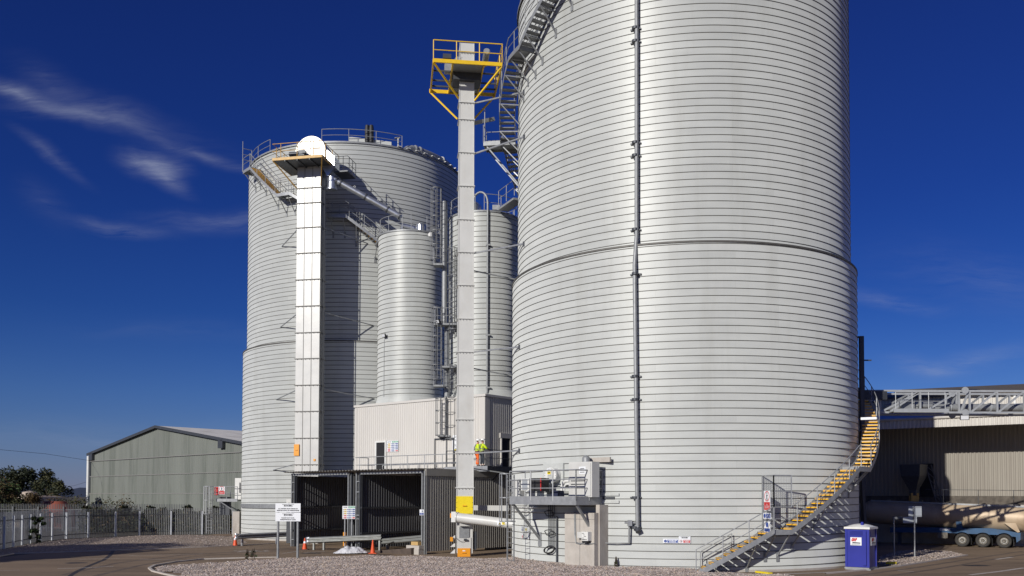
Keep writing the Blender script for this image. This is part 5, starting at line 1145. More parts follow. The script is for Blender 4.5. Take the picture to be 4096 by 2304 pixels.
for i, x in enumerate((-1.38, 0, 1.38)):
    r = .50
    for yy, inner in ((-.22, False), (1.75, True)):
        w_ = MB(TRX); w_.lathe([(0, 0)], (0, 0, 0), 3) if False else None
        ax = Matrix.Translation((x, yy, r)) @ Matrix.Rotation(math.pi / 2, 4, 'X')
        mb = MB(TRX @ ax); mb.lathe([(.30, .14), (.34, .17), (.44, .17), (.495, .12), (.50, 0), (.495, -.12), (.44, -.17), (.30, -.17)], (0, 0, 0), 36); wh_ = mb.build('wheel', M['tyre'], tk, smooth=40)
        mb = MB(TRX @ ax); mb.lathe([(.01, .10), (.10, .12), (.12, .06), (.20, .02), (.27, .02), (.29, .10), (.31, .14)], (0, 0, 0), 30); mb.build('rim', M['hub'], wh_, smooth=35)
        if not inner:
            for q in range(10):
                mb = MB(TRX @ ax); mb.disc((.17 * math.cos(q * math.pi / 5), .17 * math.sin(q * math.pi / 5), .05), .032, (0, 0, 1), 6, .05); mb.build('wheel_nut', M['cream_steel'], wh_)
    mb = MB(TRX); prev = None
    for q in range(13):
        a_ = math.pi * (.02 + .96 * q / 12); cur = [mb.p(x + (.58) * math.cos(a_), y, r + .58 * math.sin(a_)) for y in (-.42, .05)]
        if prev: mb.face((prev[0], cur[0], cur[1], prev[1]))
        prev = cur
    mb.build('mudguard', M['rubber'], tk, smooth=40)
    mb = MB(TRX); mb.box((x + .62, -.18, .42), (.02, .42, .5)); mb.build('mud_flap', M['rubber'], tk)
# ------------------------------------------------------------------ portable toilet
c2 = at(3478, 2270, 45.5); c2.z = 0
pa = R_(-39); PTX = frame((c2.x, c2.y, 0), pa); pf = onplane(PTX, 0)
M['toilet_blue'] = mat('toilet_blue_plastic', (.022, .030, .28), .42, 0, .10, 1.5, spec=.4, bump=.05, bscale=4)
M['toilet_dark'] = M['toilet_blue']
pw = -pf(3381, 2264).x; pd = 1.2; ph = 2.05
pt_ = thing('portable_toilet', 'deep blue portable toilet cabin with a white roof beside the big silo', 'portable toilet', (c2.x, c2.y, 0), pa)
mb = MB(PTX); mb.box((-pw / 2, pd / 2, .14 + (ph - .14) / 2), (pw - .08, pd - .08, ph - .14)); mb.build('cabin', M['toilet_blue'], pt_)
for x in (-pw + .05, -.05):
    for y in (.05, pd - .05):
        mb = MB(PTX); mb.box((x, y, .14 + (ph - .14) / 2), (.10, .10, ph - .14)); mb.build('corner_post', M['toilet_blue'], pt_)
mb = MB(PTX); mb.box((-.22, -.015, ph / 2 + .06), (.16, .07, ph - .35)); mb.build('door_jamb', M['toilet_blue'], pt_)
for k in range(5):
    mb = MB(PTX); mb.box((-pw / 2 - .05, .022, ph - .12 - k * .045), (pw * .52, .03, .018)); mb.build('vent_slat', M['toilet_blue'], pt_)
    mb = MB(PTX); mb.box((-.025, pd / 2, ph - .14 - k * .06), (.04, pd * .6, .02)); mb.build('vent_slat', M['toilet_blue'], pt_)
mb = MB(PTX); n = 8; g = {}
for i in range(n + 1):
    for j in range(n + 1):
        s, t = i / n, j / n; g[i, j] = mb.p(-pw - .03 + (pw + .06) * s, -.03 + (pd + .06) * t, ph + .08 + .17 * (math.sin(math.pi * s) * math.sin(math.pi * t)) ** .6)
for i in range(n):
    for j in range(n): mb.face((g[i, j], g[i + 1, j], g[i + 1, j + 1], g[i, j + 1]))
mb.box((-pw / 2, pd / 2, ph + .035), (pw + .08, pd + .08, .10)); mb.build('roof', M['white_paint'], pt_, smooth=50)
mb = MB(PTX); mb.tube([(-.42, .25, ph), (-.42, .25, ph + .34)], .075, 12); mb.build('vent_pipe', M['toilet_blue'], pt_, smooth=50)
mb = MB(PTX); mb.box((-pw / 2, pd / 2, .09), (pw + .02, pd + .16, .08))
for y in (.0, pd): mb.box((-pw / 2 + .05, y, .03), (pw + .05, .14, .06))
mb.build('skid_base', M['galv_dark'], pt_)
def gap(X, w, h):
    mb = MB(X); mb.box((0, 0, .004), (w, h, .012)); o = mb.build('label_plate', M['white_sign'], pt_)
    sh = Matrix.Identity(4); sh[0][1] = .25
    mb = MB(); textmesh(mb, 'GAP', X @ Matrix.Translation((-.16 * w, .19 * h, .014)) @ sh, h * .50, .02, w * .48); mb.build('print', M['red_ink'], o, recalc=False)
    mb = MB(X); mb.poly([(-.36 * w, -.26 * h, .014), (.40 * w, -.26 * h, .014), (.40 * w, -.14 * h, .014), (-.28 * w, -.10 * h, .014)]); mb.poly([(-.40 * w, -.42 * h, .014), (.40 * w, -.42 * h, .014), (.40 * w, -.38 * h, .014), (-.40 * w, -.38 * h, .014)]); mb.build('print', M['ink'], o, recalc=False)
gap(facing(PTX @ Vector((-pw / 2 - .06, .025, 1.42)), PTX.to_3x3() @ Vector((0, -1, 0))), pw * .46, .40)
gap(facing(PTX @ Vector((.005, pd / 2, 1.42)), PTX.to_3x3() @ Vector((1, 0, 0))), pd * .62, .40)
# ------------------------------------------------------------------ sign posts, kerb blocks and verge on the right
def post_sign(name, label, x, y, boards, r=.045, cat='sign'):
    g = gnd(x, y); t = thing(name, label, cat, g); zt = max(at(x, b[1], g.y).z for b in boards)
    mb = MB(); mb.tube([g, (g.x, g.y, zt - .05)], r, 10); mb.build('post', M['galv'], t, smooth=50)
    for x0, y0, x1, y1, m in boards:
        a, b = at(x0, y1, g.y + .08), at(x1, y0, g.y + .08); mb = MB(); mb.box(((a.x + b.x) / 2, g.y + .07, (a.z + b.z) / 2), (b.x - a.x, .02, b.z - a.z)); mb.build('board', M[m], t)
        for zz in (a.z + .06, b.z - .06):
            mb = MB(); mb.box(((a.x + b.x) / 2, g.y + .05, zz), (b.x - a.x - .02, .03, .03)); mb.build('clip_rail', M['galv_dark'], t)
    return t
post_sign('sign_post', 'grey sign post seen from behind with a square plate above a wide one', 3659, 2229, [(3634, 2026, 3686, 2067, 'grey_sign'), (3612, 2068, 3667, 2092, 'grey_sign')])
post_sign('sign_post', 'dim sign post in the shade between the toilet and the square sign', 3577, 2227, [(3568, 2066, 3612, 2078, 'dark_steel')], .04)
def block(label, pts, h, m='lemon', name='kerb_block'):
    g = [gnd(*q) for q in pts]; d = (g[1] - g[0]); mb = MB(); mb.bar(g[0] + Vector((0, 0, h / 2)), g[1] + Vector((0, 0, h / 2)), .22, h); tag(mb.build(name, M[m]), label, 'kerb block')
block('short yellow painted kerb block on the verge right of the blue toilet', ((3550, 2258), (3580, 2257)), .14)
block('long yellow painted kerb strip at the foot of the big silo stairs', ((3028, 2290), (3082, 2297)), .08)
block('yellow painted kerb strip under the service platform ladder', ((1992, 2241), (2052, 2242)), .09)
# ------------------------------------------------------------------ left silo foot: platform, band
lp = thing('service_platform', 'small railed steel platform with ladder hoops at the left edge of the left silo', 'platform', at(880, 1998, 81))
LYp = 80.6; A = lambda x, y, Y=LYp: at(x, y, Y); fz = A(880, 1998).z
x0, x1, x2 = A(866, 2000).x, A(950, 2000).x, A(818, 2000).x
mb = MB(); mb.box(((x0 + x1) / 2, LYp + .8, fz - .05), (x1 - x0, 1.7, .1)); mb.build('deck', M['galv_dark'], lp)
mb = MB(); mb.box(((x0 + x1) / 2, LYp - .06, fz - .06), (x1 - x0, .03, .26)); mb.build('toe_board', M['galv'], lp)
handrail(lp, [(x2, LYp, fz), (x1, LYp, fz)], 1.12, 'galv', None, .03, 1.1); handrail(lp, [(x2, LYp, fz), (x2, LYp + 1.6, fz), (x1, LYp + 1.6, fz)], 1.12, 'galv', None, .03, 1.2)
for xx, yy in ((880, LYp), (866, LYp + 1.5)):
    a = A(xx, 2006); a.y = yy; b = A(952, 2060); b.y = yy + .6; mb = MB(); mb.bar(a, b, .09); mb.build('brace', M['galv'], lp)
X = frame((A(838, 2150).x, LYp - .1, 0), R_(-8)); ladder(lp, X, .35, fz + 1.1, .5, (2.05, fz + 1.15))
a, b = A(928, 2149), A(956, 2046); cp = thing('concrete_pier', 'pale concrete pier beside the left edge of the left silo', 'pier', a)
mb = MB(); mb.box(((a.x + b.x) / 2, LYp + .6, (b.z) / 2), (b.x - a.x, 1.0, b.z)); mb.build('pier', M['concrete'], cp)
a, b = A(934, 1998), A(960, 1912); cp = thing('control_cabinet', 'white cabinet against the left silo on the small platform', 'cabinet', a)
mb = MB(); mb.box(((a.x + b.x) / 2, LYp + .7, (a.z + b.z) / 2), (b.x - a.x, .7, b.z - a.z)); mb.build('case', M['white_paint'], cp)
mb = MB(); mb.box((b.x - .1, LYp + .33, (a.z + b.z) / 2 + .1), (.08, .06, .9)); mb.build('hinge_strip', M['dark_steel'], cp)
a, b = A(856, 1998), A(868, 1940); ex = thing('hose_reel', 'red hose reel box on the small platform of the left silo', 'hose reel', a)
mb = MB(); mb.box((a.x + .1, LYp + .5, a.z + .75), (.35, .3, .75)); mb.build('case', M['red_ink'], ex)
a, b = A(866, 2015), A(902, 1985); mb = MB(); mb.box((a.x + .5, LYp + .9, a.z - .2), (.9, .5, 1.6)); tag(mb.build('motor_box', M['dark_steel']), 'dark motor box hanging under the small platform on the left', 'box')
c = A(887, 1962, LYp - .1); X = facing(c, (0, -1, 0)); pr = no_entry(X, .55, .68); pr = [p if p[0] != 'text' else (p[0], 0, *p[2:]) for p in pr]
notice('warning_sign', 'white and red no entry sign on the rail of the small left platform', X, .55, .68, pr)
gb = thing('guard_band', 'grey steel guard band curving round the lower wall of the left silo', 'guard band', cyl_pt(CL, R1 + .1, R_(-50), 2.8))
z1, z0 = on_cyl(1060, 2016, CL, R1).z, on_cyl(1060, 2033, CL, R1).z
mb = MB(); prev = None
for q in range(25):
    th = R_(-76 + 42 * q / 24); cur = [mb.p(cyl_pt(CL, R1 + o, th, z)) for o, z in ((.05, z0), (.13, z0), (.13, z1), (.05, z1))]
    if prev:
        for i in range(4): mb.face((prev[i], prev[(i + 1) % 4], cur[(i + 1) % 4], cur[i]))
    prev = cur
mb.build('band', M['galv_dark'], gb, smooth=40)
# ------------------------------------------------------------------ green gable shed
M['green_sheet'] = mat('faded_green_sheet', (.175, .187, .165), .6, 0, .14, .5, stretch=(1, 1, .1), dirt=((.085, .10, .08), .9, .75, (1, 1, .09)))
M['pale_roof'] = mat('pale_sheet_roof', (.80, .77, .68), .6, 0, .12, .6, dirt=((.34, .30, .24), .6, .35, (1, 1, 1)))
GA, GB = at(364, 1814, 125), at(975, 1772, 97.5); GPk = GA.lerp(GB, .5); GPk.z = 11.85
gd = (GB - GA); gd.z = 0; gl = gd.length; ga = math.atan2(gd.y, gd.x)
GSX = frame((GA.x, GA.y, 0), ga); gh = (GA.z + GB.z) / 2
gsd = thing('gable_shed', 'large faded green ribbed shed with a pale low gable roof behind the fence', 'shed', (GA.x, GA.y, 0), ga)
top = lambda t: gh + (11.85 - gh) * (1 - abs(2 * t - 1))
hz_ = (0, 3.9, 6.2, 8.3, 99)
for i in range(4):
    mb = MB(GSX); tz_ = lambda t, i=i: min(top(t), hz_[i + 1]); off = -.05 * (3 - i)
    mb.ribs((0, -.0 + off), (gl, off), (lambda t, i=i: min(hz_[i], top(t)) - (.06 if i else 0)), 0, .42, .05, (0, -1), top=tz_); mb.build('front_wall', M['green_sheet'], gsd)
for z in hz_[1:4]:
    t0 = max(0, (z - gh) / (2 * (11.85 - gh))) if z > gh else 0
    mb = MB(GSX); mb.box((gl / 2, -.20, z), (gl * (1 - 2 * t0) - .3, .03, .09)); mb.build('lap_joint', M['seam_grey'], gsd)
mb = MB(GSX); mb.ribs((gl, 0), (gl, 45), 0, gh, .42, .05, (1, 0)); mb.build('side_wall', M['green_sheet'], gsd)
mb = MB(GSX); mb.ribs((0, 45), (0, 0), 0, gh, .42, .05, (-1, 0)); mb.build('side_wall', M['green_sheet'], gsd)
for s, (a, b) in enumerate((((-.4, gh - .1), (gl / 2, 12.0)), ((gl / 2, 12.0), (gl + .4, gh - .1)))):
    mb = MB(GSX); mb.prism([(a[0], -.35, a[1]), (b[0], -.35, b[1]), (b[0], 46, b[1]), (a[0], 46, a[1])], (0, 0, .12)); r_ = mb.build('roof', M['pale_roof'], gsd)
    mb = MB(GSX); mb.bar((a[0], -.4, a[1] - .0), (b[0], -.4, b[1] - .0), .1, .32); mb.build('verge_trim', M['dark_steel'], r_)
for x in (.9, gl - 4.2):
    mb = MB(GSX); mb.box((x, -.3, top(x / gl) - .55), (1.0, .3, .9)); mb.build('gutter_end', M['dark_steel'], gsd)
mb = MB(GSX); mb.tube([(-.25, -.25, 0), (-.25, -.25, gh - .3)], .2, 8); mb.build('downpipe', M['white_paint'], gsd, smooth=50)
mb = MB(GSX); mb.box((.15, -.12, gh / 2), (.35, .12, gh)); mb.build('corner_trim', M['dark_steel'], gsd)
# ------------------------------------------------------------------ palisade fences
M['fence'] = mat('galvanised_palisade', (.56, .58, .61), .5, .2, .15, 1.5)
M['fence_dark'] = mat('dull_palisade', (.10, .105, .11), .6, .2, .2, 1.5)
def fence(label, pts, h, postpx=None, m='fence', pale=.155, w=.075, sp=2.6):
    f = thing('palisade_fence', label, 'fence', pts[0]); seg = [(b - a).length for a, b in zip(pts[:-1], pts[1:])]; T = sum(seg)
    def P(s):
        k = 0
        while k < len(seg) - 1 and s > seg[k]: s -= seg[k]; k += 1
        return pts[k].lerp(pts[k + 1], min(s / seg[k], 1)), (pts[k + 1] - pts[k]).normalized()
    mb = MB(); n = int(T / pale)
    for i in range(n):
        p, d = P(i * pale); s = d * w / 2; q = Vector((d.y, -d.x, 0)) * .015
        a = [mb.p(p + v) for v in (-s, q, s)]; b = [mb.p(p + v + Vector((0, 0, h - .16))) for v in (-s, q, s)]; c = [mb.p(p + v + Vector((0, 0, h + (.0 if j != 1 else .06)))) for j, v in enumerate((-s * .8, q, s * .8))]
        for A_, B_ in ((a, b), (b, c)):
            mb.face((A_[0], A_[1], B_[1], B_[0])); mb.face((A_[1], A_[2], B_[2], B_[1]))
    mb.build('pales', M[m], f, recalc=False)
    for z in (.35, h - .55):
        for a, b in zip(pts[:-1], pts[1:]):
            mb = MB(); mb.bar(a + Vector((0, 0, z)), b + Vector((0, 0, z)), .05, .06); mb.build('rail', M['fence_dark'], f)
    n = max(1, int(round(T / sp)))
    for i in range(n + 1):
        p, d = P(min(i * T / n, T - 1e-4)); mb = MB(); nrm = Vector((d.y, -d.x, 0)); nrm = nrm if nrm.dot(-p) > 0 else -nrm
        c = p + nrm * .09; mb.box((c.x, c.y, (h - .25) / 2), (.13, .13, h - .25), math.atan2(d.y, d.x)); mb.build('post', M['fence'] if m != 'fence_dark' else M['fence_dark'], f)
fp = [Vector((*gnd(x, y)[:2], 0)) for x, y in ((-170, 2225), (10, 2196), (122, 2172), (192, 2162), (261, 2155), (350, 2150), (445, 2146), (548, 2141), (657, 2139), (770, 2137.5), (930, 2136))]
M['fence_mid'] = mat('weathered_palisade', (.19, .195, .20), .55, .2, .2, 1.5)  # darker grey than the pales of the first stretch
fence('pale galvanised palisade fence curving along the verge at the left edge', fp[:6], 2.45)
fence('duller stretch of palisade fence running to the left silo, behind the cone', fp[5:], 2.45, m='fence_mid')
bp_ = [at(x, 2140, 93) for x in (-150, 120, 400, 760)]; [setattr(p, 'z', 0) for p in bp_]
fence('dull dark palisade fence standing behind the pale one', bp_, 2.75, m='fence_dark', pale=.17)
# ------------------------------------------------------------------ rusty tank, cone, trees and hills behind the fence
M['rusty_tank'] = mat('rusty_tank', (.45, .37, .30), .8, 0, .15, .6, dirt=((.22, .08, .04), .85, .7, (1, 1, .4)))
M['rust_red'] = mat('red_oxide', (.33, .09, .055), .7, 0, .15, .8)
a, b = at(95, 2015, 104), at(238, 2028, 118); tn = thing('storage_tank', 'rusty beige cylindrical tank lying behind the fence among bushes', 'tank', a); a.z = b.z = 1.7
dd = (b - a).normalized(); mb = MB()
mb.tube([a - dd * .7, a - dd * .45, a], 1.2, 24, r2=1.9); mb.tube([a, b], 1.9, 28); mb.tube([b, b + dd * .8], 1.9, 28, r2=1.0); mb.build('tank', M['rusty_tank'], tn, smooth=40)
c = at(118, 1986, 104); mb = MB(); mb.lathe([(.95, -1.0), (.95, .2), (.7, .52), (.01, .66)], c, 24); mb.build('dome', M['rusty_tank'], tn, smooth=40)
c = at(222, 2050, 100); c.z = 0; rc = thing('red_hopper', 'red oxide cone shaped hopper beside the rusty tank', 'hopper', c); zt = at(222, 2005, 100).z
mb = MB(); mb.lathe([(2.0, 0), (2.0, 1.9), (1.0, zt), (.01, zt)], c, 32); mb.build('cone', M['rust_red'], rc, smooth=35)
LEAF = {}
def leafmat(n, c): LEAF[n] = mat(n, c, .65, 0, .35, 3, spec=.3); return LEAF[n]
leafmat('dark_leaf', (.032, .04, .022)); leafmat('olive_leaf', (.06, .06, .024)); leafmat('brown_leaf', (.085, .055, .022)); leafmat('green_leaf', (.055, .085, .028))
M['bark'] = mat('bark', (.07, .055, .04), .9, 0, .3, 6)
def tree(name, label, base, h, r, n, mats, leaf=.22, trunk=.3, low=.25, cat='tree', clumps=26, group=None, flat=1., part='crown'):
    t = thing(name, label, cat, base, 0, group); rnd = random.Random(hash(label) % 9999 if False else len(label) * 37 + n)
    mb = MB(); c0 = Vector(base); top_ = c0 + Vector((0, 0, h * .55)); lean = Vector((rnd.uniform(-.3, .3), rnd.uniform(-.2, .2), 0)) * r * .3
    mb.tube([c0 - Vector((0, 0, .2)), c0.lerp(top_, .5) + lean * .4, top_ + lean], trunk, 8, r2=trunk * .4)
    C = []
    for i in range(clumps):
        u = rnd.uniform(-1, 1); a = rnd.uniform(0, 2 * math.pi); rr = r * (rnd.random() ** .45) * math.sqrt(max(0, 1 - u * u * .75))
        cz = h * low + (h * (1 - low)) * (.5 + .46 * u); C.append((c0 + Vector((rr * math.cos(a), rr * math.sin(a) * flat, cz)), r * rnd.uniform(.20, .42)))
    for c, s in C[:9]: mb.tube([c0.lerp(top_, rnd.uniform(.4, .9)) + lean * .5, c0.lerp(c, .6) + Vector((0, 0, .4)), c], trunk * .28, 5, r2=.02)
    mb.build('trunk' if cat != 'weed' else 'stem', M['bark'], t)
    mb = MB()
    for i in range(n):
        c, s = C[i % len(C)]; v = Vector((rnd.gauss(0, 1), rnd.gauss(0, 1), rnd.gauss(0, .8))); v = v.normalized() * s * rnd.random() ** .4
        p = c + v; a = Vector((rnd.gauss(0, 1), rnd.gauss(0, 1), rnd.gauss(0, .6))).normalized() * leaf * rnd.uniform(.6, 1.4); b = a.cross(Vector((rnd.gauss(0, 1), rnd.gauss(0, 1), rnd.gauss(0, 1)))).normalized() * leaf * .45
        mb.cur = (i * 7 + i // len(C)) % len(mats) if rnd.random() < .4 else (i % len(C)) % len(mats); mb.poly([p - a, p + b, p + a, p - b])
    mb.build(part, [LEAF[k] for k in mats], t, recalc=False)
    return t
def gz_(x, Y): p = at(x, 2000, Y); p.z = 0; return p
tree('broadleaf_tree', 'dark broad tree behind the rusty tank, the tallest of the trees', gz_(108, 122), 6.9, 4.2, 9000, ('dark_leaf', 'olive_leaf', 'dark_leaf'), .20, .35, .12, group='trees behind the fence', clumps=44)
tree('broadleaf_tree', 'narrower dark ragged tree right of the tallest one', gz_(212, 118), 5.6, 2.3, 4500, ('dark_leaf', 'dark_leaf', 'olive_leaf'), .18, .25, .1, group='trees behind the fence', clumps=26)
tree('broadleaf_tree', 'brownish leafy tree at the left frame edge in front of the tank', gz_(18, 98), 4.7, 3.4, 7000, ('brown_leaf', 'olive_leaf', 'green_leaf'), .17, .25, .05, group='trees behind the fence', clumps=36)
tree('shrub', 'low brown green shrub in front of the left end of the tank', gz_(85, 97), 3.6, 2.2, 3500, ('brown_leaf', 'olive_leaf', 'dark_leaf'), .14, .12, .0, 'shrub', group='shrubs behind the fence', clumps=20)
tree('shrub', 'low dark shrub between the red hopper and the green shed', gz_(300, 108), 2.9, 4.2, 4500, ('dark_leaf', 'olive_leaf', 'brown_leaf'), .15, .12, .0, 'shrub', group='shrubs behind the fence', clumps=28, flat=.5)
tree('shrub', 'sparse pale shrub in front of the green shed wall', gz_(480, 96), 3.0, 2.6, 700, ('olive_leaf', 'brown_leaf'), .12, .06, .3, 'shrub', group='shrubs behind the fence', clumps=18)
g = gnd(158, 2172); tree('shrub', 'dark weed bush growing against the pale fence', (g.x, g.y - .4, 0), 2.0, .55, 900, ('dark_leaf', 'green_leaf'), .12, .05, .0, 'shrub', clumps=14)
rnd = random.Random(12); hg = thing('hedge', 'long dark bramble hedge along the foot of the green shed behind the fence', 'hedge', gz_(600, 92))
mb = MB(); h0, h1 = gz_(330, 91.5), gz_(960, 91.5)
for i in range(15000):
    t = rnd.random(); p = h0.lerp(h1, t); hh = 2.15 + .3 * math.sin(t * 31) + .25 * math.sin(t * 77)
    p = p + Vector((0, rnd.gauss(0, .45), hh * rnd.random() ** .7)); a = Vector((rnd.gauss(0, 1), rnd.gauss(0, 1), rnd.gauss(0, .7))).normalized() * .16; b = a.cross(Vector((rnd.gauss(0, 1), rnd.gauss(0, 1), rnd.gauss(0, 1)))).normalized() * .08
    mb.cur = rnd.choice((0, 0, 0, 1, 2)); mb.poly([p - a, p + b, p + a, p - b])
mb.build('foliage', [LEAF['dark_leaf'], LEAF['brown_leaf'], LEAF['olive_leaf']], hg, recalc=False)
# hills far off
M['hill'] = mat('far_hill', (.028, .040, .075), .95, 0, .25, .004)  # blue of the distant haze is put into the hill colour
mb = MB(); prev = None
for i in range(81):
    x = -2600 + 5200 * i / 80; z = 24 + 7 * math.sin(i * 1.7) * math.sin(i * .31) + 5 * math.sin(i * .9 + 1) + 4 * math.sin(i * 2.9)
    cur = [mb.p(x, 2600, -2), mb.p(x, 2760, max(z, 6)), mb.p(x, 3300, max(z * .9, 4)), mb.p(x, 3500, -2)]
    if prev:
        for k in range(3): mb.face((prev[k], cur[k], cur[k + 1], prev[k + 1]))
    prev = cur
struct(mb.build('hills', M['hill'], smooth=60))
# overhead wires
for lab, pts in (('thin overhead wire crossing the sky to the green shed, the upper one', ((-40, 1795, 110), (180, 1815, 116), (364, 1843, 125))), ('lower overhead wire rising to the corner of the green shed', ((235, 1952, 170), (300, 1942, 150), (364, 1922, 125)))):
    mb = MB(); mb.tube([at(*p) for p in pts], .02, 5); tag(mb.build('overhead_wire', M['rubber']), lab, 'wire')
# the tree off the left edge whose shade lies across the road
sp_ = Vector((-28.2, 62.5, 0)); s_ = 36
base = sp_ + Vector((-math.sin(SUN_AZ), -math.cos(SUN_AZ), 0)) * s_
tree('broadleaf_tree', 'large leafy tree off the left edge casting its shade over the road', base, s_ * math.tan(SUN_EL) + 1.2, 6.8, 15000, ('dark_leaf', 'olive_leaf', 'green_leaf'), .5, .5, .1, clumps=80)
# ------------------------------------------------------------------ gravel, kerbs and paint
M['gravel'] = mat('gravel_bed', (.35, .29, .255), .95, 0, .35, 9, bump=1., bscale=16, dirt=((.19, .15, .13), .7, 7, (1, 1, 1)))
STONE = [mat('stone_' + n, c, .85, 0, .15, 3) for n, c in (('pinkish', (.43, .345, .31)), ('tan', (.45, .36, .28)), ('grey', (.40, .355, .33)), ('pale', (.53, .47, .43)), ('dark', (.22, .175, .15)))]
def inside(p, poly):
    c = False; j = len(poly) - 1
    for i in range(len(poly)):
        a, b = poly[i], poly[j]
        if (a[1] > p[1]) != (b[1] > p[1]) and p[0] < (b[0] - a[0]) * (p[1] - a[1]) / (b[1] - a[1]) + a[0]: c = not c
        j = i
    return c
def edist(p, poly, skip=()):
    m = 99.
    for i in range(len(poly)):
        if i in skip: continue
        a, b = Vector(poly[i]), Vector(poly[(i + 1) % len(poly)]); d = b - a; q = Vector(p); t = max(0, min(1, (q - a).dot(d) / max(d.dot(d), 1e-9))); m = min(m, (a + d * t - q).length)
    return m
def stones(name, poly, n, s0, s1, hf, seed):
    rnd = random.Random(seed); xs = [p[0] for p in poly]; ys = [p[1] for p in poly]; mb = MB(); k = 0
    while k < n:
        x, y = rnd.uniform(min(xs), max(xs)), rnd.uniform(min(ys), max(ys))
        if not inside((x, y), poly): continue
        k += 1; s = rnd.uniform(s0, s1) * (1.6 if rnd.random() < .06 else 1); a = rnd.uniform(0, 6.28); ca, sa = math.cos(a), math.sin(a); l, w, h = s * rnd.uniform(.8, 1.4), s * rnd.uniform(.5, .9), s * rnd.uniform(.45, .8)
        z = hf(x, y) + h * .35; mb.cur = rnd.choice((0, 0, 1, 1, 2, 2, 3, 4)); j = lambda: rnd.uniform(.75, 1.2)
        P = [(-l * j(), 0, 0), (0, -w * j(), h * .1), (l * j(), 0, 0), (0, w * j(), -h * .1)]; tx, ty = rnd.uniform(-.4, .4) * l, rnd.uniform(-.4, .4) * w
        ids = [mb.p(x + px * ca - py * sa, y + px * sa + py * ca, z + pz) for px, py, pz in P]
        T = mb.p(x + tx * ca - ty * sa, y + tx * sa + ty * ca, z + h * j()); T2 = mb.p(x - tx * ca - ty * sa, y - tx * sa + ty * ca, z + h * .75)
        for q in range(4): mb.face((ids[q], ids[(q + 1) % 4], T if q < 2 else T2))
        mb.face((ids[0], T, T2)) ; mb.face((ids[2], T2, T))
    o = mb.build(name, STONE, recalc=False); o['kind'] = 'stuff'; return o
g2 = lambda x, y, z=0.: tuple(gnd(x, y, z)[:2])
arc_ = [tuple(cyl_pt(CB, R1 - .05, R_(t), 0)[:2]) for t in range(-72, 12, 6)]
isl = [g2(640, 2290), g2(617, 2276), g2(650, 2266), g2(760, 2256, .1), g2(900, 2246, .1), g2(1060, 2236, .1), g2(1250, 2226, .12), g2(1500, 2221, .12), g2(1790, 2226, .1), g2(1960, 2238, .05)] + arc_ + [g2(2860, 2297), g2(3080, 2303), (12.5, 38.5), (-14, 38.5), (-15.2, 43)]
ns = len(isl); sk = set(range(9, 9 + len(arc_) + 1)) | {ns - 3, ns - 4, ns - 2}
hfun = lambda x, y: .03 + .16 * min(1, edist((x, y), isl, sk) / 1.6) + .025 * math.sin(x * 2.1) * math.sin(y * 1.7)
mb = MB(); st_ = .4; xs = [p[0] for p in isl]; ys = [p[1] for p in isl]; cell = {}
nxg, nyg = int((max(xs) - min(xs)) / st_) + 1, int((max(ys) - min(ys)) / st_) + 1
for i in range(nxg):
    for j in range(nyg):
        c = (min(xs) + (i + .5) * st_, min(ys) + (j + .5) * st_)
        if inside(c, isl):
            ids = []
            for a, b in ((i, j), (i + 1, j), (i + 1, j + 1), (i, j + 1)):
                if (a, b) not in cell:
                    x, y = min(xs) + a * st_, min(ys) + b * st_; cell[a, b] = mb.p(x, y, (hfun(x, y) if inside((x, y), isl) else .012))
                ids.append(cell[a, b])
            mb.face(ids)
o = mb.build('gravel_bed', M['gravel'], smooth=60); o['kind'] = 'structure'
stones('gravel_stones', isl, 46000, .022, .046, hfun, 3)
def verge(nm, pts, z=.010): return sheet(nm, [gnd(*p) for p in pts], z, M['verge'])
lv = [(-60, 2232), (0, 2224), (60, 2214), (300, 2206), (560, 2197), (830, 2187), (935, 2182), (990, 2172), (960, 2158), (930, 2146), (770, 2140), (657, 2141), (548, 2143), (445, 2149), (350, 2153), (261, 2158), (122, 2176), (0, 2200), (-60, 2208)]
verge('gravel_verge', lv); lvw = [g2(*p) for p in lv]
stones('verge_stones', lvw, 6000, .018, .042, lambda x, y: .012, 5)
rv = [(3515, 2257), (3585, 2266), (3690, 2247), (3865, 2221), (3800, 2206), (3700, 2200), (3600, 2204), (3520, 2225)]
verge('gravel_verge', rv); stones('verge_stones', [g2(*p) for p in rv], 3000, .02, .045, lambda x, y: .012, 6)
def strip(pts, w, z, m, name='road_marking', h=0.):
    """flat painted line (or a low kerb when h is given) along pixels on the ground"""
    P = [Vector((*g2(*p), 0)) for p in pts]; mb = MB(); prev = None
    for i, p in enumerate(P):
        d = (P[min(i + 1, len(P) - 1)] - P[max(i - 1, 0)]).normalized(); s = Vector((-d.y, d.x, 0)) * w / 2
        cur = [mb.p(p + v + Vector((0, 0, zz))) for v, zz in ((-s, z), (s, z))] if not h else [mb.p(p + v + Vector((0, 0, zz))) for v, zz in ((-s, 0), (-s, h), (s, h), (s, 0))]
        if prev:
            for k in range(len(cur) - 1): mb.face((prev[k], cur[k], cur[k + 1], prev[k + 1]))
        prev = cur
    o = mb.build(name, m); o['kind'] = 'structure'; return o
K = M['kerb']
strip([(1110, 2231), (960, 2234), (811, 2238), (700, 2250), (618, 2264), (597, 2275), (612, 2287), (664, 2300), (760, 2320)], .13, 0, K, 'kerb', .07)
strip([(-40, 2232), (0, 2226), (55, 2216), (300, 2208), (560, 2199), (830, 2189), (940, 2184), (1110, 2174)], .12, 0, K, 'kerb', .06)
strip([(3300, 2297), (3480, 2280), (3600, 2266), (3700, 2250), (3868, 2222)], .12, 0, K, 'kerb', .06)
strip([(2960, 2310), (3150, 2296), (3340, 2289), (3480, 2277)], .30, .012, M['concrete'], 'pavement')
Pn = M['road_paint']
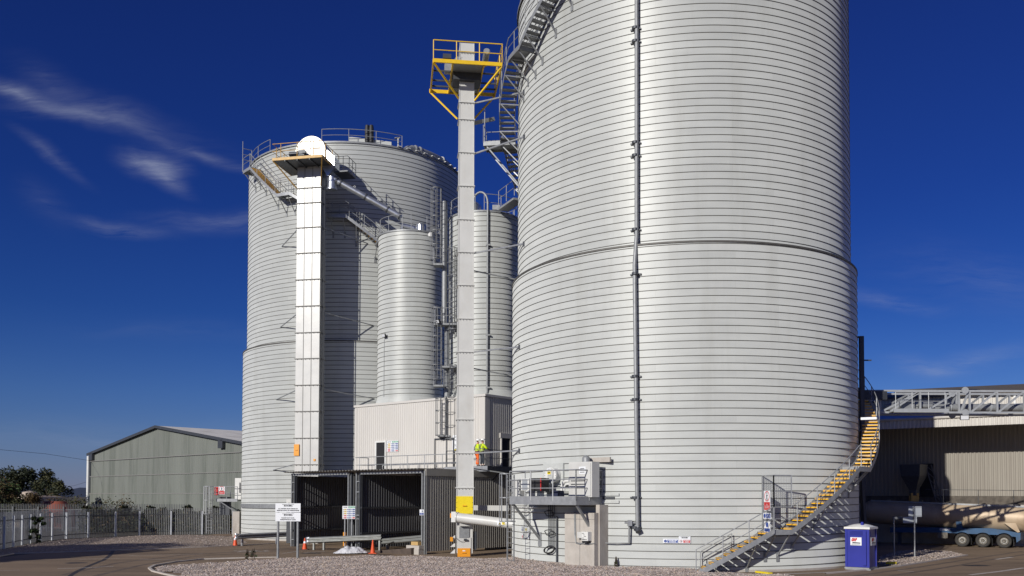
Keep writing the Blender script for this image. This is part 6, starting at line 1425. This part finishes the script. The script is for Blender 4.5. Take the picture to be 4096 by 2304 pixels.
for pts, w in ((((515, 2223), (700, 2219), (812, 2216)), .12), (((810, 2239), (1000, 2233), (1090, 2231)), .12), (((230, 2275), (330, 2272), (455, 2266)), .16), (((320, 2238), (480, 2233)), .12), (((930, 2205), (985, 2202)), .13), (((950, 2209), (1010, 2208)), .13), (((1020, 2207), (1080, 2205)), .13), (((560, 2237), (760, 2242)), .1), (((3590, 2283), (3655, 2287)), .16), (((3985, 2238), (4050, 2229)), .25), (((3880, 2300), (4000, 2286), (4096, 2272)), .22), (((1130, 2214), (1190, 2206)), .12), (((1215, 2212), (1300, 2206)), .12), (((0, 2283), (80, 2281)), .1)):
    strip(pts, w, .009, Pn)
for k in range(7):
    strip([(935 + k * 20, 2205 + (k % 2) * 2), (949 + k * 20, 2203.5 + (k % 2) * 2)], .3, .009, Pn)
M['tar'] = mat('tar_seam', (.035, .03, .028), .7, 0, .3, 4)
strip([(452, 2170), (446, 2185), (455, 2200), (440, 2222), (415, 2240), (360, 2262), (310, 2285), (270, 2310)], .22, .008, M['tar'], 'tar_seam')  # wiggly dark line drawn across the road
strip([(520, 2219), (700, 2215), (860, 2212), (1000, 2209)], .08, .008, M['tar'], 'tar_seam')
M['tyre_mark'] = mat('tyre_mark', (.13, .095, .068), .8, 0, .3, 2, dirt=((.2, .15, .105), .8, 1.2, (1, 1, 1)))
for pts, w in ((((380, 2304), (560, 2262), (760, 2228), (980, 2211), (1180, 2198)), .28), (((250, 2300), (470, 2252), (720, 2222), (960, 2206), (1160, 2193)), .28), (((3420, 2304), (3640, 2274), (3860, 2240), (4090, 2205)), .26), (((3560, 2304), (3760, 2274), (3960, 2240), (4120, 2215)), .26)):
    strip(pts, w, .0065, M['tyre_mark'], 'tyre_mark')
for x, y, w, h_ in ((700, 2262, .9, .5), (1240, 2213, .7, .6), (3900, 2262, .8, .5), (300, 2252, .6, .5)):
    g = gnd(x, y); mb = MB(); mb.poly([(g.x + w * math.cos(q * .524) * random.uniform(.8, 1.2), g.y + h_ * math.sin(q * .524) * random.uniform(.8, 1.2), .0068) for q in range(12)]); struct(mb.build('oil_stain', M['tar']))
# ------------------------------------------------------------------ guard rails
def guardrail(label, A, B, feet, m='galv', term=True):
    t = thing('guard_rail', label, 'guard rail', A, 0, 'w-beam guard rails'); d = (B - A).normalized(); s = Vector((d.y, -d.x, 0)).normalized()
    if s.dot(-A) < 0: s = -s
    prof = [(a_ * 1.2, b_ * 1.22) for a_, b_ in ((.0, -.16), (.02, -.15), (.085, -.10), (.085, -.055), (.0, -.015), (.0, .015), (.085, .055), (.085, .10), (.02, .15), (.0, .16))]
    mb = MB(); prev = None
    for P in (A, B):
        cur = [mb.p(P + s * o + Vector((0, 0, z))) for o, z in prof] + [mb.p(P + s * (o - .008) + Vector((0, 0, z))) for o, z in prof[::-1]]
        if prev:
            for k in range(len(cur)): mb.face((prev[k], cur[k], cur[(k + 1) % len(cur)], prev[(k + 1) % len(cur)]))
        else: mb.face(cur)
        prev = cur
    mb.face(prev[::-1]); mb.build('beam', M[m], t, smooth=40)
    if term:
        mb = MB(); rows = []
        for q in range(9):
            a = math.pi * q / 8; c = A - d * (.02 + .22 * math.sin(a)) + s * (.06 - .14 * (1 - math.cos(a)) * .6); rows.append([mb.p(c + s * (o * .35 - .0) + Vector((0, 0, z * (1.12)))) for o, z in prof])
        for r0, r1 in zip(rows[:-1], rows[1:]):
            for k in range(len(prof) - 1): mb.face((r0[k], r1[k], r1[k + 1], r0[k + 1]))
        mb.build('end_terminal', M['zinc'], t, smooth=50)
    for f in feet:
        P = A.lerp(B, f) - s * .12; mb = MB(); mb.box((P.x, P.y, (P.z + .1) / 2), (.10, .18, P.z + .1), math.atan2(d.y, d.x)); mb.build('post', M[m], t)
M['dull_rail'] = mat('dull_guard_rail', (.30, .31, .295), .5, .4, .15, 4)
guardrail('galvanised guard rail with rounded end beside the left cone, in front of the first bay', at(953, 2146, 66.2), at(1258, 2131, 71.5), (.06, .5, .95))
guardrail('galvanised guard rail with rounded end between the striped cone and the plain cone', at(1236, 2161, 61.8), at(1525, 2149, 60.6), (.06, .2, .97), 'dull_rail')
guardrail('dim guard rail inside the right bay of the dark shed', at(1530, 2166, 62.5), at(1688, 2152, 60.0), (.1, .9), 'dull_rail', False)
# ------------------------------------------------------------------ traffic cones
M['cone'] = mat('cone_orange', (.72, .085, .015), .5, 0, .06, 4)
def cone(label, g, h, stripes, w=.17):
    t = thing('traffic_cone', label, 'traffic cone', g, 0, 'traffic cones'); rad = lambda z: w + (.035 - w) * z / h
    mb = MB(); mb.lathe([(w + .04, .03), (w, .05), (.035, h), (.01, h + .01)], g, 24); mb.build('body', M['cone'], t, smooth=40)
    mb = MB(); mb.box((g.x, g.y, .02), (.5, .5, .04)); mb.build('base', M['rubber'] if stripes else M['cone'], t)
    for a, b in stripes:
        mb = MB(); mb.lathe([(rad(a * h) + .004, a * h), (rad(b * h) + .004, b * h)], g, 24); mb.build('sleeve', M['white_sign'], t, smooth=40)
cone('orange cone with two pale bands at the rounded end of the left guard rail', gnd(941, 2184), .78, ((.36, .50), (.56, .76)))
cone('orange and white cone behind the sign legs, one broad white sleeve', gnd(1219, 2199), .78, ((.38, .74),))
cone('plain tall orange cone without bands beside the crumpled sheet', gnd(1491, 2214), .86, (), .15)
# ------------------------------------------------------------------ company sign on two posts and the others
sgn = thing('sign_board', 'two white company boards one above the other on two round posts', 'sign', gnd(1150, 2234, .1))
SY = 50.7
for x in (1110, 1191):
    a = at(x + (3 if x < 1150 else 1), 2060, SY); mb = MB(); g = at(x, 2240, SY); mb.tube([(a.x, SY, -.1), (a.x, SY, a.z + .5)], .068, 12); mb.build('post', M['galv_dark'], sgn, smooth=50)
for (y0, y1, lines) in ((2013.5, 2048.4, ('ALL DRIVERS MUST REMAIN IN', 'VEHICLES UNTIL ON WEIGHBRIDGE')), (2050.6, 2085, ('PLEASE WAIT UNTIL', 'WEIGHBRIDGE IS CLEAR'))):
    a, b = at(1101, y1, SY - .1), at(1203, y0, SY - .1); w, h = b.x - a.x, b.z - a.z; X = facing(Vector(((a.x + b.x) / 2, SY - .1, (a.z + b.z) / 2)), (-.05, -1, 0))
    P = [('rect', -.12 * w, .36 * h, .22 * w, .022, 'ink'), ('rect', .12 * w, .36 * h, .24 * w, .022, 'ink'), ('text', -.01 * w, .22 * h, .30 * w, .21 * h, 'ink', 'ECOCEM', .006), ('tri', .165 * w, .22 * h, .05 * w, .13 * h, 'ink'), ('rect', 0, .09 * h, .40 * w, .008, 'grey_sign'),
         ('text', 0, -.12 * h, (.78 if y0 < 2020 else .52) * w, .14 * h, 'ink', lines[0], .004), ('text', 0, -.32 * h, (.90 if y0 < 2020 else .64) * w, .14 * h, 'ink', lines[1], .004)]
    notice('board', None, X, w, h, P, t=.02, par=sgn)
sy = 61.5; ss = thing('safety_sign', 'safety notice of coloured fields on two thin posts between the bays', 'sign', (gnd(1394, 2200)))
for x in (1380, 1408):
    a = at(x, 2080, sy); mb = MB(); mb.tube([(a.x, sy, 0), (a.x, sy, a.z + .4)], .05, 10); mb.build('post', M['galv'], ss, smooth=50)
a, b = at(1369, 2075.5, sy - .09), at(1421.5, 2024, sy - .09); safety_board('board', None, facing(Vector(((a.x + b.x) / 2, sy - .09, (a.z + b.z) / 2)), (-.08, -1, 0)), b.x - a.x, b.z - a.z)
bpy.data.objects['board.002' if 'board.002' in bpy.data.objects else 'board'].parent
o = [q for q in bpy.data.objects if q.name.startswith('board') and q.parent is None]
for q in o:
    q.parent = ss; q.matrix_parent_inverse = WM[ss.name].inverted()
    for k in ('label', 'category', 'group'):
        if k in q: del q[k]
a, b = at(1678, 2061, 57.3), at(1701, 2038, 57.3); X = facing(Vector(((a.x + b.x) / 2, 57.3, (a.z + b.z) / 2)), (-.1, -1, 0)); w, h = b.x - a.x, b.z - a.z
notice('notice_board', 'small white and blue notice on the right post of the dark shed', X, w, h, [('disc', 0, .2 * h, .22 * w, .30 * h, 'slate_ink'), ('rect', 0, .2 * h, .05, .07, 'white_sign'), ('rect', 0, -.25 * h, .92 * w, .36 * h, 'blue_ink'), ('text', 0, -.19 * h, .7 * w, .11 * h, 'white_sign', 'Sound horn'), ('text', 0, -.33 * h, .7 * w, .11 * h, 'white_sign', 'before exit')])
# raised barrier arm and posts between the bays
ba = thing('barrier_arm', 'raised white barrier arm with an orange band between the two bays', 'barrier', gnd(1418, 2180))
p0, p1, p2 = at(1418, 2155, 66.5), at(1424, 2070, 66.5), at(1416, 1985, 66.5)
mb = MB(); mb.tube([p0, p1], .11, 8, r2=.08); mb.build('arm', M['white_paint'], ba); mb = MB(); mb.tube([p1, p1 + Vector((0, 0, .45))], .085, 8); mb.build('band', M['orange'], ba)
mb = MB(); mb.tube([at(1409, 2060, 66.4), at(1412, 2010, 66.4), at(1416, 1980, 66.4), at(1422, 1971, 66.4)], .04, 6); mb.build('cable', M['white_paint'], ba)
g = gnd(1385, 2182); mb = MB(); mb.box((g.x, 66.8, .5), (.2, .2, 1.0)); mb.build('motor_housing', M['orange'], ba)
ctp = thing('control_post', 'small white control box with a drooping conduit at the left corner of the dark shed', 'control box', gnd(1160, 2172))
mb = MB(); a, b = at(1147, 2011, 69), at(1165, 1997, 69); mb.box(((a.x + b.x) / 2, 69, (a.z + b.z) / 2), (b.x - a.x, .25, b.z - a.z)); mb.build('case', M['white_paint'], ctp)
mb = MB(); mb.tube([at(1156, 2011, 69), at(1157, 2028, 69), at(1163, 2042, 69), at(1164, 2172, 69)], .05, 6); mb.build('conduit', M['cream_steel'], ctp)
mb = MB(); a, b = at(1146, 2172, 69.3), at(1163, 2034, 69.3); mb.box(((a.x + b.x) / 2, 69.3, (a.z + b.z) / 2), (b.x - a.x, .2, b.z - a.z)); mb.build('panel', M['dark_steel'], ctp)
# crumpled white sheet and timber
def crumple(label, px, Y0, seed):
    rnd = random.Random(seed); a, b = gnd(px[0], 2216), gnd(px[1], 2214); mb = MB(); n, m = 34, 16; g = {}
    ph = [(rnd.uniform(1, 6), rnd.uniform(1, 6), rnd.uniform(0, 6.3), rnd.uniform(.03, .10)) for _ in range(9)]
    for i in range(n + 1):
        for j in range(m + 1):
            s, t = i / n, j / m; env = (math.sin(math.pi * s) ** .8) * math.sin(math.pi * t) ** .7
            hz2 = env * (.17 * (math.exp(-((s - .33) / .16) ** 2) + .9 * math.exp(-((s - .75) / .18) ** 2)) + .08) + env * sum(k * abs(math.sin(u * 3.1 * s + v * 1.4 * t + p)) for u, v, p, k in ph) * .55 + rnd.uniform(-.012, .012)
            wdt = 1.5 * (.35 + .65 * math.sin(math.pi * min(s * 1.15, 1)) ** .5)
            q = a.lerp(b, s); g[i, j] = mb.p(q.x + rnd.uniform(-.03, .03), q.y - .2 + (t - .3) * wdt + rnd.uniform(-.03, .03), .06 + max(hz2, 0))
    for i in range(n):
        for j in range(m): mb.face((g[i, j], g[i + 1, j], g[i + 1, j + 1]) if (i + j) % 2 else (g[i, j], g[i + 1, j], g[i, j + 1])); mb.face((g[i, j], g[i + 1, j + 1], g[i, j + 1]) if (i + j) % 2 else (g[i + 1, j], g[i + 1, j + 1], g[i, j + 1]))
    tag(mb.build('plastic_sheet', mat('white_plastic', (.74, .74, .76), .38, 0, .05, 3), smooth=50, recalc=False), label, 'sheet')
crumple('crumpled white plastic sheet lying on the gravel edge by the plain cone', (1335, 1472), 57, 4)
tb = thing('timber_pallet', 'worn timber pallet pieces behind the crumpled white sheet', 'pallet', gnd(1435, 2190))
M['old_timber'] = mat('old_timber', (.42, .33, .18), .85, 0, .2, 6)
c = gnd(1437, 2194)
for k, (dx, dy, rz_) in enumerate(((-.35, 0, .5), (.1, .1, .5), (.45, .2, .5))):
    mb = MB(); mb.box((c.x + dx, c.y + dy, .22 + k * .02), (.14, 1.1, .12), rz_); mb.build('beam', M['old_timber'], tb)
mb = MB(); mb.bar((c.x - .5, c.y - .2, .3), (c.x + .55, c.y - .05, .42), .5, .05); mb.build('board', M['rubber'], tb)
# weeds
i = 0
for x, y, h, lab in ((1012, 2245, .55, 'ragged green weed on the gravel edge, the taller of the left pair'), (990, 2240, .4, 'small thin weed on the gravel edge, the shorter of the left pair'), (2182, 2248, .5, 'dry weed at the silo foot left of the concrete pier'), (2362, 2262, .55, 'brown tufted weed at the foot of the concrete pier'), (2478, 2268, .5, 'thin dark weed at the silo foot right of the concrete pier'), (2466, 2272, .35, 'low weed at the silo foot just left of the thin dark one')):
    g = gnd(x, y, .12); tree('weed', lab, (g.x, g.y, .12), h, h * .32, 170, ('green_leaf', 'brown_leaf') if i != 3 else ('brown_leaf', 'olive_leaf'), .05, .012, .05, 'weed', clumps=9, group='weeds on the gravel', part='leaves'); i += 1
# ------------------------------------------------------------------ two people on the balcony
M['skin'] = mat('skin', (.50, .28, .20), .55, 0, .06, 6); M['hivis'] = mat('hi_vis_yellow', (.62, .80, .02), .6, 0, .06, 5); M['hivis_orange'] = mat('hi_vis_orange', (.85, .14, .01), .6, 0, .06, 5)
M['navy_cloth'] = mat('navy_cloth', (.035, .042, .055), .8, 0, .15, 8); M['reflect'] = mat('reflective_tape', (.20, .22, .20), .4, .2, .1, 9); M['helmet'] = mat('white_helmet', (.80, .80, .78), .3, 0, .03, 3)
def skin(name, par, X, pts, edges, m, sub=2):
    """one continuous surface grown round a skeleton; pts = (x right, y forward, z, radius)"""
    me = bpy.data.meshes.new(name); me.from_pydata([tuple(X @ Vector(p[:3])) for p in pts], edges, []); o = bpy.data.objects.new(name, me); COL.objects.link(o)
    k = o.modifiers.new('skin', 'SKIN'); k.use_smooth_shade = True
    for v, p in zip(me.skin_vertices[0].data, pts):
        r = p[3]; v.radius = (r, r) if not isinstance(r, tuple) else r
    me.skin_vertices[0].data[0].use_root = True
    s = o.modifiers.new('sub', 'SUBSURF'); s.levels = s.render_levels = sub
    dg = bpy.context.evaluated_depsgraph_get(); nm = bpy.data.meshes.new_from_object(o.evaluated_get(dg)); bpy.data.objects.remove(o)
    nm.transform(WM[par.name].inverted()); nm.materials.clear(); nm.materials.append(m); r = bpy.data.objects.new(name, nm); COL.objects.link(r); r.parent = par; WM[r.name] = WM[par.name]; return r
def person(label, loc, head_dir, arm_pose, top, legs, collar=None):
    t = thing('person', label, 'person', loc, 0, None); X = frame(loc, head_dir); H = 1.0
    Z = lambda *v: v
    hipL, hipR = (-.10, 0, .93), (.10, 0, .93)
    B = [(0, 0, .95, .13), (0, .01, 1.15, .125), (0, .02, 1.36, .145), (0, .03, 1.50, .06), (0, .05, 1.60, .085), (0, .06, 1.70, .095),
         (-.10, 0, .90, .09), (-.11, .02, .50, .06), (-.11, -.02, .10, .045), (-.11, .12, .04, .04), (.10, 0, .90, .09), (.12, .06, .50, .06), (.12, .04, .10, .045), (.12, .18, .04, .04)]
    E = [(0, 1), (1, 2), (2, 3), (3, 4), (4, 5), (0, 6), (6, 7), (7, 8), (8, 9), (0, 10), (10, 11), (11, 12), (12, 13)]
    for s in (-1, 1):
        sh, el, wr = arm_pose[0 if s < 0 else 1]; i = len(B); B += [(*sh, .06), (*el, .045), (*wr, .035)]; E += [(2, i), (i, i + 1), (i + 1, i + 2)]
        d = (Vector(wr) - Vector(el)).normalized(); hand = Vector(wr) + d * .08; B.append((*hand, .032)); E.append((i + 2, i + 3))
    skin('body', t, X, B, E, M['skin'])
    for s in (-1, 1):
        sh, el, wr = arm_pose[0 if s < 0 else 1]; d = (Vector(wr) - Vector(el)).normalized(); hand = Vector(wr) + d * .11; side = d.cross(Vector((0, 0, 1))).normalized() if abs(d.z) < .95 else Vector((1, 0, 0))
        for q in range(4):
            a = hand + side * (q - 1.5) * .02; b = a + d * (.045 - .004 * abs(q - 1)) - Vector((0, 0, .015)); c = b + d * .02 - Vector((0, 0, .03))
            mb = MB(X); mb.tube([a, b, c], .009, 6, r2=.007); mb.build('finger', M['skin'], t, smooth=60)
        a = hand - d * .05 + side * -.035 * s; mb = MB(X); mb.tube([a, a + d * .04 - side * .02 * s, a + d * .07 - side * .015 * s - Vector((0, 0, .02))], .010, 6, r2=.008); mb.build('thumb', M['skin'], t, smooth=60)
    TB = [(0, 0, .90, .185), (0, .01, 1.12, .185), (0, .02, 1.32, .215), (0, .03, 1.47, .10)]; TE = [(0, 1), (1, 2), (2, 3)]
    for s in (-1, 1):
        sh, el, wr = arm_pose[0 if s < 0 else 1]; i = len(TB); w2 = tuple(Vector(el).lerp(Vector(wr), .9)); TB += [(*sh, .10), (*el, .082), (*w2, .066)]; TE += [(2, i), (i, i + 1), (i + 1, i + 2)]
    skin('jacket', t, X, TB, TE, M[top])
    LB = [(0, 0, .95, .155), (-.10, 0, .86, .115), (-.115, .02, .50, .088), (-.115, -.02, .12, .078), (.10, 0, .86, .115), (.125, .06, .50, .088), (.125, .04, .12, .078)]
    skin('trousers', t, X, LB, [(0, 1), (1, 2), (2, 3), (0, 4), (4, 5), (5, 6)], M[legs])
    for x, y in ((-.115, 0), (.125, .06)): skin('boot', t, X, [(x, y - .03, .07, .058), (x, y + .06, .05, .052), (x, y + .15, .045, .045)], [(0, 1), (1, 2)], M['rubber'])
    for z, rx, ry in ((1.02, .235, .185), (1.16, .235, .19)):
        mb = MB(X @ Matrix.Translation((0, .01, z)) @ Matrix.Diagonal((rx / .2, ry / .2, 1, 1))); mb.lathe([(.185, -.028), (.205, -.02), (.205, .02), (.185, .028)], (0, 0, 0), 24); mb.build('reflective_band', M['reflect'], t, smooth=40)
    for x in (-.09, .09):
        mb = MB(X); mb.tube([(x, -.185, 1.10), (x, -.19, 1.28), (x * 1.05, -.10, 1.46), (x, .05, 1.50), (x, .18, 1.3)], .022, 6); mb.build('reflective_band', M['reflect'], t)
    for z, l in ((.42, -1), (.30, -1), (.42, 1), (.30, 1)):
        if legs == 'hivis_orange':
            mb = MB(X); mb.lathe([(.088, -.025), (.094, 0), (.088, .025)], (l * .118, .02 if l < 0 else .055, z), 16); mb.build('leg_band', M['reflect'], t)
    hx = X @ Matrix.Translation((0, .06, 1.70))
    mb = MB(hx @ Matrix.Diagonal((.92, 1.12, 1, 1))); mb.lathe([(.135, .03), (.132, .06), (.115, .11), (.08, .145), (.01, .16)], (0, 0, 0), 24); hm = mb.build('helmet', M['helmet'], t, smooth=60)
    mb = MB(hx); mb.prism([(-.10, .10, .035), (.10, .10, .035), (.07, .205, .03), (-.07, .205, .03)], (0, 0, .012)); mb.build('peak', M['helmet'], hm)
    mb = MB(hx); mb.box((0, .12, .075), (.16, .05, .05)); mb.build('goggles', M['rubber'], hm)
    mb = MB(hx); mb.bar((0, .155, -.03), (0, .175, -.055), .03, .035); mb.build('nose', M['skin'], t)
    for s in (-1, 1):
        mb = MB(hx); mb.disc((s * .088, .0, -.035), .028, (s, 0, 0), 8, .012); mb.build('ear', M['skin'], t)
        mb = MB(hx); mb.disc((s * .032, .142, -.005), .010, (0, 1, 0), 8, .006); mb.build('eye', M['rubber'], t)
    mb = MB(hx); mb.box((0, .14, -.085), (.045, .012, .008)); mb.build('mouth', M['red_ink'], t)
    mb = MB(hx); mb.lathe([(.098, .03), (.104, -.02), (.095, -.06)], (0, -.012, 0), 20, math.pi, 2 * math.pi); mb.build('hair', M['bark'], t)
    if collar:
        mb = MB(X); mb.lathe([(.085, 1.47), (.09, 1.53)], (0, .03, 0), 16); mb.build('collar', M[collar], t)
    return t
lean_ = [((-.19, .02, 1.42), (-.27, .16, 1.20), (-.16, .40, 1.14)), ((.19, .02, 1.42), (.27, .18, 1.20), (.14, .42, 1.12))]
hang_ = [((-.19, .02, 1.42), (-.25, -.02, 1.16), (-.24, .10, .95)), ((.19, .02, 1.42), (.25, .04, 1.17), (.20, .22, 1.05))]
pA = at(1928, 1862, 60.75); pA.z = BZ; pB = at(1909, 1862, 61.1); pB.z = BZ
person('man in yellow hi-vis jacket, dark trousers and white helmet leaning toward the balcony rail', pA, R_(-62), lean_, 'hivis', 'navy_cloth')
person('man in yellow vest, orange trousers and white helmet half hidden by the grey elevator', pB, R_(-80), hang_, 'hivis', 'hivis_orange', 'hivis_orange')
